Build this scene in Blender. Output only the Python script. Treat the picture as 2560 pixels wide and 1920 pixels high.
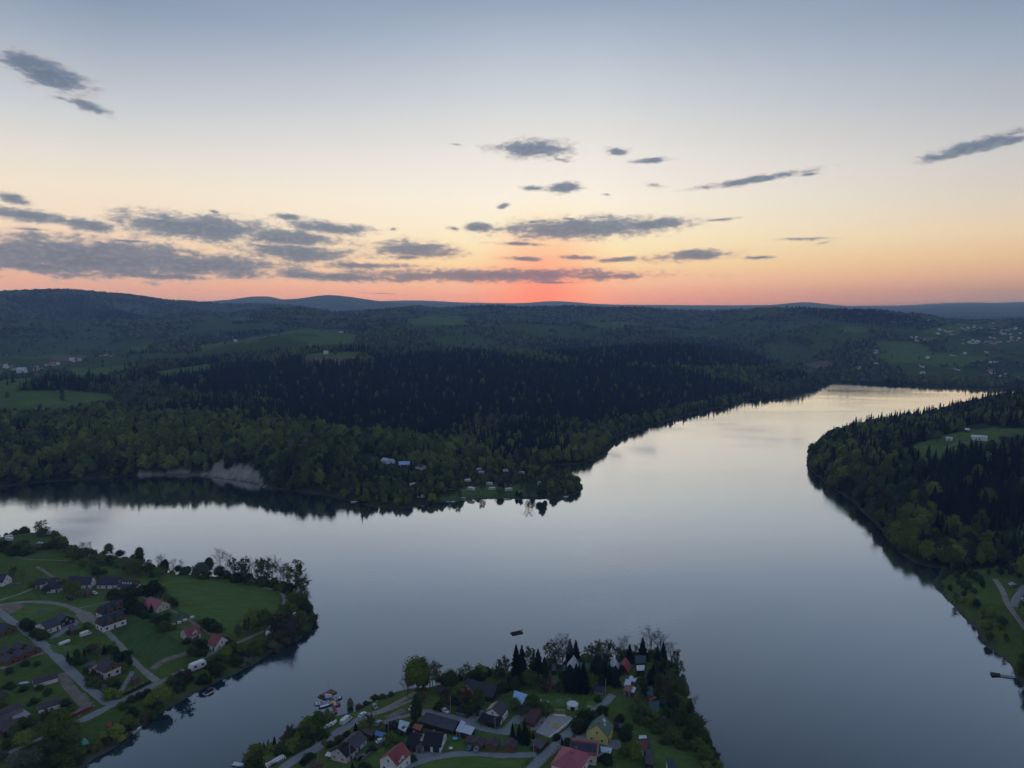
import bpy, math, random
import numpy as np
from mathutils import Vector, Matrix

for _o in list(bpy.data.objects):
    bpy.data.objects.remove(_o)
SC = bpy.context.scene
COL = SC.collection
rng = np.random.default_rng(11)
random.seed(11)

# ------------------------------------------------------------------ camera
CAM_H = 180.0
FPX = 1808.0            # focal length in pixels of a 2560 px wide photograph
PITCH = math.radians(6.0)
cam_data = bpy.data.cameras.new('camera')
cam_data.sensor_width = 36.0
cam_data.lens = FPX / 2560.0 * 36.0
cam_data.clip_start = 1.0
cam_data.clip_end = 80000.0
cam = bpy.data.objects.new('camera', cam_data)
cam.location = (0, 0, CAM_H)
cam.rotation_euler = (math.radians(90) - PITCH, 0, 0)
COL.objects.link(cam)
SC.camera = cam

SC.view_settings.view_transform = 'Standard'
SC.view_settings.look = 'None'
SC.view_settings.exposure = 0.0
SC.view_settings.gamma = 1.0
SC.view_settings.use_curve_mapping = False
SC.render.engine = 'CYCLES'
SC.cycles.use_denoising = True
SC.cycles.max_bounces = 5
SC.cycles.diffuse_bounces = 2
SC.cycles.glossy_bounces = 2
SC.cycles.transmission_bounces = 2
SC.cycles.transparent_max_bounces = 6
SC.cycles.volume_bounces = 0
SC.cycles.caustics_reflective = False
SC.cycles.caustics_refractive = False

CP, SP = math.cos(PITCH), math.sin(PITCH)
DS = 2560.0 / 2212.0


def ray(px, py):
    """World direction of a photograph pixel (2560 x 1920), unnormalised."""
    u = (px - 1280.0) / FPX
    v = (960.0 - py) / FPX
    return np.array([u, CP + v * SP, -SP + v * CP])


def at(px, py, z=0.0):
    d = ray(px, py)
    s = (z - CAM_H) / d[2]
    return np.array([d[0] * s, d[1] * s, z])


def proj(x, y, z):
    """Photograph pixel of world points (arrays)."""
    zz = z - CAM_H
    w = y * CP - zz * SP
    v = y * SP + zz * CP
    return 1280.0 + FPX * x / w, 960.0 - FPX * v / w


def srgb(r, g, b):
    f = lambda c: ((c / 255 + 0.055) / 1.055) ** 2.4 if c > 10 else c / 255 / 12.92
    return (f(r), f(g), f(b), 1.0)


# ------------------------------------------------------------------ sky
world = bpy.data.worlds.new('World')
SC.world = world
world.use_nodes = True
world.cycles.sampling_method = 'MANUAL'
world.cycles.sample_map_resolution = 512
NT = world.node_tree
NT.nodes.clear()


def N(t, typ, **kw):
    n = t.nodes.new(typ)
    for k, v in kw.items():
        setattr(n, k, v)
    return n


def math_node(t, op, a=None, b=None, c=None, clamp=False):
    n = N(t, 'ShaderNodeMath', operation=op, use_clamp=clamp)
    for i, x in enumerate((a, b, c)):
        if x is None:
            continue
        if isinstance(x, (int, float)):
            n.inputs[i].default_value = x
        else:
            t.links.new(x, n.inputs[i])
    return n.outputs[0]


HAZE_EXT = (4.2e-5, 6.7e-5, 1.28e-4)   # per metre: blue scatters most
HAZE_TOP = 345.0
HAZE_RGB = (0.13, 0.165, 0.24)      # what the lit air itself shows as
SUN_AZ = math.atan2(*ray(1372, 750)[:2])        # to the right of straight ahead


def build_sky():
    t = NT
    tc = N(t, 'ShaderNodeTexCoord')
    sep = N(t, 'ShaderNodeSeparateXYZ')
    t.links.new(tc.outputs['Generated'], sep.inputs[0])
    X, Y, Z = sep.outputs
    el = math_node(t, 'ARCSINE', Z)
    az = math_node(t, 'ARCTAN2', X, Y)
    # angle from the sunset azimuth, wrapped to 0..pi through its cosine
    ca = math_node(t, 'COSINE', math_node(t, 'SUBTRACT', az, SUN_AZ))
    da = math_node(t, 'ARCCOSINE', ca)

    def ramp(stops):
        r = N(t, 'ShaderNodeValToRGB')
        r.color_ramp.interpolation = 'LINEAR'
        els = r.color_ramp.elements
        while len(els) < len(stops):
            els.new(0.5)
        for e, (deg, c) in zip(els, sorted(stops)):
            e.position = min(1.0, max(0.0, (deg + 4.0) / 94.0))
            e.color = srgb(*c)
        return r

    def col(px, rows):
        out = []
        for y, c in rows:
            d = ray(px, y)
            out.append((math.degrees(math.atan2(d[2], math.hypot(d[0], d[1]))), c))
        return out

    sunward = col(1340, [(790, (214, 140, 145)), (765, (222, 152, 152)), (735, (240, 170, 154)), (705, (247, 193, 162)),
                         (660, (250, 217, 170)), (620, (251, 230, 187)), (570, (252, 238, 208)), (500, (251, 240, 225)),
                         (400, (238, 232, 225)), (300, (220, 220, 219)), (200, (199, 206, 214)), (100, (176, 188, 204)),
                         (0, (150, 165, 187))]) + [(34, (122, 141, 169)), (55, (108, 129, 161)), (90, (100, 122, 156))]
    side_r = col(2405, [(780, (140, 128, 148)), (760, (150, 136, 152)), (730, (172, 143, 145)), (690, (210, 168, 149)),
                        (650, (225, 187, 153)), (580, (230, 206, 176)), (500, (219, 208, 194)), (380, (203, 202, 202)),
                        (270, (184, 188, 195)), (150, (162, 175, 191)), (0, (137, 153, 176))]) + \
        [(32, (118, 138, 167)), (55, (106, 128, 161)), (90, (100, 122, 156))]
    side_l = col(300, [(765, (182, 154, 164)), (745, (200, 160, 162)), (720, (220, 168, 158)), (690, (230, 178, 158)), (640, (240, 201, 173)),
                       (580, (243, 215, 189)), (540, (243, 223, 200)), (470, (241, 227, 206)), (400, (230, 223, 213)), (300, (208, 210, 212)),
                       (200, (186, 193, 203)), (100, (162, 174, 191)), (0, (138, 154, 178))]) + \
        [(32, (118, 138, 167)), (55, (106, 128, 161)), (90, (100, 122, 156))]
    anti = [(-4, (84, 96, 124)), (0, (96, 108, 134)), (5, (126, 126, 146)), (10, (130, 136, 158)), (20, (128, 144, 170)),
            (40, (118, 137, 166)), (90, (100, 122, 156))]
    pos = math_node(t, 'MULTIPLY_ADD', math_node(t, 'MULTIPLY', el, 180 / math.pi), 1 / 94.0, 4.0 / 94.0)
    rs = []
    for st in (sunward, side_r, side_l, anti):
        r = ramp(st)
        t.links.new(pos, r.inputs[0])
        rs.append(r.outputs[0])

    def mix(f, a, b):
        m = N(t, 'ShaderNodeMix', data_type='RGBA')
        if isinstance(f, float):
            m.inputs[0].default_value = f
        else:
            t.links.new(f, m.inputs[0])
        for s, k in ((a, 6), (b, 7)):
            if isinstance(s, tuple):
                m.inputs[k].default_value = s
            else:
                t.links.new(s, m.inputs[k])
        return m.outputs[2]

    def smooth(x, a, b):
        m = N(t, 'ShaderNodeMapRange', interpolation_type='SMOOTHSTEP')
        t.links.new(x, m.inputs[0])
        m.inputs[1].default_value = a
        m.inputs[2].default_value = b
        return m.outputs[0]

    rightness = smooth(math_node(t, 'SINE', math_node(t, 'SUBTRACT', az, SUN_AZ)), -0.12, 0.12)
    side = mix(rightness, rs[2], rs[1])
    lin = N(t, 'ShaderNodeMapRange')
    t.links.new(da, lin.inputs[0])
    lin.inputs[1].default_value = 0.06
    lin.inputs[2].default_value = math.radians(31)
    sky = mix(lin.outputs[0], rs[0], side)
    sky = mix(smooth(da, math.radians(34), math.radians(125)), sky, rs[3])
    # warm core around the sun, still just above the ridge behind thin cloud
    cd = ray(1378, 662)
    sund = Vector(cd).normalized()
    dv = N(t, 'ShaderNodeVectorMath', operation='DOT_PRODUCT')
    t.links.new(tc.outputs['Generated'], dv.inputs[0])
    dv.inputs[1].default_value = sund
    ang = math_node(t, 'ARCCOSINE', dv.outputs['Value'])
    sky = mix(math_node(t, 'MULTIPLY', smooth(ang, math.radians(7), 0.0), 0.45), sky, srgb(255, 234, 172))
    sd2 = Vector(ray(1360, 748)).normalized()
    dv2 = N(t, 'ShaderNodeVectorMath', operation='DOT_PRODUCT')
    t.links.new(tc.outputs['Generated'], dv2.inputs[0])
    dv2.inputs[1].default_value = sd2
    ang2 = math_node(t, 'ARCCOSINE', dv2.outputs['Value'])
    sky = mix(math_node(t, 'MULTIPLY', smooth(ang2, math.radians(7.5), 0.0), 0.8), sky, srgb(255, 132, 126))

    # ---- clouds: fractal noise in (azimuth, elevation), gathered into the banks and streaks of the photograph
    cv = N(t, 'ShaderNodeCombineXYZ')
    t.links.new(az, cv.inputs[0])
    t.links.new(el, cv.inputs[1])
    mp = N(t, 'ShaderNodeMapping')
    mp.inputs['Scale'].default_value = (30, 88, 1)
    t.links.new(cv.outputs[0], mp.inputs[0])
    nz = N(t, 'ShaderNodeTexNoise')
    nz.inputs['Scale'].default_value = 1.0
    nz.inputs['Detail'].default_value = 8.0
    nz.inputs['Roughness'].default_value = 0.62
    nz.inputs['Distortion'].default_value = 0.25
    t.links.new(mp.outputs[0], nz.inputs[0])
    mp2 = N(t, 'ShaderNodeMapping')
    mp2.inputs['Scale'].default_value = (115, 200, 1)
    t.links.new(cv.outputs[0], mp2.inputs[0])
    nz2 = N(t, 'ShaderNodeTexNoise')
    nz2.inputs['Scale'].default_value = 1.0
    nz2.inputs['Detail'].default_value = 4.0
    t.links.new(mp2.outputs[0], nz2.inputs[0])
    # x, y, half width, half height (in the 2212 px view), tilt in degrees, weight
    CL = [(100, 158, 118, 36, 13, 1), (62, 144, 75, 26, 8, 1), (195, 230, 62, 15, 14, .85), (130, 212, 60, 10, 8, .6), (1152, 322, 92, 24, 2, 1),
          (1334, 327, 36, 12, 6, .85), (1405, 347, 58, 10, -2, .85), (1215, 406, 46, 14, -2, 1), (1160, 407, 52, 9, 4, .75), (1086, 446, 18, 8, -15, .9),
          (1630, 388, 150, 10, -6, .95), (1745, 377, 40, 7, -3, .7), (2110, 315, 150, 17, -11, 1), (2190, 302, 60, 12, -8, .9), (28, 430, 50, 14, 10, 1),
          (55, 464, 125, 17, 4, 1), (195, 486, 76, 19, 3, 1), (430, 492, 185, 30, 2, 1.1), (620, 513, 130, 22, 2, 1), (705, 492, 110, 15, 4, 1),
          (622, 469, 50, 11, 2, .85), (462, 457, 22, 7, 8, .7), (190, 556, 330, 42, 2, 1.15), (90, 575, 210, 20, 2, .95), (430, 572, 260, 30, 1, 1), (640, 546, 170, 26, 4, .95),
          (330, 596, 240, 12, 1, .8), (895, 538, 112, 22, 3, 1), (880, 556, 70, 10, 0, .8), (1260, 493, 190, 26, -1, 1.1), (1400, 486, 110, 17, -6, 1), (1035, 492, 38, 13, 0, 1), (1150, 480, 40, 8, 0, .7),
          (1500, 552, 108, 15, -3, 1), (1130, 559, 70, 8, 1, .85), (1250, 557, 90, 9, 3, .75), (1340, 560, 90, 9, -4, .8), (1060, 595, 400, 19, 0, 1.0), (720, 598, 210, 13, 2, .95), (1300, 598, 220, 11, -1, .85),
          (780, 574, 180, 12, 0, .8), (1640, 556, 42, 6, 0, .85), (1740, 516, 100, 7, 1, .75), (1780, 524, 30, 8, -5, .6), (1130, 527, 110, 7, 2, .75), (1560, 474, 60, 7, -4, .7), (1230, 473, 36, 6, 3, .8),
          (850, 495, 18, 8, 0, .7), (980, 494, 26, 8, 8, .7), (1190, 610, 150, 6, 0, .7), (60, 495, 110, 8, 0, .55), (30, 520, 60, 12, 20, .55), (60, 636, 160, 5, 1, .4),
          (820, 634, 150, 5, 2, .45), (985, 312, 40, 7, 4, .5), (1210, 345, 80, 12, 10, .45), (1420, 400, 60, 14, 6, .38), (1310, 420, 24, 7, 10, .5), (280, 521, 100, 6, 1, .7)]
    acc = None
    for (cx, cy, rx, ry, tilt, wgt) in CL:
        if cx < 800 and cy > 480 and rx > 100:
            rx, ry = rx * 1.06, ry * 1.10
        d = ray(cx * DS, cy * DS)
        a0 = math.atan2(d[0], d[1])
        e0 = math.atan2(d[2], math.hypot(d[0], d[1]))
        k = DS / FPX
        k2 = (1 + ((cx * DS - 1280) / FPX) ** 2)
        m = N(t, 'ShaderNodeMapping', vector_type='TEXTURE')
        m.inputs['Location'].default_value = (a0, e0, 0)
        m.inputs['Rotation'].default_value = (0, 0, math.radians(-tilt))
        m.inputs['Scale'].default_value = (rx * 1.2 * k / k2, ry * 1.12 * k / math.sqrt(k2), 1)
        t.links.new(cv.outputs[0], m.inputs[0])
        ln = N(t, 'ShaderNodeVectorMath', operation='LENGTH')
        t.links.new(m.outputs[0], ln.inputs[0])
        v = math_node(t, 'SUBTRACT', wgt, ln.outputs['Value'])
        acc = v if acc is None else math_node(t, 'SMOOTH_MAX', acc, v, 0.12)
    front = math_node(t, 'GREATER_THAN', Y, 0.0)
    acc = math_node(t, 'MAXIMUM', acc, -0.5)
    nsum = math_node(t, 'ADD', math_node(t, 'MULTIPLY', math_node(t, 'SUBTRACT', nz.outputs[0], 0.5), 2.3),
                     math_node(t, 'MULTIPLY', math_node(t, 'SUBTRACT', nz2.outputs[0], 0.5), 1.0))
    dens = math_node(t, 'ADD', math_node(t, 'MULTIPLY', acc, 1.65), nsum)
    alpha = math_node(t, 'MULTIPLY', smooth(dens, -0.1, 1.15), front)
    alpha = math_node(t, 'MULTIPLY', alpha, 0.90)
    # cloud tone: slate blue, greyer mauve low towards the sun, lit pink on thin rims
    low = smooth(el, math.radians(7.5), math.radians(1.0))
    near = smooth(da, math.radians(20), math.radians(3))
    ctone = mix(math_node(t, 'MULTIPLY', low, near), srgb(106, 122, 145), srgb(156, 122, 134))
    ctone = mix(math_node(t, 'MULTIPLY', smooth(dens, 0.5, 1.9), 0.75), ctone, srgb(92, 108, 132))
    ctone = mix(math_node(t, 'MULTIPLY', smooth(nz2.outputs[0], 0.42, 0.68), 0.5), ctone, srgb(132, 142, 158))
    rim = mix(math_node(t, 'MULTIPLY', near, low), srgb(188, 176, 174), srgb(244, 160, 138))
    ctone = mix(smooth(dens, 0.9, 0.2), ctone, rim)
    sky = mix(alpha, sky, ctone)
    # the evening air below HAZE_TOP dims and tints the lowest few degrees, so the sky outside it is that much brighter
    path = math_node(t, 'MINIMUM', math_node(t, 'DIVIDE', HAZE_TOP - CAM_H, math_node(t, 'TANGENT', math_node(t, 'MAXIMUM', el, 0.002))), 21000.0)
    cT = N(t, 'ShaderNodeCombineXYZ')
    for k in range(3):
        t.links.new(math_node(t, 'EXPONENT', math_node(t, 'MULTIPLY', path, -HAZE_EXT[k])), cT.inputs[k])
    one = N(t, 'ShaderNodeVectorMath', operation='SUBTRACT'); one.inputs[0].default_value = (1, 1, 1); t.links.new(cT.outputs[0], one.inputs[1])
    sb = N(t, 'ShaderNodeVectorMath', operation='MULTIPLY'); sb.inputs[0].default_value = HAZE_RGB; t.links.new(one.outputs[0], sb.inputs[1])
    df = N(t, 'ShaderNodeVectorMath', operation='SUBTRACT'); t.links.new(sky, df.inputs[0]); t.links.new(sb.outputs[0], df.inputs[1])
    dn = N(t, 'ShaderNodeVectorMath', operation='DIVIDE'); t.links.new(df.outputs[0], dn.inputs[0]); t.links.new(cT.outputs[0], dn.inputs[1])
    mxv = N(t, 'ShaderNodeVectorMath', operation='MAXIMUM'); t.links.new(dn.outputs[0], mxv.inputs[0]); mxv.inputs[1].default_value = (.01, .01, .01)
    sky = mxv.outputs[0]
    bg = N(t, 'ShaderNodeBackground')
    bg.inputs['Strength'].default_value = 1.0
    t.links.new(sky, bg.inputs[0])
    out = N(t, 'ShaderNodeOutputWorld')
    t.links.new(bg.outputs[0], out.inputs[0])


build_sky()

# one weak warm sun on the horizon, all but spent
sun_data = bpy.data.lights.new('sun', 'SUN')
sun_data.energy = 0.03
sun_data.angle = math.radians(10)
sun_data.color = (1.0, 0.62, 0.42)
sun = bpy.data.objects.new('sun', sun_data)
sun.rotation_euler = (math.radians(88.2), 0, math.pi - SUN_AZ)
sun.location = (0, 0, 900)
COL.objects.link(sun)

# ------------------------------------------------------------------ materials
def new_mat(name):
    m = bpy.data.materials.new(name)
    m.use_nodes = True
    m.node_tree.nodes.clear()
    return m, m.node_tree


MATS = {}


def plain(name, rgb, rough=0.7, spec=0.3, var=0.12, scale=0.6, metallic=0.0, stretch=(1, 1, 1), wave=None):
    """Painted / built surface: base colour with mottled wear; wave=(period, axis) gives seams or corrugation as bump."""
    if name in MATS:
        return MATS[name]
    m, t = new_mat(name)
    b = N(t, 'ShaderNodeBsdfPrincipled')
    b.inputs['Roughness'].default_value = rough
    b.inputs['Specular IOR Level'].default_value = spec
    b.inputs['Metallic'].default_value = metallic
    o = N(t, 'ShaderNodeOutputMaterial')
    tc = N(t, 'ShaderNodeTexCoord')
    mp = N(t, 'ShaderNodeMapping')
    mp.inputs['Scale'].default_value = stretch
    t.links.new(tc.outputs['Object'], mp.inputs[0])
    nz = N(t, 'ShaderNodeTexNoise')
    nz.inputs['Scale'].default_value = scale
    nz.inputs['Detail'].default_value = 5
    nz.inputs['Roughness'].default_value = 0.65
    t.links.new(mp.outputs[0], nz.inputs[0])
    mr = N(t, 'ShaderNodeMapRange')
    t.links.new(nz.outputs[0], mr.inputs[0])
    mr.inputs[1].default_value = 0.3
    mr.inputs[2].default_value = 0.7
    mr.inputs[3].default_value = 1 - var
    mr.inputs[4].default_value = 1 + var
    mx = N(t, 'ShaderNodeVectorMath', operation='SCALE')
    mx.inputs[0].default_value = rgb[:3]
    t.links.new(mr.outputs[0], mx.inputs['Scale'])
    src = mx.outputs[0]
    if wave:
        wv = N(t, 'ShaderNodeTexWave', bands_direction=wave[1])
        wv.inputs['Scale'].default_value = 0.314 / wave[0]
        wv.inputs['Distortion'].default_value = 0.0
        t.links.new(tc.outputs['Object'], wv.inputs[0])
        bp = N(t, 'ShaderNodeBump')
        bp.inputs['Strength'].default_value = 0.6
        bp.inputs['Distance'].default_value = 0.06
        t.links.new(wv.outputs[1], bp.inputs['Height'])
        t.links.new(bp.outputs[0], b.inputs['Normal'])
    t.links.new(src, b.inputs['Base Color'])
    t.links.new(b.outputs[0], o.inputs[0])
    MATS[name] = m
    return m


# ------------------------------------------------------------------ lattice noise in numpy
def _hash(ix, iy, s):
    h = (ix.astype(np.int64) * 374761393 + iy.astype(np.int64) * 668265263 + s * 144665) & 0x7fffffff
    h = ((h ^ (h >> 13)) * 1274126177) & 0x7fffffff
    return ((h ^ (h >> 16)) & 0xffff) / 65535.0


def vnoise(x, y, s=0):
    ix, iy = np.floor(x), np.floor(y)
    fx, fy = x - ix, y - iy
    fx = fx * fx * (3 - 2 * fx)
    fy = fy * fy * (3 - 2 * fy)
    a = _hash(ix, iy, s); b = _hash(ix + 1, iy, s)
    c = _hash(ix, iy + 1, s); d = _hash(ix + 1, iy + 1, s)
    return (a + (b - a) * fx) * (1 - fy) + (c + (d - c) * fx) * fy


def fbm(x, y, s=0, octv=4):
    v = 0; a = 0.5; tot = 0
    for k in range(octv):
        v = v + a * vnoise(x * 2 ** k + 13.7 * k, y * 2 ** k - 7.1 * k, s + k)
        tot += a
        a *= 0.5
    return v / tot


# ------------------------------------------------------------------ shorelines (traced in the 2212 px view, laid on the water plane)
def shore(pts):
    return [tuple(at(x * DS, y * DS)[:2]) for x, y in pts]


MAIN = [(-60000, 1400), (-1500, 1010)] + shore([
    (-60, 1062), (0, 1052), (90, 1042), (180, 1036), (280, 1029), (400, 1026), (440, 1028), (500, 1038), (540, 1044), (575, 1056), (640, 1062),
    (700, 1070), (760, 1084), (800, 1093), (850, 1099), (885, 1097), (920, 1091), (960, 1083), (1000, 1078), (1040, 1077), (1100, 1078), (1160, 1080), (1210, 1076),
    (1245, 1068), (1258, 1056), (1256, 1044), (1240, 1034), (1210, 1024), (1180, 1012), (1170, 1006), (1200, 1006), (1245, 1004), (1272, 998), (1290, 985),
    (1305, 968), (1330, 945), (1370, 930), (1420, 915), (1470, 900), (1530, 886), (1580, 875), (1605, 864), (1640, 862), (1690, 855), (1730, 845),
    (1770, 835), (1797, 827), (1808, 825), (1850, 827), (1900, 829), (1960, 832), (2040, 835), (2130, 838), (2260, 838), (2500, 836)]) + \
    [(4500, 2300), (60000, 3000), (60000, 60000), (-60000, 60000)]
HEAD = shore([(2420, 868), (2260, 874), (2150, 888), (2080, 905), (1960, 924), (1870, 936), (1800, 952), (1765, 972), (1746, 992), (1744, 1006), (1760, 1025), (1790, 1049),
              (1820, 1070), (1850, 1092), (1875, 1118), (1905, 1148), (1922, 1172), (1945, 1196), (1975, 1215), (2005, 1224), (2034, 1228), (2026, 1242), (2016, 1256),
              (2022, 1272), (2045, 1296), (2080, 1330), (2108, 1364), (2130, 1396), (2155, 1414), (2180, 1436), (2196, 1468), (2215, 1490), (2262, 1560)]) + \
    [(320, 200), (1200, 200), (1800, 1500)]
CPEN = [(-900, 300), (-900, 640)] + shore([(-120, 1165), (-30, 1166), (0, 1162), (30, 1153), (62, 1150), (100, 1151), (138, 1164), (148, 1170), (141, 1182), (158, 1190), (200, 1198), (235, 1206), (290, 1220),
              (370, 1240), (430, 1242), (500, 1248), (570, 1258), (630, 1276), (655, 1292), (670, 1312), (684, 1330), (681, 1347), (665, 1366), (640, 1385), (600, 1402),
              (548, 1436), (500, 1458), (468, 1472), (430, 1494), (370, 1528), (330, 1552), (300, 1576), (262, 1604), (235, 1622), (207, 1634), (188, 1650), (176, 1668), (150, 1720)]) + \
    [(-150, 200), (-600, 150)]
DPEN = shore([(470, 1740), (520, 1668), (545, 1646), (580, 1622), (610, 1600), (650, 1578), (690, 1558), (735, 1546), (770, 1536), (800, 1518), (835, 1502), (880, 1490), (935, 1484),
              (975, 1472), (1010, 1462), (1050, 1456), (1100, 1450), (1160, 1444), (1220, 1436), (1300, 1426), (1370, 1420), (1420, 1424), (1450, 1438), (1466, 1456),
              (1482, 1500), (1500, 1545), (1520, 1590), (1545, 1635), (1566, 1665), (1610, 1740)])
_c = at(1610 * DS, 1740 * DS); _d = at(470 * DS, 1740 * DS)
DPEN = DPEN + [(_c[0] + 10, 150), (_d[0] - 30, 150)]


def inside(px, py, poly):
    p = np.asarray(poly, float)
    r = np.zeros(px.shape, bool)
    n = len(p)
    j = n - 1
    for i in range(n):
        xi, yi = p[i]; xj, yj = p[j]
        if yi != yj:
            c = ((yi > py) != (yj > py)) & (px < (xj - xi) * (py - yi) / (yj - yi) + xi)
            r ^= c
        j = i
    return r


def sdist(px, py, poly, cap=400.0):
    """Signed distance to a polygon's edge, positive inside."""
    p = np.asarray(poly, float)
    d2 = np.full(px.shape, cap * cap)
    for i in range(len(p)):
        a = p[i]; b = p[(i + 1) % len(p)]
        e = b - a
        L = max(e @ e, 1e-9)
        s = np.clip(((px - a[0]) * e[0] + (py - a[1]) * e[1]) / L, 0, 1)
        d2 = np.minimum(d2, (px - a[0] - s * e[0]) ** 2 + (py - a[1] - s * e[1]) ** 2)
    d = np.sqrt(d2)
    return np.where(inside(px, py, poly), d, -d)


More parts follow.
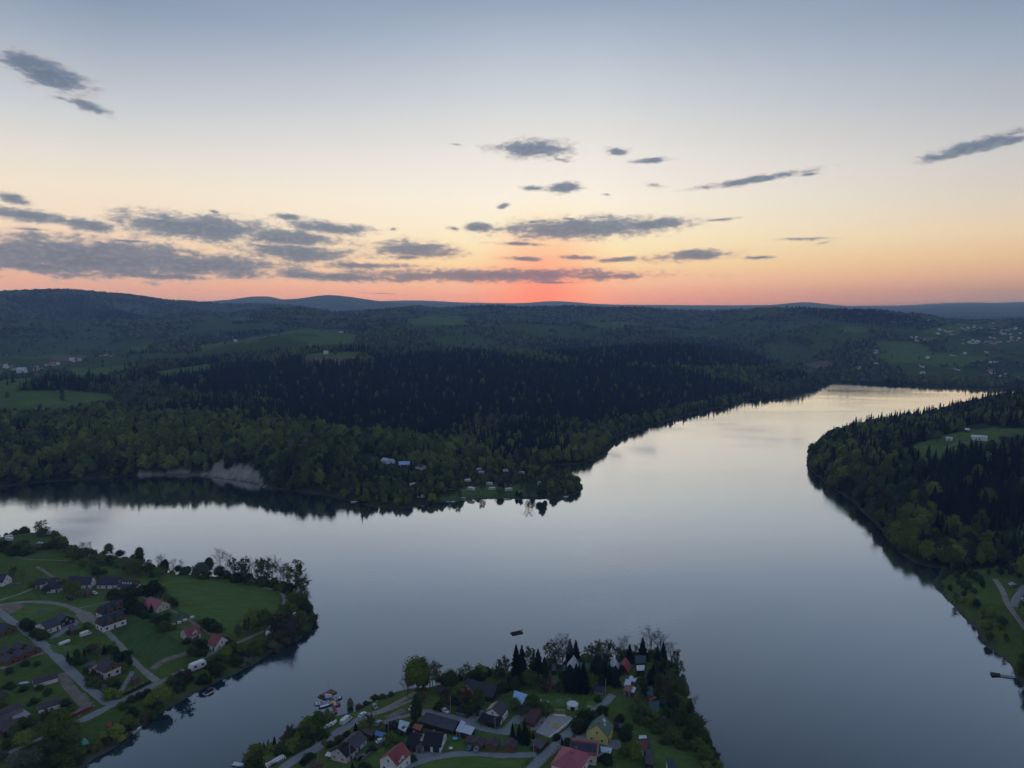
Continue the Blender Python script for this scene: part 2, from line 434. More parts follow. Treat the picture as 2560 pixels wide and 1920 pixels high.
# ------------------------------------------------------------------ relief: thin-plate surface through heights read off the photograph
CTRL = [  # x, y in the 2212 px view, distance ahead, metres of forest standing on it
    (0, 630, 4300, 14), (80, 631, 4400, 14), (150, 633, 4400, 14), (220, 637, 4500, 14), (300, 640, 4700, 14), (420, 648, 5200, 14), (560, 653, 5600, 12), (640, 657, 5700, 10), (-300, 630, 4200, 14), (-800, 640, 4200, 14),
    (40, 700, 2900, 12), (150, 690, 3000, 12), (400, 672, 3900, 14), (520, 680, 3700, 12), (250, 668, 3700, 12), (0, 665, 3600, 12), (-400, 690, 3000, 12), (540, 664, 4400, 12),
    (572, 638, 12500, 0), (500, 650, 12000, 0), (628, 652, 12500, 0), (648, 652, 12000, 0), (702, 637, 11500, 0), (770, 651, 12500, 0), (830, 655, 14000, 0), (900, 649, 19000, 0), (960, 652, 19000, 0), (400, 655, 13000, 0), (200, 655, 13000, 0), (0, 655, 13000, 0),
    (1060, 655, 18000, 0), (1190, 650, 19000, 0), (1100, 657, 16000, 0), (1290, 658, 18000, 0), (1400, 661, 16000, 0), (1500, 664, 14000, 0), (1600, 660, 15000, 0), (1735, 652, 13500, 0), (1670, 660, 13500, 0), (1810, 663, 13000, 0), (1880, 664, 15000, 0),
    (1960, 660, 19000, 0), (2100, 653, 19000, 0), (2160, 655, 19000, 0), (2212, 652, 19000, 0), (2500, 657, 19000, 0), (2000, 669, 9500, 0), (2120, 670, 8500, 0), (2212, 674, 8000, 0), (2500, 672, 8000, 0),
    (614, 661, 3700, 12), (560, 668, 3600, 12), (700, 668, 3700, 12), (735, 678, 3600, 12), (450, 678, 3500, 12), (320, 695, 3200, 12), (180, 712, 2950, 12), (80, 740, 2550, 12), (-200, 740, 2500, 12),
    (300, 728, 2650, 10), (500, 712, 2850, 12), (640, 700, 2950, 8), (730, 700, 2900, 8), (400, 735, 2500, 8),
    (50, 806, 1780, 3), (-200, 806, 1780, 3), (150, 790, 1900, 3), (250, 762, 2200, 3), (120, 775, 2100, 2), (20, 770, 2150, 3),
    (638, 714, 2300, 2), (722, 720, 2250, 2), (500, 740, 2150, 3), (430, 752, 2000, 6), (680, 745, 1950, 6), (780, 740, 2000, 12), (850, 725, 2200, 14), (760, 712, 2450, 12),
    (715, 773, 1560, 1), (640, 776, 1550, 8), (830, 765, 1600, 16), (540, 790, 1420, 12), (400, 800, 1380, 10), (300, 790, 1480, 1), (220, 800, 1430, 1), (120, 835, 1200, 5), (30, 835, 1200, 2), (-200, 835, 1200, 5),
    (100, 860, 1080, 0), (200, 862, 1080, 0), (0, 862, 1080, 0), (330, 850, 1130, 12), (450, 850, 1130, 12), (560, 850, 1150, 15), (150, 895, 960, 10), (0, 890, 960, 10), (350, 885, 980, 10), (500, 890, 950, 12),
    (260, 912, 850, 15), (100, 935, 835, 15), (0, 945, 830, 15), (430, 905, 850, 15), (600, 920, 830, 12), (-200, 950, 840, 15), (640, 880, 1010, 15), (560, 940, 800, 15), (660, 960, 770, 12),
    (750, 940, 830, 15), (760, 990, 730, 10), (870, 990, 760, 10), (850, 1040, 690, 10), (950, 1010, 730, 8), (1050, 1020, 720, 10), (1150, 1040, 705, 9), (1000, 960, 850, 14),
    (900, 775, 1540, 16), (1000, 772, 1560, 16), (1100, 772, 1560, 16), (900, 840, 1240, 18), (1000, 880, 1060, 18), (1100, 830, 1270, 18), (1200, 900, 1020, 16), (1200, 850, 1180, 18), (1250, 780, 1600, 18),
    (1180, 750, 1800, 16), (1300, 742, 1900, 16), (1400, 739, 1950, 16), (1500, 738, 1950, 16), (1570, 745, 1930, 16), (1640, 765, 1850, 16), (1700, 785, 1760, 16), (1755, 808, 1700, 14), (1785, 822, 1680, 10), (1400, 830, 1380, 16), (1500, 820, 1480, 16), (1550, 860, 1330, 14), (1650, 830, 1560, 14),
    (1340, 900, 1060, 15), (1450, 880, 1200, 14), (1600, 800, 1660, 16),
    (800, 667, 4000, 10), (900, 662, 4200, 10), (1000, 660, 4300, 14), (1060, 658, 4300, 14), (1150, 661, 4300, 14), (1280, 661, 4300, 14), (1380, 664, 4200, 14), (1460, 669, 4000, 14), (1540, 677, 3600, 14), (1640, 677, 3300, 14), (1740, 672, 3100, 14), (1830, 671, 3000, 14), (1890, 675, 3000, 14),
    (1950, 681, 3050, 14), (2010, 690, 3100, 12), (2070, 697, 3150, 12), (2150, 699, 3100, 14), (2212, 702, 3100, 10), (2500, 705, 3100, 10),
    (900, 690, 2950, 5), (1000, 690, 2900, 8), (1150, 690, 2900, 12), (1300, 690, 2850, 12), (1450, 700, 2950, 12), (1600, 705, 2850, 12), (1000, 715, 2500, 12), (1150, 722, 2600, 12), (1300, 716, 2750, 12), (1450, 720, 2750, 12), (1600, 733, 2650, 12), (1700, 710, 2550, 12), (1800, 720, 2450, 12),
    (1900, 735, 2350, 2), (1960, 742, 2300, 2), (1880, 765, 2050, 8), (1900, 800, 1900, 8), (1830, 790, 1950, 8), (1980, 770, 2100, 2), (2080, 755, 2250, 6), (2120, 722, 2650, 5), (2200, 740, 2450, 5), (2150, 780, 2030, 6), (2040, 800, 1890, 3), (2200, 810, 1870, 6), (2500, 780, 2050, 6), (2500, 820, 1850, 6), (1950, 818, 1800, 8), (2120, 825, 1770, 8),
    # valleys and lowlands the ridges hide
    (1300, 765, 2300, 10), (1400, 772, 2300, 10), (1500, 778, 2250, 10), (1600, 790, 2150, 10), (1700, 806, 2000, 10), (1200, 762, 2250, 10), (1790, 818, 1860, 8), (1100, 765, 2050, 10),
    (600, 694, 4600, 0), (450, 700, 4500, 0), (300, 706, 4100, 0), (150, 706, 3600, 0), (720, 692, 4700, 0), (640, 742, 2650, 6), (520, 752, 2500, 6), (730, 738, 2600, 6), (850, 690, 3500, 8), (1000, 694, 3400, 8), (1150, 698, 3400, 8), (1300, 696, 3400, 8), (1500, 712, 3150, 8), (1700, 716, 2800, 8),
    (300, 690, 6800, 0), (600, 692, 7200, 0), (900, 690, 8000, 0), (1200, 690, 8000, 0), (1500, 692, 7500, 0), (1800, 690, 6000, 0), (2100, 694, 5200, 0), (2300, 694, 5200, 0), (-400, 690, 7000, 0),
    (0, 660, 26000, 0), (600, 660, 26000, 0), (1100, 660, 26000, 0), (1700, 660, 26000, 0), (2300, 660, 26000, 0),
    # right headland
    (2100, 946, 745, 2), (2050, 945, 760, 2), (2180, 938, 765, 2), (2000, 958, 735, 3), (1980, 930, 800, 10), (1900, 915, 880, 16), (1850, 930, 860, 14), (2080, 890, 900, 16), (2150, 855, 960, 16), (2212, 845, 980, 16), (2400, 840, 1000, 16),
    (1900, 1000, 670, 14), (1850, 1010, 670, 14), (2000, 1020, 640, 14), (2100, 1010, 640, 16), (2200, 1000, 640, 16), (2000, 1090, 560, 14), (2120, 1090, 550, 18), (2212, 1090, 550, 18), (2100, 1170, 490, 14), (2212, 1170, 490, 16), (2400, 1050, 580, 16),
    (2130, 1240, 440, 8), (2200, 1270, 420, 2), (2150, 1290, 410, 3), (2212, 1350, 372, 3), (2150, 1360, 370, 5), (2400, 1250, 430, 4), (2400, 1400, 350, 4), (2000, 1150, 520, 12), (1950, 1100, 560, 12),
]


def relief_noise(x, y):
    far = np.clip((y - 900) / 1500, 0, 1)
    ridge = 1 - np.abs(2 * fbm(x / 560, y / 560, 21, 4) - 1)
    n = far * (ridge - 0.83) * 78 * np.clip((5200 - y) / 1500, 0, 1) + far * np.clip((y - 3500) / 2000, 0, 1) * (fbm(x / 1400, y / 1400, 5, 4) - 0.5) * 38
    return n + (fbm(x / 60, y / 60, 4, 3) - 0.5) * 5


def tps_surface():
    T, L, Zv = [], [], []
    for x, y, D, tall in CTRL:
        D = min(D, 19500)
        d = ray(x * DS, y * DS)
        s = D / d[1]
        T.append(d[0] / d[1]); L.append(math.log(D)); Zv.append(CAM_H + d[2] * s - tall)
    T = np.array(T); L = np.array(L); Zv = np.array(Zv)
    Zv = Zv - relief_noise(T * np.exp(L), np.exp(L))
    T = T * 2.4
    n = len(T)
    r2 = (T[:, None] - T[None]) ** 2 + (L[:, None] - L[None]) ** 2
    K = np.where(r2 > 0, r2 * np.log(np.maximum(r2, 1e-12)), 0) * 0.5
    K += np.eye(n) * 0.0015
    Pm = np.stack([np.ones(n), T, L], 1)
    A = np.zeros((n + 3, n + 3)); A[:n, :n] = K; A[:n, n:] = Pm; A[n:, :n] = Pm.T
    w = np.linalg.solve(A, np.concatenate([Zv, np.zeros(3)]))

    def f(x, y):
        y = np.maximum(y, 100.0)
        t = np.clip(x / y, -1.15, 1.15) * 2.4
        l = np.log(y)
        out = w[n] + w[n + 1] * t + w[n + 2] * l
        for i in range(n):
            q = (t - T[i]) ** 2 + (l - L[i]) ** 2
            out = out + w[i] * 0.5 * q * np.log(np.maximum(q, 1e-12))
        return out
    return f


TPS = tps_surface()


def height(x, y):
    """Ground height and distance to the waterline (positive on land) at world x, y (arrays)."""
    x = np.asarray(x, float); y = np.asarray(y, float)
    near = y < 2700
    dm = np.full(x.shape, 400.0); dh = np.full(x.shape, -400.0); dc = np.full(x.shape, -400.0); dd = np.full(x.shape, -400.0)
    if near.any():
        xn, yn = x[near], y[near]
        wob = (fbm(xn / 17, yn / 17, 3, 3) - 0.5) * 5.0 + (fbm(xn / 5, yn / 5, 9, 2) - 0.5) * 2.0
        wob *= np.clip(yn / 700, 0.35, 1.3)
        dm[near] = sdist(xn, yn, MAIN) + wob
        dh[near] = sdist(xn, yn, HEAD) + wob
        dc[near] = sdist(xn, yn, CPEN) + wob * 0.7
        dd[near] = sdist(xn, yn, DPEN) + wob * 0.7
    z = TPS(x, y)
    z = z + relief_noise(x, y)
    dland = np.maximum(dm, dh)
    d1 = np.maximum(dland, 0)
    ramp = np.where(d1 < 5, 0.22 * d1, 1.1 + 0.95 * (d1 - 5))
    low = np.minimum(0.15 * d1, 2.5)
    zl = np.clip(z, low, np.maximum(ramp, low))
    dcp = np.maximum(dc, 0)
    zc = 1.6 * (1 - np.exp(-dcp / 4)) + 5.5 * (1 - np.exp(-dcp / 45)) + (fbm(x / 40, y / 40, 6, 2) - 0.5) * 0.8 * np.clip(dcp / 20, 0, 1)
    ddp = np.maximum(dd, 0)
    zd = 1.6 * (1 - np.exp(-ddp / 4)) + 8.0 * (1 - np.exp(-ddp / 38)) + (fbm(x / 40, y / 40, 8, 2) - 0.5) * 0.8 * np.clip(ddp / 20, 0, 1)
    d = np.maximum(np.maximum(dland, dc), dd)
    h = np.where(d <= 0, np.maximum(d * 0.3, -3.5), np.where(dc > 0, zc, np.where(dd > 0, zd, zl)))
    return h, d


NTX, NTY = 520, 620
_t = np.linspace(-1.2, 1.2, NTX)
_v = np.linspace(0, 1, NTY)
_ly = np.log(120.0) + (np.log(20500.0) - np.log(120.0)) * (0.80 * _v + 0.20 * _v ** 2.2)
_gy = np.exp(_ly)
GX = _t[None, :] * _gy[:, None]
GY = np.repeat(_gy[:, None], NTX, 1)
GZ, GD = height(GX, GY)


def ground(x, y):
    """Height of the terrain mesh (arrays)."""
    x = np.atleast_1d(np.asarray(x, float)); y = np.atleast_1d(np.asarray(y, float))
    i = np.interp(np.log(np.maximum(y, 121)), _ly, np.arange(NTY))
    j = (np.clip(x / y, -1.199, 1.199) + 1.2) / 2.4 * (NTX - 1)
    i0 = np.clip(np.floor(i).astype(int), 0, NTY - 2); j0 = np.clip(np.floor(j).astype(int), 0, NTX - 2)
    # true fraction along y inside the row (rows are log spaced, the mesh is linear between them)
    fi = np.clip((y - _gy[i0]) / (_gy[i0 + 1] - _gy[i0]), 0, 1); fj = j - j0
    a = GZ[i0, j0] * (1 - fj) + GZ[i0, j0 + 1] * fj
    b = GZ[i0 + 1, j0] * (1 - fj) + GZ[i0 + 1, j0 + 1] * fj
    return a * (1 - fi) + b * fi


def G1(px, py, up=0.0):
    """The ground point seen at a photograph pixel, on near land; with up, the pixel shows a point that high above ground."""
    z = 6.0
    for _ in range(8):
        p = at(px, py, z + up)
        z = float(ground(p[0], p[1])[0])
    return Vector((p[0], p[1], z))


# ------------------------------------------------------------------ ground cover classes, outlined in the 2212 px view
FIELDS = {
    'meadow': [[(-20, 848), (60, 844), (140, 843), (240, 851), (250, 868), (150, 884), (60, 889), (-20, 889)],
               [(140, 800), (200, 786), (300, 781), (300, 797), (240, 818), (165, 826)], [(-20, 820), (60, 817), (110, 821), (75, 838), (-20, 852)],
               [(420, 748), (520, 734), (600, 720), (650, 709), (720, 713), (772, 723), (760, 748), (650, 760), (540, 764), (440, 760)],
               [(650, 766), (700, 762), (778, 760), (776, 772), (655, 774)], [(236, 748), (290, 740), (335, 744), (310, 760), (240, 764)],
               [(-20, 772), (120, 763), (205, 768), (150, 788), (40, 800), (-20, 800)], [(870, 690), (950, 680), (1012, 684), (1010, 704), (895, 708)],
               [(330, 803), (400, 793), (470, 784), (510, 787), (450, 806), (350, 820)],
               [(1890, 735), (1960, 736), (2015, 752), (1970, 766), (1900, 758)], [(1870, 766), (1990, 756), (2080, 764), (2150, 771), (2080, 792), (1930, 788)],
               [(1985, 800), (2060, 793), (2145, 808), (2130, 822), (2020, 814)], [(1960, 722), (2060, 699), (2140, 702), (2070, 720), (2000, 738)],
               [(1905, 706), (1850, 698), (1795, 712), (1850, 722)], [(1240, 700), (1330, 694), (1400, 702), (1320, 710)], [(1090, 712), (1180, 706), (1230, 712), (1150, 720)], [(430, 690), (520, 684), (560, 690), (480, 698)],
               [(1925, 985), (1985, 957), (2020, 945), (2080, 929), (2140, 924), (2225, 926), (2225, 962), (2140, 974), (2070, 984), (1995, 1000)],
               [(990, 1052), (1060, 1042), (1180, 1047), (1190, 1068), (1120, 1073), (1050, 1073), (985, 1079)], [(925, 1085), (985, 1070), (990, 1062), (1060, 1068), (1000, 1076)]],
    'soil': [[(652, 773), (700, 771), (778, 772), (772, 786), (655, 789)], [(1740, 785), (1790, 780), (1800, 792), (1750, 797)], [(110, 772), (190, 766), (185, 776), (120, 783)]],
    'scree': [[(430, 1034), (456, 1016), (472, 996), (490, 982), (504, 988), (514, 1004), (534, 1006), (556, 1016), (570, 1050), (540, 1050), (500, 1044)],
              [(270, 1030), (330, 1020), (390, 1016), (440, 1022), (440, 1030), (400, 1028)]],
}
SPRUCE = [[(330, 838), (420, 790), (560, 790), (650, 785), (800, 788), (900, 768), (1000, 763), (1150, 785), (1300, 795), (1500, 805), (1640, 850), (1560, 885), (1440, 905),
           (1330, 915), (1280, 925), (1200, 915), (1080, 905), (950, 935), (850, 955), (720, 938), (640, 892), (540, 866), (400, 852)],
          [(1000, 655), (1260, 656), (1290, 668), (1000, 668)], [(480, 720), (560, 712), (590, 722), (500, 735)], [(750, 700), (800, 705), (800, 722), (750, 716)],
          [(1690, 668), (1900, 668), (2000, 690), (1900, 705), (1800, 695)], [(0, 640), (200, 640), (380, 668), (300, 690), (100, 690)],
          [(2000, 985), (2212, 985), (2212, 1175), (2110, 1180), (2020, 1130), (1975, 1060)], [(1780, 915), (1960, 892), (2010, 910), (1900, 925), (1800, 945)],
          [(1140, 745), (1340, 742), (1560, 740), (1700, 785), (1600, 800), (1300, 790)]]


def in_any(xd, yd, polys):
    r = np.zeros(xd.shape, bool)
    for p in polys:
        r |= inside(xd, yd, p)
    return r


def view2212(x, y, z):
    a, b = proj(x, y, z)
    return a / DS, b / DS


def build_terrain():
    n = NTX * NTY
    co = np.stack([GX, GY, GZ], -1).reshape(-1, 3).astype(np.float32)
    idx = np.arange(n).reshape(NTY, NTX)
    quads = np.stack([idx[:-1, :-1], idx[:-1, 1:], idx[1:, 1:], idx[1:, :-1]], -1).reshape(-1, 4)
    # leave out ground deep under open water: the lake plane covers it
    dq = GD.reshape(-1)[quads].max(1)
    quads = quads[dq > -14]
    me = bpy.data.meshes.new('terrain')
    me.vertices.add(n)
    me.vertices.foreach_set('co', co.ravel())
    me.loops.add(quads.size)
    me.loops.foreach_set('vertex_index', quads.ravel().astype(np.int32))
    me.polygons.add(len(quads))
    me.polygons.foreach_set('loop_start', np.arange(0, quads.size, 4, dtype=np.int32))
    me.polygons.foreach_set('loop_total', np.full(len(quads), 4, np.int32))
    me.update()
    me.polygons.foreach_set('use_smooth', np.ones(len(quads), bool))
    x, y, z = co[:, 0].astype(float), co[:, 1].astype(float), co[:, 2].astype(float)
    d = GD.ravel()
    xd, yd = view2212(x, y, z)
    grass = np.array([0.095, 0.142, 0.036]); floor_ = np.array([0.042, 0.054, 0.022]); meadow = np.array([0.108, 0.160, 0.045])
    soil = np.array([0.17, 0.125, 0.10]); scree = np.array([0.34, 0.30, 0.27]); mud = np.array([0.085, 0.084, 0.060])
    c = np.tile(floor_, (n, 1))
    nearland = (sdist(x, y, CPEN, 60) > 0) | (sdist(x, y, DPEN, 60) > 0)
    c[nearland] = grass
    tone = fbm(x / 55, y / 55, 31, 4)[:, None]
    c = c * (0.75 + 0.5 * tone)
    farn = fbm(x / 260, y / 260, 77, 3)
    farmix = np.clip((y - 2600) / 1500, 0, 1) * np.clip((farn - 0.42) * 5, 0, 1)
    c = c * (1 - farmix[:, None]) + np.array([0.10, 0.145, 0.06]) * farmix[:, None]
    main_side = y > 560
    xw = xd + (fbm(x / 24, y / 24, 51, 2) - 0.5) * 10
    yw = yd + (fbm(x / 30, y / 30, 52, 2) - 0.5) * 4
    sel = main_side & in_any(xw, yw, FIELDS['meadow'])
    c[sel] = meadow * (0.75 + 0.5 * fbm(x[sel] / 30, y[sel] / 30, 41, 4)[:, None])
    sel = (y > 250) & (sdist(x, y, HEAD, 60) > 0) & in_any(xw, yw, [[(2030, 1244), (2140, 1225), (2240, 1232), (2240, 1500), (2150, 1410), (2050, 1296)]])
    c[sel] = grass * (0.75 + 0.5 * fbm(x[sel] / 20, y[sel] / 20, 45, 4)[:, None])
    openl = (fbm(x / 210, y / 210, 71, 3) > 0.575) & (y > 1800)
    c[openl] = meadow * (0.40 + 0.40 * fbm(x[openl] / 60, y[openl] / 60, 46, 3)[:, None])
    sel = main_side & in_any(xw, yw, FIELDS['soil'])
    c[sel] = soil
    sel = main_side & in_any(xw, yw, FIELDS['scree'])
    c[sel] = scree * (0.6 + 0.8 * fbm(x[sel] / 4, y[sel] / 4, 43, 3)[:, None])
    k = np.clip((3.4 - d - (fbm(x / 9, y / 9, 12, 3) - 0.5) * 5) / 2.5, 0, 1)[:, None] * (y < 1500)[:, None]
    mudc = mud * (0.7 + 0.6 * fbm(x / 3, y / 3, 14, 3)[:, None])
    c = c * (1 - k) + mudc * k
    rgba = np.concatenate([np.clip(c, 0.004, 1), np.ones((n, 1))], 1).astype(np.float32)
    at_ = me.color_attributes.new('cover', 'FLOAT_COLOR', 'POINT')
    at_.data.foreach_set('color', rgba.ravel())
    ob = bpy.data.objects.new('terrain', me)
    ob['kind'] = 'structure'
    COL.objects.link(ob)
    m, t = new_mat('ground_cover')
    a = N(t, 'ShaderNodeVertexColor', layer_name='cover')
    geo = N(t, 'ShaderNodeNewGeometry')
    n1 = N(t, 'ShaderNodeTexNoise'); n1.inputs['Scale'].default_value = 0.35; n1.inputs['Detail'].default_value = 6; n1.inputs['Roughness'].default_value = 0.7
    t.links.new(geo.outputs['Position'], n1.inputs[0])
    n2 = N(t, 'ShaderNodeTexNoise'); n2.inputs['Scale'].default_value = 0.045; n2.inputs['Detail'].default_value = 5
    t.links.new(geo.outputs['Position'], n2.inputs[0])
    f = math_node(t, 'ADD', math_node(t, 'MULTIPLY_ADD', n1.outputs[0], 1.1, 0.08), math_node(t, 'MULTIPLY', n2.outputs[0], 0.75))
    sc = N(t, 'ShaderNodeVectorMath', operation='SCALE')
    t.links.new(a.outputs[0], sc.inputs[0]); t.links.new(f, sc.inputs['Scale'])
    bs = N(t, 'ShaderNodeBsdfDiffuse'); t.links.new(sc.outputs[0], bs.inputs[0])
    bp = N(t, 'ShaderNodeBump'); bp.inputs['Strength'].default_value = 0.7; bp.inputs['Distance'].default_value = 0.8
    t.links.new(n1.outputs[0], bp.inputs['Height']); t.links.new(bp.outputs[0], bs.inputs['Normal'])
    o = N(t, 'ShaderNodeOutputMaterial'); t.links.new(bs.outputs[0], o.inputs[0])
    me.materials.append(m)


build_terrain()


def build_water():
    xs = [-4200, 4200]; ys = [-900, 5200]
    me = bpy.data.meshes.new('lake_water')
    nx, ny = 12, 12
    gx, gy = np.meshgrid(np.linspace(*xs, nx), np.linspace(*ys, ny))
    v = [(float(a), float(b), 0.0) for a, b in zip(gx.ravel(), gy.ravel())]
    f = [(j * nx + i, j * nx + i + 1, (j + 1) * nx + i + 1, (j + 1) * nx + i) for j in range(ny - 1) for i in range(nx - 1)]
    me.from_pydata(v, [], f)
    ob = bpy.data.objects.new('lake_water', me)
    ob['kind'] = 'structure'
    COL.objects.link(ob)
    m, t = new_mat('still_water')
    geo = N(t, 'ShaderNodeNewGeometry')
    # patches of breeze on otherwise calm water
    mp = N(t, 'ShaderNodeMapping'); mp.inputs['Scale'].default_value = (0.0035, 0.008, 1); mp.inputs['Rotation'].default_value = (0, 0, 0.3)
    t.links.new(geo.outputs['Position'], mp.inputs[0])
    pn = N(t, 'ShaderNodeTexNoise'); pn.inputs['Scale'].default_value = 1.0; pn.inputs['Detail'].default_value = 4; pn.inputs['Distortion'].default_value = 0.8
    t.links.new(mp.outputs[0], pn.inputs[0])
    breeze = N(t, 'ShaderNodeMapRange'); t.links.new(pn.outputs[0], breeze.inputs[0])
    breeze.inputs[1].default_value = 0.42; breeze.inputs[2].default_value = 0.72
    w1 = N(t, 'ShaderNodeTexNoise'); w1.inputs['Scale'].default_value = 0.32; w1.inputs['Detail'].default_value = 4; w1.inputs['Roughness'].default_value = 0.55
    mpw = N(t, 'ShaderNodeMapping'); mpw.inputs['Scale'].default_value = (1.0, 1.7, 1)
    t.links.new(geo.outputs['Position'], mpw.inputs[0]); t.links.new(mpw.outputs[0], w1.inputs[0])
    amp = math_node(t, 'MULTIPLY_ADD', breeze.outputs[0], 0.10, 0.012)
    hgt = math_node(t, 'MULTIPLY', w1.outputs[0], amp)
    bp = N(t, 'ShaderNodeBump'); bp.inputs['Strength'].default_value = 1.0; bp.inputs['Distance'].default_value = 1.0
    t.links.new(hgt, bp.inputs['Height'])
    g = N(t, 'ShaderNodeBsdfGlossy'); g.inputs['Color'].default_value = (0.95, 0.98, 1.0, 1)
    rr = math_node(t, 'MULTIPLY_ADD', breeze.outputs[0], 0.09, 0.03)
    t.links.new(rr, g.inputs['Roughness'])
    t.links.new(bp.outputs[0], g.inputs['Normal'])
    df = N(t, 'ShaderNodeBsdfDiffuse'); df.inputs['Color'].default_value = (0.014, 0.042, 0.062, 1)
    lw = N(t, 'ShaderNodeLayerWeight'); lw.inputs['Blend'].default_value = 0.5
    # smoother than clean water: silty lake seen flat on mirrors strongly
    mr = N(t, 'ShaderNodeValToRGB'); t.links.new(lw.outputs['Facing'], mr.inputs[0])
    els = mr.color_ramp.elements
    stops = [(.38, .08), (.46, .17), (.54, .35), (.62, .56), (.73, .78), (.90, .96)]
    while len(els) < len(stops):
        els.new(.5)
    for e, (p_, v_) in zip(els, stops):
        e.position = p_; e.color = (v_, v_, v_, 1)
    mx = N(t, 'ShaderNodeMixShader')
    t.links.new(mr.outputs[0], mx.inputs[0]); t.links.new(df.outputs[0], mx.inputs[1]); t.links.new(g.outputs[0], mx.inputs[2])
    o = N(t, 'ShaderNodeOutputMaterial'); t.links.new(mx.outputs[0], o.inputs[0])
    me.materials.append(m)


build_water()


def build_haze():
    x0, x1, y0, y1, z0, z1 = -25000, 25000, -1500, 21000, -6, HAZE_TOP
    v = [(x, y, z) for z in (z0, z1) for y in (y0, y1) for x in (x0, x1)]
    f = [(0, 2, 3, 1), (4, 5, 7, 6), (0, 1, 5, 4), (2, 6, 7, 3), (0, 4, 6, 2), (1, 3, 7, 5)]
    me = bpy.data.meshes.new('haze')
    me.from_pydata(v, [], f)
    ob = bpy.data.objects.new('haze', me)
    ob['kind'] = 'stuff'
    COL.objects.link(ob)
    m, t = new_mat('evening_air')
    pv = N(t, 'ShaderNodeVolumePrincipled')
    # nothing absorbed, scattering by colour: extinction = colour x density
    pv.inputs['Color'].default_value = (HAZE_EXT[0] / HAZE_EXT[2], HAZE_EXT[1] / HAZE_EXT[2], 1.0, 1)
    pv.inputs['Absorption Color'].default_value = (1, 1, 1, 1)
    pv.inputs['Density'].default_value = HAZE_EXT[2]
    pv.inputs['Anisotropy'].default_value = 0.2
    o = N(t, 'ShaderNodeOutputMaterial'); t.links.new(pv.outputs[0], o.inputs['Volume'])
    me.materials.append(m)


HAZE = True
if HAZE:
    build_haze()

# ------------------------------------------------------------------ foliage
def leaf_mat(name, c1, c2, trans=0.25):
    m, t = new_mat(name)
    oi = N(t, 'ShaderNodeObjectInfo')
    geo = N(t, 'ShaderNodeNewGeometry')
    nz = N(t, 'ShaderNodeTexNoise'); nz.inputs['Scale'].default_value = 0.8; nz.inputs['Detail'].default_value = 4; nz.inputs['Roughness'].default_value = 0.7
    t.links.new(geo.outputs['Position'], nz.inputs[0])
    mx = N(t, 'ShaderNodeMix', data_type='RGBA')
    mx.inputs[6].default_value = (*c1, 1); mx.inputs[7].default_value = (*c2, 1)
    t.links.new(oi.outputs['Random'], mx.inputs[0])
    # a second, independent spread of brightness from plant to plant
    r2 = math_node(t, 'FRACT', math_node(t, 'MULTIPLY', oi.outputs['Random'], 37.17))
    f = math_node(t, 'ADD', math_node(t, 'MULTIPLY_ADD', nz.outputs[0], 1.5, -0.10), math_node(t, 'MULTIPLY', r2, 0.75))
    sc = N(t, 'ShaderNodeVectorMath', operation='SCALE')
    t.links.new(mx.outputs[2], sc.inputs[0]); t.links.new(f, sc.inputs['Scale'])
    d = N(t, 'ShaderNodeBsdfDiffuse'); t.links.new(sc.outputs[0], d.inputs[0])
    o = N(t, 'ShaderNodeOutputMaterial')
    if trans:
        tr = N(t, 'ShaderNodeBsdfTranslucent'); t.links.new(sc.outputs[0], tr.inputs[0])
        ms = N(t, 'ShaderNodeMixShader'); ms.inputs[0].default_value = trans
        t.links.new(d.outputs[0], ms.inputs[1]); t.links.new(tr.outputs[0], ms.inputs[2])
        t.links.new(ms.outputs[0], o.inputs[0])
    else:
        t.links.new(d.outputs[0], o.inputs[0])
    return m


M_SPRUCE = leaf_mat('spruce_needles', (0.008, 0.017, 0.014), (0.013, 0.025, 0.016), 0)
M_FRESH = leaf_mat('fresh_spring_leaves', (0.1848, 0.2218, 0.045), (0.1478, 0.1971, 0.0421))
M_GREEN = leaf_mat('green_leaves', (0.0975, 0.147, 0.0375), (0.1179, 0.1609, 0.0388))
M_DARK = leaf_mat('dark_green_leaves', (0.0396, 0.0737, 0.0265), (0.0522, 0.0851, 0.0277))
M_GREY = leaf_mat('silvery_willow_leaves', (0.1155, 0.1485, 0.0845), (0.1375, 0.1628, 0.0924))
M_BUD = leaf_mat('budding_twigs', (0.1202, 0.0963, 0.0577), (0.1071, 0.107, 0.0577))
M_MAUVE = leaf_mat('bare_twigs_mauve', (0.1207, 0.1035, 0.1081), (0.138, 0.1196, 0.1127))
M_BLOSSOM = leaf_mat('pale_blossom', (0.30, 0.29, 0.28), (0.36, 0.34, 0.33))
M_BARK = plain('bark', (0.060, 0.048, 0.040), 0.9, 0.1, 0.3, 1.5, stretch=(1, 1, 0.2))
M_BIRCHBARK = plain('birch_bark', (0.22, 0.21, 0.20), 0.9, 0.1, 0.4, 1.5)


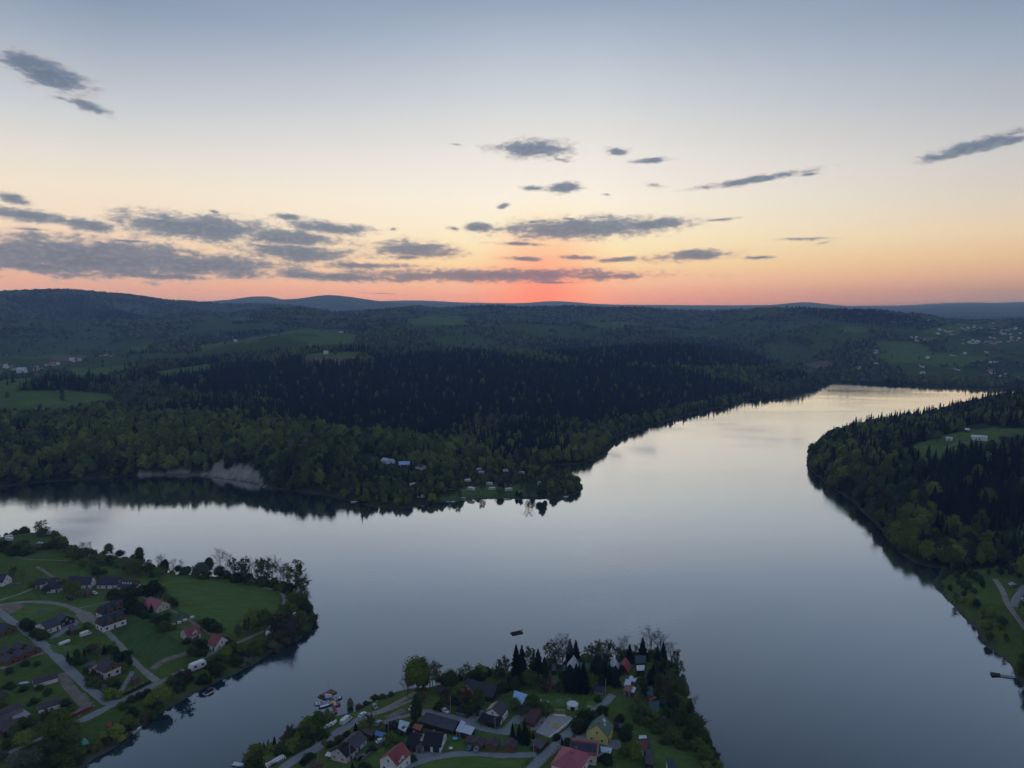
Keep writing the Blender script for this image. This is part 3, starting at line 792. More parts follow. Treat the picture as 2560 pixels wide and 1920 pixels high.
class MB:
    """Gathers triangles and quads into one mesh."""

    def __init__(self):
        self.v, self.f, self.m, self.n = [], [], [], 0

    def add(self, v, f, mat=0):
        v = np.asarray(v, float).reshape(-1, 3)
        self.v.append(v)
        for q in f:
            self.f.append(tuple(int(i) + self.n for i in q))
            self.m.append(mat)
        self.n += len(v)

    def box(self, x0, x1, y0, y1, z0, z1, mat=0):
        self.add([(x0, y0, z0), (x1, y0, z0), (x1, y1, z0), (x0, y1, z0), (x0, y0, z1), (x1, y0, z1), (x1, y1, z1), (x0, y1, z1)],
                 [(0, 3, 2, 1), (4, 5, 6, 7), (0, 1, 5, 4), (1, 2, 6, 5), (2, 3, 7, 6), (3, 0, 4, 7)], mat)

    def tube(self, a, b, ra, rb, k=5, mat=0):
        a = np.asarray(a, float); b = np.asarray(b, float)
        d = b - a
        L = np.linalg.norm(d)
        if L < 1e-6:
            return
        d = d / L
        u = np.cross(d, (0, 0, 1.0) if abs(d[2]) < 0.9 else (1.0, 0, 0)); u /= np.linalg.norm(u)
        w = np.cross(d, u)
        an = np.arange(k) * 2 * math.pi / k
        ring = np.cos(an)[:, None] * u + np.sin(an)[:, None] * w
        v = np.concatenate([a + ring * ra, b + ring * rb])
        f = [(i, (i + 1) % k, k + (i + 1) % k, k + i) for i in range(k)] + [tuple(range(k, 2 * k))] + [tuple(range(k - 1, -1, -1))]
        self.add(v, f, mat)

    def prism(self, poly, z0, z1, mat=0):
        """Upright prism over a counter-clockwise outline."""
        n = len(poly)
        v = [(x, y, z0) for x, y in poly] + [(x, y, z1) for x, y in poly]
        f = [tuple(range(n - 1, -1, -1)), tuple(range(n, 2 * n))] + [(i, (i + 1) % n, n + (i + 1) % n, n + i) for i in range(n)]
        self.add(v, f, mat)

    def mesh(self, name, mats, smooth=False):
        me = bpy.data.meshes.new(name)
        if self.v:
            me.from_pydata(np.concatenate(self.v).tolist(), [], self.f)
        for m in mats:
            me.materials.append(m)
        if len(mats) > 1:
            me.polygons.foreach_set('material_index', np.array(self.m, np.int32))
        if smooth:
            me.polygons.foreach_set('use_smooth', np.ones(len(me.polygons), bool))
        me.update()
        return me


def leaf_cloud(mb, pts, nrm, size, r, mat=0, rough=0.5):
    """One bent quad per leaf spray, facing roughly outwards."""
    n = len(pts)
    nn = nrm + r.normal(0, rough, (n, 3))
    nn /= np.linalg.norm(nn, axis=1)[:, None] + 1e-9
    a = np.cross(nn, r.normal(0, 1, (n, 3)))
    a /= np.linalg.norm(a, axis=1)[:, None] + 1e-9
    b = np.cross(nn, a)
    s = size * r.uniform(0.6, 1.35, n)[:, None]
    c = [pts + a * s * 0.6 + b * s * 0.55, pts - a * s * 0.7 + b * s * 0.4, pts - a * s * 0.5 - b * s * 0.6, pts + a * s * 0.65 - b * s * 0.5]
    v = np.stack(c, 1).reshape(-1, 3)
    mb.add(v, [(4 * i, 4 * i + 1, 4 * i + 2, 4 * i + 3) for i in range(n)], mat)


def spruce_mesh(seed, tiers=13, per=9, width=0.19, trunk=True):
    """Unit-high spruce: drooping boughs in whorls round a spire, gaps between."""
    r = np.random.default_rng(seed)
    mb = MB()
    for k in range(tiers):
        f = k / tiers
        z = 0.10 + 0.88 * f
        R = width * (1 - f) ** 0.85 * r.uniform(0.82, 1.12) + 0.008
        a0 = r.uniform(0, 6.28)
        for j in range(per):
            a = a0 + j * 2 * math.pi / per + r.normal(0, 0.16)
            L = R * r.uniform(0.68, 1.2)
            w = 2.9 * R / per * r.uniform(0.8, 1.3) + 0.01
            dz = -0.055 * (1 - 0.5 * f) * r.uniform(0.6, 1.5)
            ca, sa = math.cos(a), math.sin(a)
            tip = (ca * L, sa * L, z + dz)
            m1 = (ca * L * .55 - sa * w, sa * L * .55 + ca * w, z + dz * .55 - 0.012)
            m2 = (ca * L * .55 + sa * w, sa * L * .55 - ca * w, z + dz * .55 - 0.012)
            mb.add([(0, 0, z + 0.045), m1, tip, m2], [(0, 1, 2), (0, 2, 3)])
    mb.tube((0, 0, 0.09), (0, 0, 0.97), width * 0.42, 0.004, 6)
    return mb


def crown_mesh(seed, n, lobes=8, tall=1.0, wide=0.36, leaf=0.045, core=0.78, base=0.22, drop=0.0):
    """Unit-high broadleaf crown: overlapping lobes of leaf sprays round dark, lumpy cores."""
    r = np.random.default_rng(seed)
    mb = MB()
    L = []
    for k in range(lobes):
        f = (k + 0.5) / lobes
        a = k * 2.4 + r.uniform(0, 0.8)
        zc = base + (1 - base) * (0.18 + 0.62 * f) + r.normal(0, 0.02)
        rad = wide * (0.40 + 0.26 * math.sin(math.pi * (0.25 + 0.6 * f))) * r.uniform(0.75, 1.25)
        off = wide * (0.60 * math.sin(math.pi * (0.35 + 0.62 * f))) * r.uniform(0.7, 1.15)
        L.append((np.array([math.cos(a) * off, math.sin(a) * off, zc]), rad))
    L.append((np.array([0, 0, base + (1 - base) * 0.55]), wide * 0.72))
    L.append((np.array([r.normal(0, .03), r.normal(0, .03), 1 - wide * 0.5]), wide * 0.50))
    w = np.array([q[1] ** 2 for q in L]); w /= w.sum()
    for (c, rad), q in zip(L, w):
        m = max(6, int(n * q))
        d = r.normal(0, 1, (m, 3)); d /= np.linalg.norm(d, axis=1)[:, None]
        d[:, 2] = np.where(d[:, 2] < -0.45, -d[:, 2], d[:, 2])
        p = c + d * rad * np.array([1, 1, tall]) * r.uniform(0.76, 1.20, m)[:, None]
        leaf_cloud(mb, p, d * np.array([1, 1, 0.8]) + (0, 0, .25), leaf, r, 0, 0.38)
        # lumpy core
        k1, k2 = 7, 4
        v = [(0, 0, -1)]
        for i in range(1, k2):
            ph = -math.pi / 2 + math.pi * i / k2
            for j in range(k1):
                th = 2 * math.pi * j / k1 + i * 0.4
                v.append((math.cos(ph) * math.cos(th), math.cos(ph) * math.sin(th), math.sin(ph)))
        v.append((0, 0, 1))
        v = np.array(v) * (core * rad * np.array([1, 1, tall])) * r.uniform(0.82, 1.12, len(v))[:, None] + c
        f = [(0, 1 + (j + 1) % k1, 1 + j) for j in range(k1)]
        for i in range(k2 - 2):
            for j in range(k1):
                o = 1 + i * k1
                f.append((o + j, o + (j + 1) % k1, o + k1 + (j + 1) % k1, o + k1 + j))
        o = 1 + (k2 - 2) * k1
        f += [(o + j, o + (j + 1) % k1, len(v) - 1) for j in range(k1)]
        mb.add(v, f)
    return mb


def trunk_mesh(seed, h=0.5, rad=0.018, limbs=4):
    r = np.random.default_rng(seed)
    mb = MB()
    p = np.array([0, 0, -0.04])
    for k in range(3):
        q = p + np.array([r.normal(0, .012), r.normal(0, .012), (h + 0.04) / 3])
        mb.tube(p, q, rad * (1 - .22 * k), rad * (1 - .22 * (k + 1)), 6)
        p = q
    for k in range(limbs):
        a = k * 6.28 / limbs + r.uniform(0, .8)
        s = np.array([0, 0, h * r.uniform(.55, .95)])
        e = s + np.array([math.cos(a) * .13, math.sin(a) * .13, .16 + .08 * r.random()])
        mb.tube(s, e, rad * .5, rad * .15, 4)
    return mb


def bare_mesh(seed, limbs=16, wide=0.24, buds=400, leaf=0.016, low=0.20, fine=3):
    """Unit-high slender tree in early spring: a leader, rising limbs all the way up, twigs and a haze of buds. Returns (trunk, crown)."""
    r = np.random.default_rng(seed)
    tr, cr = MB(), MB()
    p = np.array([0, 0, -0.03]); lead = [p]
    for k in range(6):
        q = p + np.array([r.normal(0, .012), r.normal(0, .012), 1.0 / 6])
        (tr if k < 2 else cr).tube(p, q, .015 * (1 - k / 6.6), .015 * (1 - (k + 1) / 6.6), 5)
        lead.append(q); p = q
    lead = np.array(lead)
    tips = [p]
    for k in range(limbs):
        f = low + (0.93 - low) * (k + r.random() * .6) / limbs
        b = np.array([np.interp(f, lead[:, 2], lead[:, c]) for c in range(2)] + [f])
        a = k * 2.4 + r.normal(0, .4)
        L = wide * (math.sin(math.pi * (0.22 + 0.68 * (f - low) / (1 - low))) ** .8) * r.uniform(.75, 1.25) + .04
        d = np.array([math.cos(a), math.sin(a), r.uniform(.55, 1.1)]); d /= np.linalg.norm(d)
        m = b + d * L * .55; e = m + (d + np.array([0, 0, .5])) * L * .5
        cr.tube(b, m, .0065, .0045, 3); cr.tube(m, e, .0045, .0018, 3)
        tips += [e, m]
        for _ in range(fine):
            o = b + (e - b) * r.uniform(.3, .95)
            g = d + r.normal(0, .55, 3) + np.array([0, 0, .5]); g /= np.linalg.norm(g)
            t = o + g * L * r.uniform(.3, .6)
            cr.tube(o, t, .003, .001, 3); tips.append(t)
            o2 = o + (t - o) * .6; g = g + r.normal(0, .5, 3); t2 = o2 + g * L * .3
            cr.tube(o2, t2, .002, .001, 3); tips.append(t2)
    tips = np.array(tips)
    if buds:
        idx = r.integers(0, len(tips), buds)
        leaf_cloud(cr, tips[idx] + r.normal(0, 0.028, (buds, 3)), r.normal(0, 1, (buds, 3)), leaf, r)
    return tr, cr


TREE = {}          # kind -> list of (trunk mesh, crown mesh)


def reg(kind, trunk, crown, bark, leaf):
    a = trunk.mesh(kind + '_trunk', [bark]) if trunk else None
    b = crown.mesh(kind + '_crown', [leaf])
    TREE.setdefault(kind, []).append((a, b))


def spruce_trunk():
    mb = MB(); mb.tube((0, 0, -.06), (0, 0, .14), .016, .014, 6); return mb


_crowns = {}
for s in range(3):
    reg('spruce', spruce_trunk(), spruce_mesh(100 + s, 17, 11, 0.185 + 0.02 * s), M_BARK, M_SPRUCE)
for s in range(4):
    for kind, mat in (('fresh', M_FRESH), ('green', M_GREEN), ('dark', M_DARK), ('grey', M_GREY), ('blossom', M_BLOSSOM)):
        if kind in ('grey', 'blossom') and s > 1:
            continue
        reg(kind, trunk_mesh(s + 7), crown_mesh(200 + s, 1050, 9 + 2 * s, (1.0, 1.15, 1.5, .95)[s], (.35, .31, .23, .41)[s], 0.038, core=.72, base=(.2, .16, .1, .24)[s]), M_BARK, mat)
for s in range(3):
    reg('tall', trunk_mesh(s + 17, .4, .012), crown_mesh(260 + s, 520, 9, 1.7, 0.17 + .02 * s, 0.036, base=0.12), M_BIRCHBARK, M_FRESH)
for s in range(4):
    a, b = bare_mesh(300 + s, 19, 0.23, 420, 0.014, .20, 6); reg('bare', a, b, M_BARK, M_MAUVE)
    a, b = bare_mesh(320 + s, 18, 0.27, 1100, 0.030, .10, 4); reg('budding', a, b, M_BARK, M_BUD)
    a, b = bare_mesh(340 + s, 18, 0.26, 1150, 0.031, .08, 4); reg('leafing', a, b, M_BARK, M_GREEN)
for s in range(3):
    for kind, mat in (('bush', M_GREEN), ('bush_dark', M_DARK), ('bush_fresh', M_FRESH), ('bush_brown', M_BUD), ('bush_grey', M_GREY)):
        reg(kind, None, crown_mesh(400 + s, 330, 6, 0.85, 0.56, 0.085, base=-0.25), None, mat)

# distant versions, whole tree in one mesh, for the woods that read as one mass
FARP = {}


def far_proto(kind, mats, builds):
    for k, (mb) in enumerate(builds):
        me = mb.mesh('%s_far' % kind, mats)
        o = bpy.data.objects.new('%s_far' % kind, me)
        FARP.setdefault(kind, []).append(o)


far_proto('spruce', [M_SPRUCE], [spruce_mesh(500 + s, 9, 7, 0.19 + .015 * s) for s in range(4)])
for kind, mat in (('fresh', M_FRESH), ('green', M_GREEN), ('dark', M_DARK), ('grey', M_GREY), ('budding', M_BUD), ('mauve', M_MAUVE)):
    far_proto(kind, [mat], [crown_mesh(520 + s, 130, 5 + s, (1.05, 1.2, 1.5, .95)[s], (.36, .31, .23, .42)[s], 0.075, core=.90, base=0.08) for s in range(4)])


# ------------------------------------------------------------------ placing trees as things
COPIED = []
GROUND_TAKEN = []


def tag(o, label, cat, group=None):
    o['label'] = label; o['category'] = cat
    if group:
        o['group'] = group
    return o


_proto = {}
TREE_WORD = {'spruce': 'spruce_tree', 'fresh': 'broadleaf_tree', 'green': 'broadleaf_tree', 'dark': 'broadleaf_tree', 'grey': 'willow_tree', 'blossom': 'blossom_tree', 'tall': 'birch_tree',
             'bare': 'bare_tree', 'budding': 'budding_tree', 'leafing': 'leafing_tree', 'bush': 'bush', 'bush_dark': 'bush', 'bush_fresh': 'bush', 'bush_brown': 'bush', 'bush_grey': 'bush'}


def place_tree(kind, x, y, h, label, group=None, z=None, wide=1.0, k=None):
    """A tree as an Empty at its foot with trunk and crown; copies share their meshes."""
    r = random.random()
    k = random.randrange(len(TREE[kind])) if k is None else k
    tr, cr = TREE[kind][k]
    if z is None:
        z = float(ground(x, y)[0]) - 0.15
    isbush = kind.startswith('bush')
    sx = h * wide * random.uniform(0.92, 1.08)
    key = (kind, k)
    if key not in _proto:
        if isbush:
            root = bpy.data.objects.new('bush', cr)
            parts = []
        else:
            root = bpy.data.objects.new(TREE_WORD[kind], None)
            root.empty_display_size = 1
            parts = [bpy.data.objects.new('trunk', tr), bpy.data.objects.new('crown', cr)]
        _proto[key] = (root, parts)
        mk_root, mk_parts = root, parts
    else:
        r0, p0 = _proto[key]
        mk_root = r0.copy()
        mk_parts = [p.copy() for p in p0]
        if 'group' in mk_root:
            del mk_root['group']
    for p in mk_parts:
        p.parent = mk_root
        COL.objects.link(p)
    mk_root.location = (x, y, z)
    mk_root.rotation_euler = (random.uniform(-.03, .03), random.uniform(-.03, .03), random.uniform(0, 6.28))
    mk_root.scale = (sx, sx, h)
    COL.objects.link(mk_root)
    tag(mk_root, label, 'bush' if isbush else 'tree', group)
    return mk_root


# ------------------------------------------------------------------ woods
def hzone(a, b):
    if a < 1850:
        return 'on the lake-facing nose of the headland'
    if b < 940:
        return 'on the far flank of the headland'
    if b < 1040:
        return 'on the upper slope of the headland, under the clearing'
    if a > 2120:
        return 'in the dark middle of the headland wood'
    return 'on the lower slope of the headland, above the cove' if b > 1120 else 'halfway down the headland slope'


def scatter():
    out = []
    bands = [(560, 1120, 7.5, 1.0), (1120, 1750, 9.2, 1.05), (1750, 2700, 14, 1.30), (2700, 4100, 21, 1.85), (4100, 6600, 36, 2.6)]
    for y0, y1, sp, scl in bands:
        xs = np.arange(-0.82 * y1, 0.82 * y1, sp); ys = np.arange(y0, y1, sp)
        gx, gy = np.meshgrid(xs, ys)
        gx = gx + rng.uniform(-.46, .46, gx.shape) * sp; gy = gy + rng.uniform(-.46, .46, gx.shape) * sp
        ok = np.abs(gx) < 0.80 * gy
        out.append(np.stack([gx[ok], gy[ok], np.full(ok.sum(), scl)], 1))
    # the near headland and its shore
    sp = 6.5
    gx, gy = np.meshgrid(np.arange(130, 470, sp), np.arange(330, 560, sp))
    gx = gx + rng.uniform(-.46, .46, gx.shape) * sp; gy = gy + rng.uniform(-.46, .46, gx.shape) * sp
    out.append(np.stack([gx.ravel(), gy.ravel(), np.ones(gx.size)], 1))
    sp = 6.0
    gx, gy = np.meshgrid(np.arange(-190, 80, sp), np.arange(640, 800, sp))
    gx = gx + rng.uniform(-.46, .46, gx.shape) * sp; gy = gy + rng.uniform(-.46, .46, gx.shape) * sp
    pz = ground(gx.ravel(), gy.ravel()).reshape(gx.shape)
    a_, b_ = view2212(gx, gy, pz)
    CAMP = [(840, 1000), (900, 990), (1180, 1010), (1255, 1035), (1250, 1068), (1000, 1078), (880, 1098), (800, 1060)]
    ok = inside(a_, b_, CAMP)
    out.append(np.stack([gx[ok], gy[ok], np.full(ok.sum(), 1.0)], 1))
    P = np.concatenate(out)
    x, y, scl = P.T
    z = ground(x, y)
    near = y < 2700
    dm = np.full(len(x), 400.0); dh = np.full(len(x), -400.0)
    dm[near] = sdist(x[near], y[near], MAIN); dh[near] = sdist(x[near], y[near], HEAD)
    d = np.maximum(dm, dh)
    keep = (d > 1.5) & (z > 0.35)
    x, y, z, scl, d, dh = (a[keep] for a in (x, y, z, scl, d, dh))
    xd, yd = view2212(x, y, z)
    edge = (vnoise(x / 11, y / 11, 61) - .5)
    xq = xd + edge * 9; yq = yd + edge * 3
    p_keep = np.ones(len(x))
    p_keep[in_any(xq, yq, FIELDS['meadow'])] = 0.012
    p_keep[in_any(xq, yq, FIELDS['meadow'][-2:])] = 0.42
    p_keep[in_any(xq, yq, FIELDS['meadow'][-3:-2])] = 0.035
    p_keep[in_any(xq, yq, FIELDS['soil'])] = 0.0
    p_keep[in_any(xd, yd, FIELDS['scree'])] = 0.10
    camp = in_any(xd, yd, [[(700, 1030), (770, 990), (840, 985), (900, 985), (1180, 1005), (1262, 1030), (1258, 1070), (1000, 1080), (880, 1100), (790, 1085), (690, 1066)]])
    p_keep[camp] *= 0.8
    # keep the pitches of the caravans, and the view to them over the lake, free of trees
    for zx, zy in ((150, 627), (240, 760), (510, 732), (780, 577), (818, 677), (845, 490), (938, 486), (1030, 614), (1062, 674), (1252, 685), (1216, 463), (1402, 487), (1625, 612), (1645, 640), (912, 446), (750, 433)):
        q = at(1000 + zx / 4.608, 1080 + zy / 4.608, 3.5)
        p_keep[(np.abs(x - q[0]) < 6.5) & (y - q[1] < 5) & (y - q[1] > -20)] = 0.0
    for zx, zy in ((1418, 890), (1262, 850), (1304, 856), (1116, 832), (1562, 905)):
        q = at(600 + zx / 3.456, 900 + zy / 3.456, 14)
        p_keep[(np.abs(x - q[0]) < 9) & (y - q[1] < 6) & (y - q[1] > -30)] = 0.0
    for zx, zy in ((1800, 640), (1520, 650), (1690, 572), (2030, 650)):
        q = at(1960 + zx / 3.687, 920 + zy / 3.687, 38)
        p_keep[(np.abs(x - q[0]) < 16) & (y - q[1] < 10) & (y - q[1] > -45)] = 0.0
    town = in_any(xd, yd, [[(0, 778), (120, 772), (190, 790), (90, 815), (0, 820)], [(1940, 728), (2212, 690), (2212, 790), (2080, 760)], [(2130, 760), (2212, 760), (2212, 825), (2110, 815)]])
    p_keep[town] *= 0.30
    shorehead = (dh > 0) & in_any(xd, yd, [[(2020, 1232), (2140, 1220), (2212, 1230), (2212, 1480), (2020, 1280)]])
    p_keep[shorehead] *= 0.55
    roadh = in_any(xd, yd, [[(2130, 1246), (2175, 1244), (2230, 1262), (2230, 1420), (2180, 1372), (2150, 1330), (2140, 1290)]])
    p_keep[roadh] = 0.0
    openland = (fbm(x / 210, y / 210, 71, 3) > 0.575) & (y > 1000) & (dh < 0) & ~in_any(xd, yd, SPRUCE)
    p_keep[openland & (y > 1800)] *= 0.10
    hidden_cut = np.ones(len(x), bool)
    # leave out what a nearer ridge hides from this shore with fifteen metres to spare
    ang = (GZ + 6 - CAM_H) / GY
    run = np.maximum.accumulate(ang, 0)
    i = np.clip(np.searchsorted(_gy, y) - 2, 0, NTY - 1); j = np.clip(((x / y + 1.2) / 2.4 * (NTX - 1)).astype(int), 0, NTX - 1)
    hidden_cut = (z + 15 * scl + 14 - CAM_H) / y > run[i, j]
    keep = (rng.random(len(x)) < p_keep) & hidden_cut
    x, y, z, scl, d, dh, xd, yd, camp, shorehead = (a[keep] for a in (x, y, z, scl, d, dh, xd, yd, camp, shorehead))
    n = len(x)
    u = rng.random(n)
    sp_poly = in_any(xd + (vnoise(x / 30, y / 30, 81) - .5) * 30, yd + (vnoise(x / 30, y / 30, 82) - .5) * 12, SPRUCE)
    patch = fbm(x / 150, y / 150, 91, 3)
    ps = np.where(sp_poly, np.where(dh > 0, 0.94, 0.92), np.clip((patch - 0.52) * 5, 0.03, 0.88))
    ps = np.where((dh > 0) & ~sp_poly, 0.40, ps)
    ps = np.where(camp | shorehead, 0.05, ps)
    bank = (y < 900) & (x < -60) & (dh < 0)
    ps = np.where(bank, 0.05, ps)
    shoreband = (d < 28) & ~bank
    ps = np.where(shoreband, ps * 0.25, ps)
    kind = np.full(n, 'green ', dtype='<U8')
    v = rng.random(n)
    tone = fbm(x / 90, y / 90, 95, 3)
    pf = np.clip((tone - 0.42) * 4.0, 0.04, 0.75)
    pf = np.where(sp_poly, 0.3, pf)
    pf = np.where((y > 2050) & (dh < 0), np.clip(pf + 0.28, 0, .9), pf)  # sun-side lightness of the far hills put into the colour by more fresh trees
    ps = np.where((y > 2050) & ~sp_poly, np.minimum(ps, .25), ps)
    kind = np.where(v < pf, 'fresh', np.where(v < pf + 0.34 * (1 - pf), 'green', np.where(v < pf + 0.66 * (1 - pf), 'dark', np.where(v < pf + 0.78 * (1 - pf), 'budding', np.where(v < pf + 0.91 * (1 - pf), 'mauve', 'grey')))))
    kind = np.where(bank & np.isin(kind, ['budding', 'mauve', 'grey']) & (rng.random(n) < .75), 'green', kind)
    kind = np.where((dh > 0) & np.isin(kind, ['mauve', 'grey', 'budding']) & (rng.random(n) < .6), 'dark', kind)
    kind = np.where(u < ps, 'spruce', kind)
    base_h = np.where(kind == 'spruce', rng.uniform(13, 23, n), rng.uniform(9.5, 17.5, n))
    h = base_h * np.where(scl > 1.2, 0.80, 1.0)
    h = np.where(camp, h * 0.55, np.where(shorehead, h * .42, h))
    h = np.where(bank, h * 1.12, np.where((y > 950) & (kind != 'spruce'), h * 0.84, h))
    fieldfront = in_any(xd, yd, [[(-20, 885), (260, 866), (330, 880), (300, 905), (60, 912), (-20, 912)]])
    h = np.where(fieldfront, h * 0.62, h)
    wide = np.where(kind == 'spruce', 1.0 * np.where(scl > 1.3, 1.0, 1.0), rng.uniform(0.86, 1.2, n)) * np.where(scl > 1.3, 1.08 * scl / 0.80, 1.0)
    inview = (xd > -25) & (xd < 2240) & (yd < 1700)
    # the 300 or so of each kind that show largest become trees of their own
    order = np.argsort(y)
    single = np.zeros(n, bool)
    cnt = {}
    lim = {'spruce': 230, 'fresh': 90, 'green': 90, 'dark': 90, 'budding': 60, 'mauve': 45, 'grey': 35}
    for q in order:
        if y[q] > 1000:
            break
        k = kind[q]
        if inview[q] and cnt.get(k, 0) < lim[k]:
            single[q] = True
            cnt[k] = cnt.get(k, 0) + 1
    word = {'spruce': ('spruce', 'dark green spruce'), 'fresh': ('fresh', 'yellow-green broadleaf tree'), 'green': ('green', 'mid-green broadleaf tree'), 'dark': ('dark', 'deep green broadleaf tree'),
            'budding': ('budding', 'brownish budding tree'), 'mauve': ('bare', 'bare greyish mauve tree'), 'grey': ('grey', 'pale grey-green willow')}
    for q in np.nonzero(single)[0]:
        kd, wd = word[kind[q]]
        wd = ('tall ' if h[q] > 18.5 else ('low ' if h[q] < 14 else 'middling ')) + wd
        if dh[q] > 0:
            where = 'growing along the open shore of the wooded headland' if shorehead[q] else ('at the waterline of the wooded headland' if d[q] < 22 else ('on the clearing edge atop the wooded headland' if 925 < yd[q] < 985 and xd[q] > 1930 else hzone(xd[q], yd[q])))
        elif camp[q]:
            where = 'among the caravans on the camping point'
        elif bank[q]:
            where = 'on the steep wooded bank across the lake' if d[q] < 90 else 'on the shelf above the steep wooded bank'
        else:
            where = 'at the foot of the dark spruce slope'
        place_tree(kd, x[q], y[q], h[q] * (1.0 if kd != 'grey' else .85), wd + ' ' + where, wd + ' kind ' + where, z=z[q] - 0.4, wide=float(wide[q]) * (1.0 if kind[q] != 'mauve' else 1.15))
    rest = ~single
    names = {'spruce': 'spruce_forest', 'fresh': 'spring_green_woods', 'green': 'green_woods', 'dark': 'dark_green_woods', 'budding': 'budding_woods', 'mauve': 'bare_woods', 'grey': 'willow_woods'}
    for k in names:
        s = rest & (kind == k)
        forest_object(names[k], k, x[s], y[s], z[s] - 0.6, h[s], wide[s])
    return n


def forest_object(name, kind, x, y, z, h, wide):
    n = len(x)
    me = bpy.data.meshes.new(name)
    me.vertices.add(n)
    me.vertices.foreach_set('co', np.stack([x, y, z], 1).astype(np.float32).ravel())
    a = me.attributes.new('size', 'FLOAT_VECTOR', 'POINT')
    a.data.foreach_set('vector', np.stack([h * wide, h * wide, h], 1).astype(np.float32).ravel())
    a = me.attributes.new('turn', 'FLOAT', 'POINT')
    a.data.foreach_set('value', rng.uniform(0, 6.28, n).astype(np.float32))
    a = me.attributes.new('pick', 'INT', 'POINT')
    a.data.foreach_set('value', rng.integers(0, len(FARP[kind]), n).astype(np.int32))
    ob = bpy.data.objects.new(name, me)
    ob['kind'] = 'stuff'
    COL.objects.link(ob)
    g = bpy.data.node_groups.new(name + '_scatter', 'GeometryNodeTree')
    g.interface.new_socket('Geometry', in_out='INPUT', socket_type='NodeSocketGeometry')
    g.interface.new_socket('Geometry', in_out='OUTPUT', socket_type='NodeSocketGeometry')
    gi = g.nodes.new('NodeGroupInput'); go = g.nodes.new('NodeGroupOutput')
    inst = g.nodes.new('GeometryNodeInstanceOnPoints')
    jn = g.nodes.new('GeometryNodeJoinGeometry')
    for p in reversed(FARP[kind]):
        oi = g.nodes.new('GeometryNodeObjectInfo')
        oi.inputs['Object'].default_value = p
        oi.inputs['As Instance'].default_value = True
        g.links.new(oi.outputs['Geometry'], jn.inputs[0])
    g.links.new(gi.outputs[0], inst.inputs['Points'])
    g.links.new(jn.outputs[0], inst.inputs['Instance'])
    inst.inputs['Pick Instance'].default_value = True

    def named(nm, ty):
        q = g.nodes.new('GeometryNodeInputNamedAttribute'); q.data_type = ty
        q.inputs['Name'].default_value = nm
        return q.outputs[0]
    g.links.new(named('pick', 'INT'), inst.inputs['Instance Index'])
    g.links.new(named('size', 'FLOAT_VECTOR'), inst.inputs['Scale'])
    cx = g.nodes.new('ShaderNodeCombineXYZ')
    g.links.new(named('turn', 'FLOAT'), cx.inputs[2])
    er = g.nodes.new('FunctionNodeEulerToRotation')
    g.links.new(cx.outputs[0], er.inputs[0])
    g.links.new(er.outputs[0], inst.inputs['Rotation'])
    g.links.new(inst.outputs[0], go.inputs[0])
    md = ob.modifiers.new('scatter', 'NODES')
    md.node_group = g


N_WOOD = scatter()
print('woods', N_WOOD)

# ------------------------------------------------------------------ close-up views of the photograph used to measure the villages: origin and enlargement
CROPS = {'c1': (0, 1280, 5.183), 'c2': (400, 1340, 5.183), 'c3': (0, 1600, 5.183), 'c4': (640, 1600, 5.183), 'c5': (1000, 1580, 5.183), 'c6': (1380, 1580, 5.183),
         'k1': (1000, 1730, 8.732), 'k2': (1200, 1730, 8.732), 'k3': (1380, 1730, 7.373), 'kp': (780, 1720, 20.74), 'kb': (480, 1690, 27.65), 'kr': (1260, 1560, 31.6),
         'kd': (2470, 1660, 24.58), 'ks': (560, 1880, 15.8), 'h1': (1960, 920, 3.687), 'h2': (2160, 1370, 4.1475), 'm1': (0, 900, 3.456), 'm2': (600, 900, 3.456),
         'm3': (1000, 1080, 4.608), 'r1': (1920, 720, 3.456), 'l1': (0, 700, 2.572), 'd': (0, 0, 1 / DS)}


def PX(c, p):
    o = CROPS[c]
    return o[0] + p[0] / o[2], o[1] + p[1] / o[2]


def GP(c, p, up=0.0):
    return G1(*PX(c, p), up)


def gz(x, y):
    return float(ground(x, y)[0])


LM = []       # (phrase, x, y): things a tree can be said to stand beside

# paints, roofs, walls
R_SLATE = plain('slate_blue_roof', (0.034, 0.040, 0.062), 0.55, 0.35, 0.12, 0.4, wave=(0.35, 'X'))
R_DARK = plain('dark_roof_felt', (0.022, 0.024, 0.032), 0.8, 0.2, 0.2, 0.5)
R_GREY = plain('weathered_grey_sheet', (0.075, 0.076, 0.094), 0.7, 0.3, 0.2, 0.35, wave=(0.4, 'X'))
R_BROWN = plain('brown_shingle', (0.090, 0.066, 0.072), 0.8, 0.2, 0.2, 0.6, wave=(0.3, 'Y'))
R_PLUM = plain('plum_sheet', (0.095, 0.045, 0.050), 0.6, 0.3, 0.15, 0.5, wave=(0.3, 'X'))
R_RED = plain('red_tile_roof', (0.30, 0.065, 0.072), 0.6, 0.35, 0.12, 0.5, wave=(0.3, 'X'))
R_PINK = plain('rose_red_sheet', (0.40, 0.105, 0.125), 0.55, 0.4, 0.10, 0.4, wave=(0.35, 'X'))
R_RUST = plain('rusty_roof', (0.30, 0.12, 0.085), 0.8, 0.2, 0.3, 0.8, wave=(0.3, 'X'))
R_GREEN = plain('green_sheet', (0.060, 0.150, 0.120), 0.45, 0.4, 0.10, 0.4, wave=(0.35, 'X'))
R_TEAL = plain('dark_teal_sheet', (0.030, 0.070, 0.078), 0.6, 0.3, 0.15, 0.5)
R_PALE = plain('pale_zinc_sheet', (0.52, 0.58, 0.66), 0.42, 0.5, 0.08, 0.4, wave=(0.4, 'X'))
R_WHITE = plain('whitish_sheet', (0.62, 0.62, 0.63), 0.5, 0.4, 0.10, 0.5)
R_BLUE = plain('light_blue_sheet', (0.33, 0.52, 0.80), 0.45, 0.5, 0.16, 0.5, wave=(0.5, 'X'))
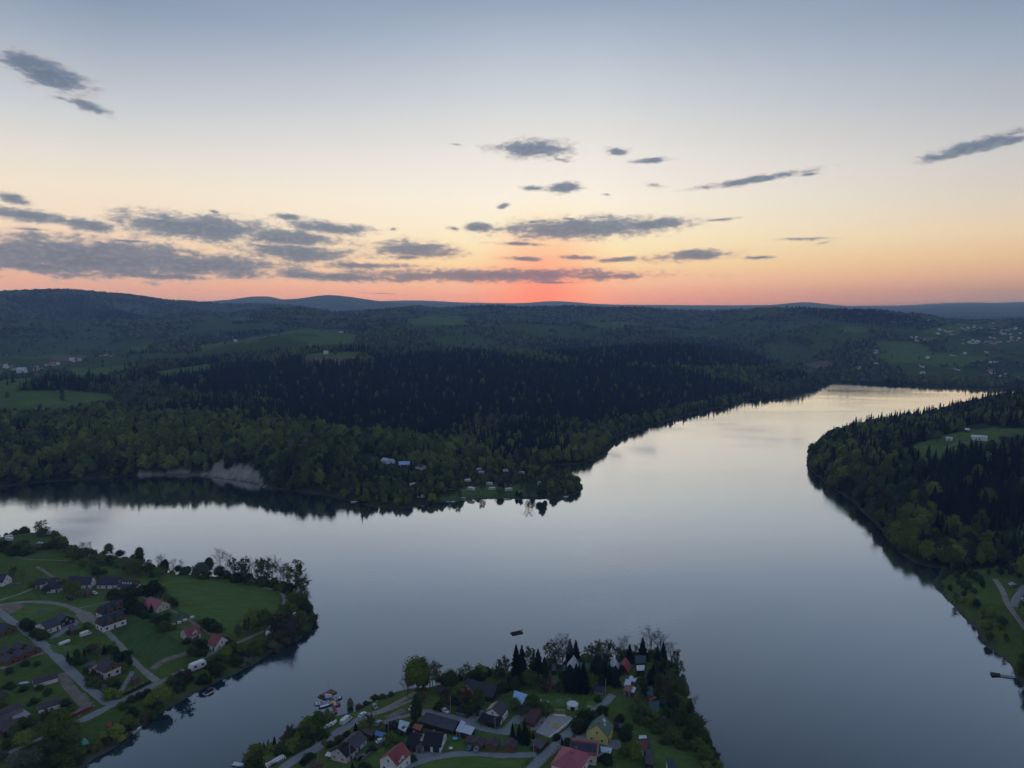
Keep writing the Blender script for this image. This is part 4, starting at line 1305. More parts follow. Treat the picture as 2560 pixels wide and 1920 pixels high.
W_WHITE = plain('white_plaster', (0.80, 0.80, 0.80), 0.85, 0.2, 0.06, 0.4)
W_CREAM = plain('cream_plaster', (0.66, 0.60, 0.46), 0.85, 0.2, 0.06, 0.4)
W_YELLOW = plain('lemon_plaster', (0.72, 0.66, 0.22), 0.85, 0.2, 0.05, 0.4)
W_PINK = plain('pinkish_plaster', (0.66, 0.55, 0.56), 0.85, 0.2, 0.06, 0.4)
W_OCHRE = plain('ochre_boards', (0.19, 0.105, 0.052), 0.8, 0.2, 0.15, 0.7, stretch=(1, 1, 3))
W_WOOD = plain('brown_boards', (0.20, 0.105, 0.055), 0.8, 0.2, 0.2, 0.7, stretch=(1, 1, 3))
W_DARK = plain('dark_boards', (0.045, 0.036, 0.032), 0.85, 0.15, 0.25, 0.7, stretch=(1, 1, 3))
W_GREY = plain('grey_boards', (0.20, 0.20, 0.22), 0.85, 0.15, 0.2, 0.7)
W_REDB = plain('red_boards', (0.22, 0.055, 0.040), 0.8, 0.2, 0.2, 0.7)
CONC = plain('concrete', (0.34, 0.34, 0.34), 0.9, 0.15, 0.15, 0.5)
STONE = plain('rubble_stone', (0.24, 0.23, 0.22), 0.95, 0.1, 0.35, 1.5)
TIMBER = plain('new_timber', (0.55, 0.38, 0.23), 0.8, 0.2, 0.15, 1.0)
FRAME = plain('window_frame_white', (0.70, 0.70, 0.70), 0.6, 0.3, 0.03)
FRAMED = plain('window_frame_dark', (0.06, 0.045, 0.035), 0.6, 0.3, 0.03)
GLASS = plain('window_glass', (0.012, 0.016, 0.024), 0.08, 0.9, 0.0)
SOLAR = plain('solar_cells', (0.010, 0.014, 0.035), 0.15, 0.7, 0.08, 0.6)
DOORM = plain('door_wood', (0.12, 0.05, 0.035), 0.7, 0.3, 0.1)
GARAGE = plain('garage_door_dark', (0.028, 0.030, 0.040), 0.5, 0.3, 0.05)
BRICK = plain('chimney_brick', (0.25, 0.16, 0.13), 0.9, 0.1, 0.2, 2)
METAL = plain('grey_metal', (0.30, 0.31, 0.33), 0.5, 0.5, 0.1)
BLACK = plain('black_rubber', (0.014, 0.014, 0.015), 0.8, 0.2, 0.1)
TARPB = plain('blue_tarp', (0.10, 0.19, 0.46), 0.6, 0.4, 0.12, 0.8)
CANVAS = plain('white_canvas', (0.72, 0.74, 0.78), 0.7, 0.3, 0.06, 0.6)
ASPH = plain('worn_asphalt', (0.255, 0.262, 0.275), 0.92, 0.2, 0.14, 0.25)
GRAVEL = plain('gravel_track', (0.27, 0.25, 0.225), 0.95, 0.1, 0.22, 0.4)
EARTH = plain('trodden_earth', (0.22, 0.185, 0.150), 0.95, 0.1, 0.25, 0.3)
PAVE = plain('yard_paving', (0.25, 0.25, 0.27), 0.9, 0.2, 0.15, 0.3)
LAWN = plain('mown_lawn', (0.098, 0.160, 0.036), 0.95, 0.1, 0.26, 0.22, stretch=(.35, 1.3, 1))
GARDEN = plain('garden_soil', (0.12, 0.10, 0.075), 0.95, 0.1, 0.3, 0.5)


def obj(name, mb, mat, parent=None, loc=None, rot=None):
    me = mb.mesh(name, [mat]) if isinstance(mb, MB) else mb
    o = bpy.data.objects.new(name, me)
    if parent:
        o.parent = parent
    if loc is not None:
        o.location = loc
    if rot is not None:
        o.rotation_euler = rot
    COL.objects.link(o)
    return o


def root(name, label, cat, loc, rz=0.0, group=None):
    o = bpy.data.objects.new(name, None)
    o.location = loc
    o.rotation_euler = (0, 0, rz)
    COL.objects.link(o)
    return tag(o, label, cat, group)


def boxm(x0, x1, y0, y1, z0, z1):
    mb = MB(); mb.box(x0, x1, y0, y1, z0, z1); return mb


_win = {}


def window(parent, x, y, z, nx, ny, w=1.1, h=1.25, dark=False, name='window'):
    """Frame proud of the wall, pane set in it; facing (nx, ny) in the parent's frame."""
    key = (dark,)
    if key not in _win:
        fm = MB()
        fm.box(-.5, -.38, -.04, .05, -.5, .5); fm.box(.38, .5, -.04, .05, -.5, .5); fm.box(-.38, .38, -.04, .05, -.5, -.40); fm.box(-.38, .38, -.04, .05, .40, .5); fm.box(-.03, .03, -.03, .045, -.40, .40)
        pm = boxm(-.38, .38, -.03, .02, -.40, .40)
        _win[key] = (fm.mesh('window', [FRAMED if dark else FRAME]), pm.mesh('pane', [GLASS]))
    f, p = _win[key]
    o = obj(name, f, None, parent, (x, y, z), (0, 0, math.atan2(-nx, ny)))
    o.scale = (w, 1.0, h)
    obj('pane', p, None, o)
    return o


def slab(pts, t, n):
    """Roof plane: quad extruded t along -n."""
    mb = MB()
    p = np.array(pts, float); n = np.array(n, float); n /= np.linalg.norm(n)
    q = p - n * t
    mb.add(np.concatenate([p, q]), [(0, 1, 2, 3), (7, 6, 5, 4), (0, 4, 5, 1), (1, 5, 6, 2), (2, 6, 7, 3), (3, 7, 4, 0)])
    return mb


def join(*mbs):
    o = MB()
    for m in mbs:
        for v in m.v:
            pass
        base = o.n
        o.v += m.v
        o.f += [tuple(i + base for i in f) for f in m.f]
        o.m += m.m
        o.n += m.n
    return o


def house(name, label, cat, crop, A, B, W, hr, he, roof, wall, gable=None, wins=1, chim=(), oh=0.5, hip=0.0, door=True, dark=False, group=None, lm=None, sky=0, solar=None,
          dormers=(), L=None, garage=0):
    """A building with a ridged roof: A, B are the ridge ends in the view crop; W its width, hr and he the ridge and eave heights."""
    W, hr, he = W * .92, hr * .88, he * .88
    pa, pb = GP(crop, A, hr), GP(crop, B, hr)
    dx, dy = pb.x - pa.x, pb.y - pa.y
    Lr = math.hypot(dx, dy)
    ang = math.atan2(dy, dx)
    cx, cy = (pa.x + pb.x) / 2, (pa.y + pb.y) / 2
    L = L or max(Lr - 0.0, 2.0)
    hl, hw = L / 2 - oh * .6, W / 2 - oh * .6
    ca, sa = math.cos(ang), math.sin(ang)
    zs = [gz(cx + ca * x - sa * y, cy + sa * x + ca * y) for x in (-hl, hl) for y in (-hw, hw)]
    z0 = sum(zs) / 4
    r = root(name, label, cat, (cx, cy, z0), ang, group)
    if lm:
        LM.append((lm, cx, cy))
    lx, ly = -cx * ca - cy * sa, cx * sa - cy * ca          # towards the camera in the local frame
    # walls with gables under the roof planes
    slope = (hr - he) / (W / 2)
    wz = he + slope * (W / 2 - hw) - 0.16
    mb = MB()
    hg = hr - 0.2
    base_ = -1.2
    v, f = [], []
    for x in (-hl, hl):
        v += [(x, -hw, base_), (x, hw, base_), (x, hw, wz), (x, 0, hg if not hip else wz), (x, -hw, wz)]
    f = [(0, 4, 3, 2, 1), (5, 6, 7, 8, 9), (0, 5, 9, 4), (1, 2, 7, 6), (4, 9, 8, 3), (3, 8, 7, 2)]
    mb.add(v, f)
    obj('wall', mb, wall, r)
    if gable is not None:
        for s in (-1, 1):
            g = MB()
            x = s * (hl + 0.04)
            wz2 = wz - .02
            pts = [(x, -hw - .02, wz2 - .6), (x, hw + .02, wz2 - .6), (x, hw + .02, wz2), (x, 0, hg), (x, -hw - .02, wz2)]
            pin = [(x - s * .06, a[1], a[2]) for a in pts]
            g.add(pts + pin, [(0, 1, 2, 3, 4) if s > 0 else (4, 3, 2, 1, 0), (0, 5, 6, 1), (1, 6, 7, 2), (2, 7, 8, 3), (3, 8, 9, 4), (4, 9, 5, 0)])
            obj('gable_boarding', g, gable, r)
    # roof
    X, Y = L / 2, W / 2
    hx = X - hip * Y
    t = 0.20
    rid = hr
    if hip:
        m = MB()
        v = [(-X, -Y, he), (X, -Y, he), (X, Y, he), (-X, Y, he), (-max(hx, .05), 0, rid), (max(hx, .05), 0, rid), (-X, -Y, he - t), (X, -Y, he - t), (X, Y, he - t), (-X, Y, he - t)]
        m.add(v, [(0, 1, 5, 4), (1, 2, 5), (2, 3, 4, 5), (3, 0, 4), (0, 6, 7, 1), (1, 7, 8, 2), (2, 8, 9, 3), (3, 9, 6, 0), (9, 8, 7, 6)])
        ro = obj('roof', m, roof, r)
    else:
        m = MB()
        v = [(-X, -Y, he), (-X, 0, rid), (-X, Y, he), (-X, Y, he - t), (-X, 0, rid - t), (-X, -Y, he - t)]
        v += [(X, b, c) for a, b, c in v]
        m.add(v, [(0, 6, 7, 1), (1, 7, 8, 2), (3, 9, 10, 4), (4, 10, 11, 5), (5, 11, 6, 0), (2, 8, 9, 3), (0, 1, 4, 5), (1, 2, 3, 4), (6, 11, 10, 7), (7, 10, 9, 8)])
        ro = obj('roof', m, roof, r)
        rc = MB(); rc.box(-X - .02, X + .02, -.14, .14, rid - .05, rid + .06)
        obj('ridge_cap', rc, roof, ro)
    sn = np.array([0, (hr - he), Y]); sn /= np.linalg.norm(sn)
    for cxf, cyf in chim:
        xx, yy = cxf * X, cyf * Y
        zz = hr - abs(yy) * slope
        c = boxm(-.32, .32, -.32, .32, -.5, 0); c.box(-.38, .38, -.38, .38, 0, .1)
        c2 = obj('chimney', MBshift(c, xx, yy, max(zz, he) + 1.0 + .4 * abs(yy) * slope * 0), BRICK, ro)
    vis = 1 if ly > 0 else -1
    for k in range(sky):
        xx = (k + .5) / sky * 1.4 * X - .7 * X
        yy = vis * Y * .45
        zz = hr - abs(yy) * slope
        s_ = obj('skylight', skylight_mesh(), None, ro, (xx, yy, zz + .04), (-vis * math.atan(slope), 0, 0))
        s_.scale = (.8, 1.2, 1)
    if solar:
        sx0, sx1, s0, s1, nx_, ny_ = solar[:6]
        side = solar[6] if len(solar) > 6 else vis
        for i in range(nx_):
            for j in range(ny_):
                a0 = (sx0 + (sx1 - sx0) * i / nx_) * X + .05; a1 = (sx0 + (sx1 - sx0) * (i + 1) / nx_) * X - .05
                b0 = (s0 + (s1 - s0) * j / ny_) * Y + .04; b1 = (s0 + (s1 - s0) * (j + 1) / ny_) * Y - .04
                zf = lambda b: hr - b * slope + .10
                q = [(a0, side * b1, zf(b1)), (a1, side * b1, zf(b1)), (a1, side * b0, zf(b0)), (a0, side * b0, zf(b0))]
                if side > 0:
                    q = q[::-1]
                obj('solar_panel' if len(solar) < 8 else 'roof_panel', slab(q, .05, (0, side * (hr - he), Y)), SOLAR if len(solar) < 8 else solar[7], ro)
    for (fx, wd, hd, side) in dormers:
        side = side * vis
        xx = fx * X
        yb = side * (Y - .3)
        z1 = he + hd
        zr = z1 + wd * .42
        yin = side * max(0.0, (hr - zr) / slope)
        dm = MB()
        ys = (yb, side * max(0.0, (hr - z1) / slope) * .9)
        v = [(xx - wd / 2, yb, he - .3), (xx + wd / 2, yb, he - .3), (xx + wd / 2, yb, z1), (xx, yb, zr - .1), (xx - wd / 2, yb, z1),
             (xx - wd / 2, ys[1], z1 - .4), (xx + wd / 2, ys[1], z1 - .4)]
        dm.add(v, [(0, 1, 2, 3, 4), (0, 4, 5), (1, 6, 2)])
        d_ = obj('dormer', dm, gable or wall, ro)
        dr = MB()
        o_ = .3
        yf = yb + side * .35
        ze = z1 - o_ * .84
        v = [(xx - wd / 2 - o_, yf, ze), (xx, yf, zr), (xx + wd / 2 + o_, yf, ze), (xx - wd / 2 - o_, side * max(0, (hr - ze) / slope), ze), (xx, yin * .92, zr), (xx + wd / 2 + o_, side * max(0, (hr - ze) / slope), ze)]
        v += [(a, b, c - .14) for a, b, c in v]
        dr.add(v, [(0, 1, 4, 3), (1, 2, 5, 4), (6, 9, 10, 7), (7, 10, 11, 8), (0, 6, 7, 1), (1, 7, 8, 2), (0, 3, 9, 6), (2, 8, 11, 5)])
        obj('dormer_roof', dr, roof, ro)
        window(r, xx, yb + side * .0, he + .45, 0, side, 1.1, 1.2, dark)
    # openings on the walls one can see
    if wins:
        storeys = [1.45] if he < 4.2 else [1.45, 4.1]
        for side in (1, -1):
            if side * (ly - side * hw) > 0:
                n = max(1, int((2 * hl) / 3.2))
                for s, zc in enumerate(storeys):
                    if zc + .7 > wz:
                        continue
                    for k in range(n):
                        xx = -hl + (k + .5) * 2 * hl / n
                        if door and s == 0 and k == n // 2:
                            obj('door', MBshift(boxm(-.5, .5, -.03, .06, -1.1, 1.05), xx, side * hw, 1.05), DOORM, r)
                            continue
                        if garage and s == 0 and k < garage:
                            obj('garage_door', MBshift(boxm(-1.3, 1.3, -.06, .06, -1.2, 1.15), xx, side * hw, 1.2), GARAGE, r)
                            continue
                        window(r, xx, side * hw, zc, 0, side, 1.15, 1.25, dark)
            if side * (lx - side * hl) > 0:
                n = max(1, int((2 * hw) / 3.4))
                for s, zc in enumerate(storeys):
                    if zc + .7 > wz:
                        continue
                    for k in range(n):
                        window(r, side * (hl + .03), -hw + (k + .5) * 2 * hw / n, zc, side, 0, 1.1, 1.25, dark)
                if hg - wz > 1.9 and not hip:
                    window(r, side * (hl + .05), 0, wz + .55, side, 0, 1.0, 1.15, dark)
    elif door:
        side = 1 if lx > 0 else -1
        obj('door', MBshift(boxm(-.04, .06, -.6, .6, -1.1, 1.0), side * hl, 0, 1.05), DOORM if not dark else GARAGE, r)
    return r, hl, hw, lx, ly


def MBshift(mb, x, y, z):
    mb.v = [v + np.array([x, y, z]) for v in mb.v]
    return mb


_sky = []


def skylight_mesh():
    if not _sky:
        m = MB(); m.box(-.5, .5, -.5, .5, -.03, .06)
        _sky.append(m.mesh('skylight', [R_PALE]))
    return _sky[0]


def lean(name, label, cat, crop, quad, h, roof, wall=None, drop=0.5, lm=None, group=None, posts=False):
    """Flat or single-pitch roof: quad is its outline in the view, h its mean height; first two corners are the higher edge."""
    P = [GP(crop, q, h) for q in quad]
    cx = sum(p.x for p in P) / 4; cy = sum(p.y for p in P) / 4
    z0 = gz(cx, cy)
    r = root(name, label, cat, (cx, cy, z0), 0, group)
    if lm:
        LM.append((lm, cx, cy))
    L = [(p.x - cx, p.y - cy) for p in P]
    hz = [h + drop / 2, h + drop / 2, h - drop / 2, h - drop / 2]
    area = sum(L[i][0] * L[(i + 1) % 4][1] - L[(i + 1) % 4][0] * L[i][1] for i in range(4))
    order = [0, 1, 2, 3] if area > 0 else [3, 2, 1, 0]
    top = [(L[i][0], L[i][1], hz[i]) for i in order]
    mb = MB()
    mb.add(top + [(a, b, c - .14) for a, b, c in top], [(0, 1, 2, 3), (7, 6, 5, 4)] + [(i, i + 4, (i + 1) % 4 + 4, (i + 1) % 4) for i in range(4)])
    obj('roof', mb, roof, r)
    k = 0.93
    inn = [(a * k, b * k, c - .16) for a, b, c in top]
    if wall is not None:
        w = MB()
        w.add([(a, b, -1.0) for a, b, c in inn] + inn, [(i, (i + 1) % 4, (i + 1) % 4 + 4, i + 4) for i in range(4)])
        obj('wall', w, wall, r)
        # a door on the side facing the camera
        best = max(range(4), key=lambda i: -(top[i][1] + top[(i + 1) % 4][1]))
        a, b = inn[best], inn[(best + 1) % 4]
        mx, my = (a[0] + b[0]) / 2, (a[1] + b[1]) / 2
        an = math.atan2(b[1] - a[1], b[0] - a[0])
        obj('door', boxm(-.55, .55, -.05, .05, 0, 1.95), DOORM, r, (mx, my, 0), (0, 0, an))
    else:
        for a, b, c in inn:
            obj('post', MBshift(boxm(-.08, .08, -.08, .08, -c - .6, 0), a, b, c), W_WOOD, r)
    return r


# ------------------------------------------------------------------ roads, tracks, yards laid over the ground
_laid = [0]


def ribbon(name, pts, width, mat, off=None, wmap=None):
    """A strip of surfacing along ground points; a few millimetres to centimetres over the terrain."""
    P = [np.array([p.x, p.y]) for p in pts]
    # smooth and resample
    dense = []
    n = len(P)
    for i in range(n - 1):
        p0 = P[max(i - 1, 0)]; p1 = P[i]; p2 = P[i + 1]; p3 = P[min(i + 2, n - 1)]
        m = max(2, int(np.linalg.norm(p2 - p1) / 1.6))
        for k in range(m):
            t = k / m
            dense.append(0.5 * ((2 * p1) + (-p0 + p2) * t + (2 * p0 - 5 * p1 + 4 * p2 - p3) * t * t + (-p0 + 3 * p1 - 3 * p2 + p3) * t ** 3))
    dense.append(P[-1])
    D = np.array(dense)
    T = np.gradient(D, axis=0); T /= np.linalg.norm(T, axis=1)[:, None] + 1e-9
    Nn = np.stack([-T[:, 1], T[:, 0]], 1)
    off = 0.10 + 0.012 * (_laid[0] % 6) if off is None else off
    _laid[0] += 1
    k = 5
    v = []
    wob = 1 + (vnoise(D[:, 0] / 4, D[:, 1] / 4, _laid[0]) - .5) * 0.30
    for j in range(k):
        s = (j / (k - 1) - 0.5) * width
        q = D + Nn * (s * wob)[:, None]
        z = ground(q[:, 0], q[:, 1]) + off - (0.16 if j in (0, k - 1) else 0)
        v.append(np.column_stack([q, z]))
    V = np.stack(v, 1).reshape(-1, 3)
    m = len(D)
    f = [(i * k + j, i * k + j + 1, (i + 1) * k + j + 1, (i + 1) * k + j) for i in range(m - 1) for j in range(k - 1)]
    f = [q[::-1] for q in f]
    me = bpy.data.meshes.new(name)
    me.from_pydata(V.tolist(), [], f)
    me.materials.append(mat)
    o = bpy.data.objects.new(name, me)
    o['kind'] = 'structure'
    COL.objects.link(o)
    return o


def road(name, crop, pts, width, mat):
    return ribbon(name, [GP(crop, p) for p in pts], width, mat)


def patch(name, crop, poly, mat, off=None, step=2.2):
    """A yard, lawn or bed: the outline filled with a grid laid over the ground."""
    P = np.array([[q.x, q.y] for q in (GP(crop, p) for p in poly)])
    x0, y0 = P.min(0) - step; x1, y1 = P.max(0) + step
    gx, gy = np.meshgrid(np.arange(x0, x1, step), np.arange(y0, y1, step))
    ctr_in = inside(gx + step / 2, gy + step / 2, P)
    off = 0.08 + 0.012 * (_laid[0] % 7) if off is None else off
    _laid[0] += 1
    # pull outside corners onto the outline
    sd = sdist(gx, gy, P, 50)
    z = ground(gx.ravel(), gy.ravel()).reshape(gx.shape) + off
    used = {}
    V, F = [], []

    def vid(i, j):
        if (i, j) not in used:
            used[(i, j)] = len(V)
            x, y = gx[i, j], gy[i, j]
            zz = z[i, j] - (0.14 if sd[i, j] < 0 else 0)
            V.append((x + random.uniform(-.4, .4), y + random.uniform(-.4, .4), zz))
        return used[(i, j)]
    for i in range(gx.shape[0] - 1):
        for j in range(gx.shape[1] - 1):
            if ctr_in[i, j]:
                F.append((vid(i, j), vid(i, j + 1), vid(i + 1, j + 1), vid(i + 1, j)))
    me = bpy.data.meshes.new(name)
    me.from_pydata(V, [], F)
    me.materials.append(mat)
    o = bpy.data.objects.new(name, me)
    o['kind'] = 'structure'
    COL.objects.link(o)
    return o


# ------------------------------------------------------------------ vehicles and boats (one of each kind, then copies)
def copy_tree(o, parent=None):
    c = o.copy()
    COL.objects.link(c)
    if parent:
        c.parent = parent
    for ch in list(o.children):
        copy_tree(ch, c)
    return c


PAINT = {}


def paint(name, rgb):
    if name not in PAINT:
        PAINT[name] = plain(name + '_paint', rgb, 0.28, 0.6, 0.04, 0.6)
    return PAINT[name]


def loft(sections, mat=0, cap=True):
    """Skin between equal-sized outlines."""
    mb = MB()
    n = len(sections[0])
    v = [p for s in sections for p in s]
    f = []
    for i in range(len(sections) - 1):
        for j in range(n):
            f.append((i * n + j, i * n + (j + 1) % n, (i + 1) * n + (j + 1) % n, (i + 1) * n + j))
    if cap:
        f.append(tuple(range(n - 1, -1, -1)))
        f.append(tuple((len(sections) - 1) * n + j for j in range(n)))
    mb.add(v, f, mat)
    return mb


def car_body(prof, w):
    """Side profile (x, z) swept across the width, narrowed towards the roof."""
    zmax = max(p[1] for p in prof)
    secs = []
    for y in (-1, -.86, .86, 1):
        s = []
        for x, z in prof:
            k = 1 - 0.10 * max(0, (z - .8)) / max(.01, zmax - .8)
            inset = 0.06 if abs(y) == 1 else 0
            s.append((x * (1 - inset * .3), y * w / 2 * k, z - inset * .4 if z > .5 else z + inset))
        secs.append(s)
    return loft(secs)


CARP = [(-2.1, .35), (-2.12, .72), (-2.0, .92), (-1.75, 1.02), (-1.35, 1.42), (-.2, 1.47), (.45, 1.42), (1.05, .98), (1.95, .82), (2.12, .6), (2.1, .35)]
VANP = [(-2.7, .4), (-2.75, 1.2), (-2.7, 2.3), (-2.5, 2.45), (1.2, 2.45), (1.6, 2.3), (2.15, 1.35), (2.7, 1.1), (2.8, .75), (2.75, .4)]


def wheels(r, xs, w, rad=.32):
    for x in xs:
        for s in (-1, 1):
            m = MB(); m.tube((x, s * (w / 2 - .2), rad), (x, s * (w / 2 + .02), rad), rad, rad, 10)
            obj('wheel', m, BLACK, r)


def make_car(p, rz, colour, label, kind='car', group=None):
    z = gz(p.x, p.y) + .1
    van = kind == 'van'
    r = root('parked_van' if van else 'parked_car', label, 'van' if van else 'car', (p.x, p.y, z), rz, group)
    w = 2.0 if van else 1.78
    obj('body', car_body(VANP if van else CARP, w), colour, r)
    g = MB()
    if van:
        g.add([(1.66, -.8, 2.2), (2.14, -.86, 1.42), (2.14, .86, 1.42), (1.66, .8, 2.2)], [(0, 1, 2, 3)])
        for s in (-1, 1):
            g.box(.9, 1.7, s * .985 - .02, s * .985 + .02, 1.45, 2.0)
    else:
        g.add([(.5, -.66, 1.40), (1.05, -.74, 1.03), (1.05, .74, 1.03), (.5, .66, 1.40)], [(0, 1, 2, 3)])
        g.add([(-1.40, -.64, 1.40), (-1.78, -.72, 1.06), (-1.78, .72, 1.06), (-1.40, .64, 1.40)], [(3, 2, 1, 0)])
        for s in (-1, 1):
            g.box(-1.3, .45, s * .82 - .03, s * .82 + .03, 1.02, 1.34)
    obj('windows', MBshift(g, .015, 0, .015), GLASS, r)
    wheels(r, (-1.35, 1.35) if not van else (-1.7, 1.75), w)
    for s in (-1, 1):
        obj('headlight', boxm((2.06 if not van else 2.72), (2.13 if not van else 2.81), s * .6 - .16, s * .6 + .16, .62 if not van else .8, .75 if not van else .95), R_WHITE, r)
    return r


def make_caravan(p, rz, label, group, size=1.0, mat=None):
    z = gz(p.x, p.y) + .1
    r = root('caravan', label, 'caravan', (p.x, p.y, z), rz, group)
    prof = [(-2.6, .55), (-2.75, 1.2), (-2.5, 2.35), (-2.1, 2.6), (2.0, 2.6), (2.45, 2.4), (2.7, 1.4), (2.55, .55)]
    secs = [[(x * (.97 if abs(y) > .95 else 1), y * 1.1, .4 + (zz - .4) * (.97 if abs(y) > .95 else 1)) for x, zz in prof] for y in (-1, -.93, .93, 1)]
    obj('body', loft(secs), mat or W_WHITE, r)
    g = MB()
    for s in (-1, 1):
        g.box(-1.7, -.7, s * 1.1 - .02, s * 1.1 + .02, 1.35, 1.95); g.box(.9, 1.8, s * 1.1 - .02, s * 1.1 + .02, 1.35, 1.95)
    obj('windows', g, GLASS, r)
    obj('stripe', boxm(-2.5, 2.4, -1.115, 1.115, .95, 1.1), METAL, r)
    wheels(r, (-.2,), 2.2, .3)
    d = MB(); d.tube((2.5, -.5, .5), (3.9, 0, .5), .05, .05, 4); d.tube((2.5, .5, .5), (3.9, 0, .5), .05, .05, 4)
    obj('drawbar', d, METAL, r)
    r.scale = (size, size, size)
    return r


def hull(L, w, h, tip=.9):
    """Open boat hull pointed at +x."""
    secs = []
    for f in (0, .15, .45, .75, .92, 1.0):
        x = -L / 2 + L * f
        k = 1.0 if f < .5 else max(.03, (1 - ((f - .5) / .5) ** 2) ** .7)
        k = .88 if f == 0 else k
        hw = w / 2 * k
        zt = h * (1 + .25 * f * f)
        secs.append([(x, -hw * .55, 0), (x, -hw, h * .55), (x, -hw, zt), (x, -hw * .82, zt), (x, -hw * .6, h * .45), (x, hw * .6, h * .45), (x, hw * .82, zt), (x, hw, zt), (x, hw, h * .55), (x, hw * .55, 0)])
    return loft(secs)


def make_boat(p, rz, label, hull_mat, deck_mat, L=4.6, w=1.8, cabin=None, z=-0.12, cover=False, name='motorboat', group=None, cat='boat'):
    r = root(name, label, cat, (p.x, p.y, z), rz, group)
    obj('hull', hull(L, w, .62), hull_mat, r)
    if cover:
        c = MB()
        v = [(-L * .48, -w * .44, .64), (-L * .48, w * .44, .64), (-L * .1, -w * .48, .68), (-L * .1, w * .48, .68), (L * .2, -w * .40, .74), (L * .2, w * .40, .74), (L * .47, 0, .80), (-L * .4, 0, .86), (L * .1, 0, .98)]
        c.add(v, [(0, 2, 8, 7), (2, 4, 8), (4, 6, 8), (6, 5, 8), (5, 3, 8), (3, 1, 7, 8), (1, 0, 7)])
        obj('cover', c, deck_mat, r)
    else:
        obj('foredeck', boxm(L * .08, L * .38, -w * .30, w * .30, .52, .70), deck_mat, r)
        for s in (-.18, .02):
            obj('seat', boxm(L * s - .2, L * s + .2, -w * .36, w * .36, .36, .52), deck_mat, r)
    if cabin:
        obj('windscreen', slab([(L * .06, -w * .36, .7), (L * .16, -w * .32, .66), (L * .16, w * .32, .66), (L * .06, w * .36, 1.15)], .04, (1, 0, 1)), GLASS, r)
    obj('engine', boxm(-L * .54, -L * .46, -.16, .16, .1, .95), BLACK, r)
    return r


def pole(p, h, label, lamp=False, group=None):
    r = root('utility_pole' if not lamp else 'street_lamp', label, 'pole' if not lamp else 'street lamp', (p.x, p.y, gz(p.x, p.y)), random.uniform(0, 3), group)
    m = MB(); m.tube((0, 0, -.5), (0, 0, h), .15, .10, 7)
    obj('shaft', m, plain('pale_pole', (0.36, 0.34, 0.32), 0.9, 0.1, 0.15), r)
    if lamp:
        a = MB(); a.tube((0, 0, h - .1), (1.3, 0, h + .25), .05, .04, 5); obj('arm', a, METAL, r)
        obj('lamp_head', boxm(1.0, 1.7, -.14, .14, h + .18, h + .32), METAL, r)
    else:
        obj('crossarm', boxm(-.9, .9, -.06, .06, h - .55, h - .42), W_WOOD, r)
        for s in (-.75, 0, .75):
            q = MB(); q.tube((s, 0, h - .42), (s, 0, h - .2), .06, .04, 5); obj('insulator', q, FRAME, r)
    return r


def fence(label, crop, pts, h=1.2, post_mat=None, rail_mat=None, gap=3.0, caps=False, solid=False, name='fence', group=None):
    P = [GP(crop, p) for p in pts]
    c = P[0]
    r = root(name, label, 'fence', (c.x, c.y, 0), 0, group)
    pm = post_mat or W_WOOD
    rails = MB()
    pmesh = boxm(-.07, .07, -.07, .07, -.4, h + .05).mesh('post', [pm])
    cmesh = boxm(-.14, .14, -.14, .14, h + .05, h + .22).mesh('cap', [W_CREAM]) if caps else None
    for a, b in zip(P[:-1], P[1:]):
        d = math.hypot(b.x - a.x, b.y - a.y)
        n = max(1, round(d / gap))
        for k in range(n + (b is P[-1])):
            x = a.x + (b.x - a.x) * k / n; y = a.y + (b.y - a.y) * k / n
            po = obj('post', pmesh, None, r, (x - c.x, y - c.y, gz(x, y)))
            if cmesh:
                obj('cap', cmesh, None, po)
        for k in range(n):
            xs = [a.x + (b.x - a.x) * (k + q) / n for q in (0, 1)]; ys = [a.y + (b.y - a.y) * (k + q) / n for q in (0, 1)]
            zs = [gz(x, y) for x, y in zip(xs, ys)]
            if solid:
                A_ = np.array([xs[0] - c.x, ys[0] - c.y, zs[0]]); B_ = np.array([xs[1] - c.x, ys[1] - c.y, zs[1]])
                pn = MB()
                nn = np.array([-(B_[1] - A_[1]), B_[0] - A_[0], 0]); nn /= np.linalg.norm(nn) + 1e-9; nn *= .03
                v = [A_ - nn, B_ - nn, B_ - nn + (0, 0, h), A_ - nn + (0, 0, h), A_ + nn, B_ + nn, B_ + nn + (0, 0, h), A_ + nn + (0, 0, h)]
                pn.add(v, [(0, 1, 2, 3), (7, 6, 5, 4), (0, 4, 5, 1), (3, 2, 6, 7), (0, 3, 7, 4), (1, 5, 6, 2)])
                obj('panel', pn, rail_mat or pm, r)
            else:
                for zz in (.45, .95):
                    rr = MB()
                    rr.tube((xs[0] - c.x, ys[0] - c.y, zs[0] + zz * h), (xs[1] - c.x, ys[1] - c.y, zs[1] + zz * h), .05, .05, 4)
                    obj('rail', rr, rail_mat or pm, r)
    return r

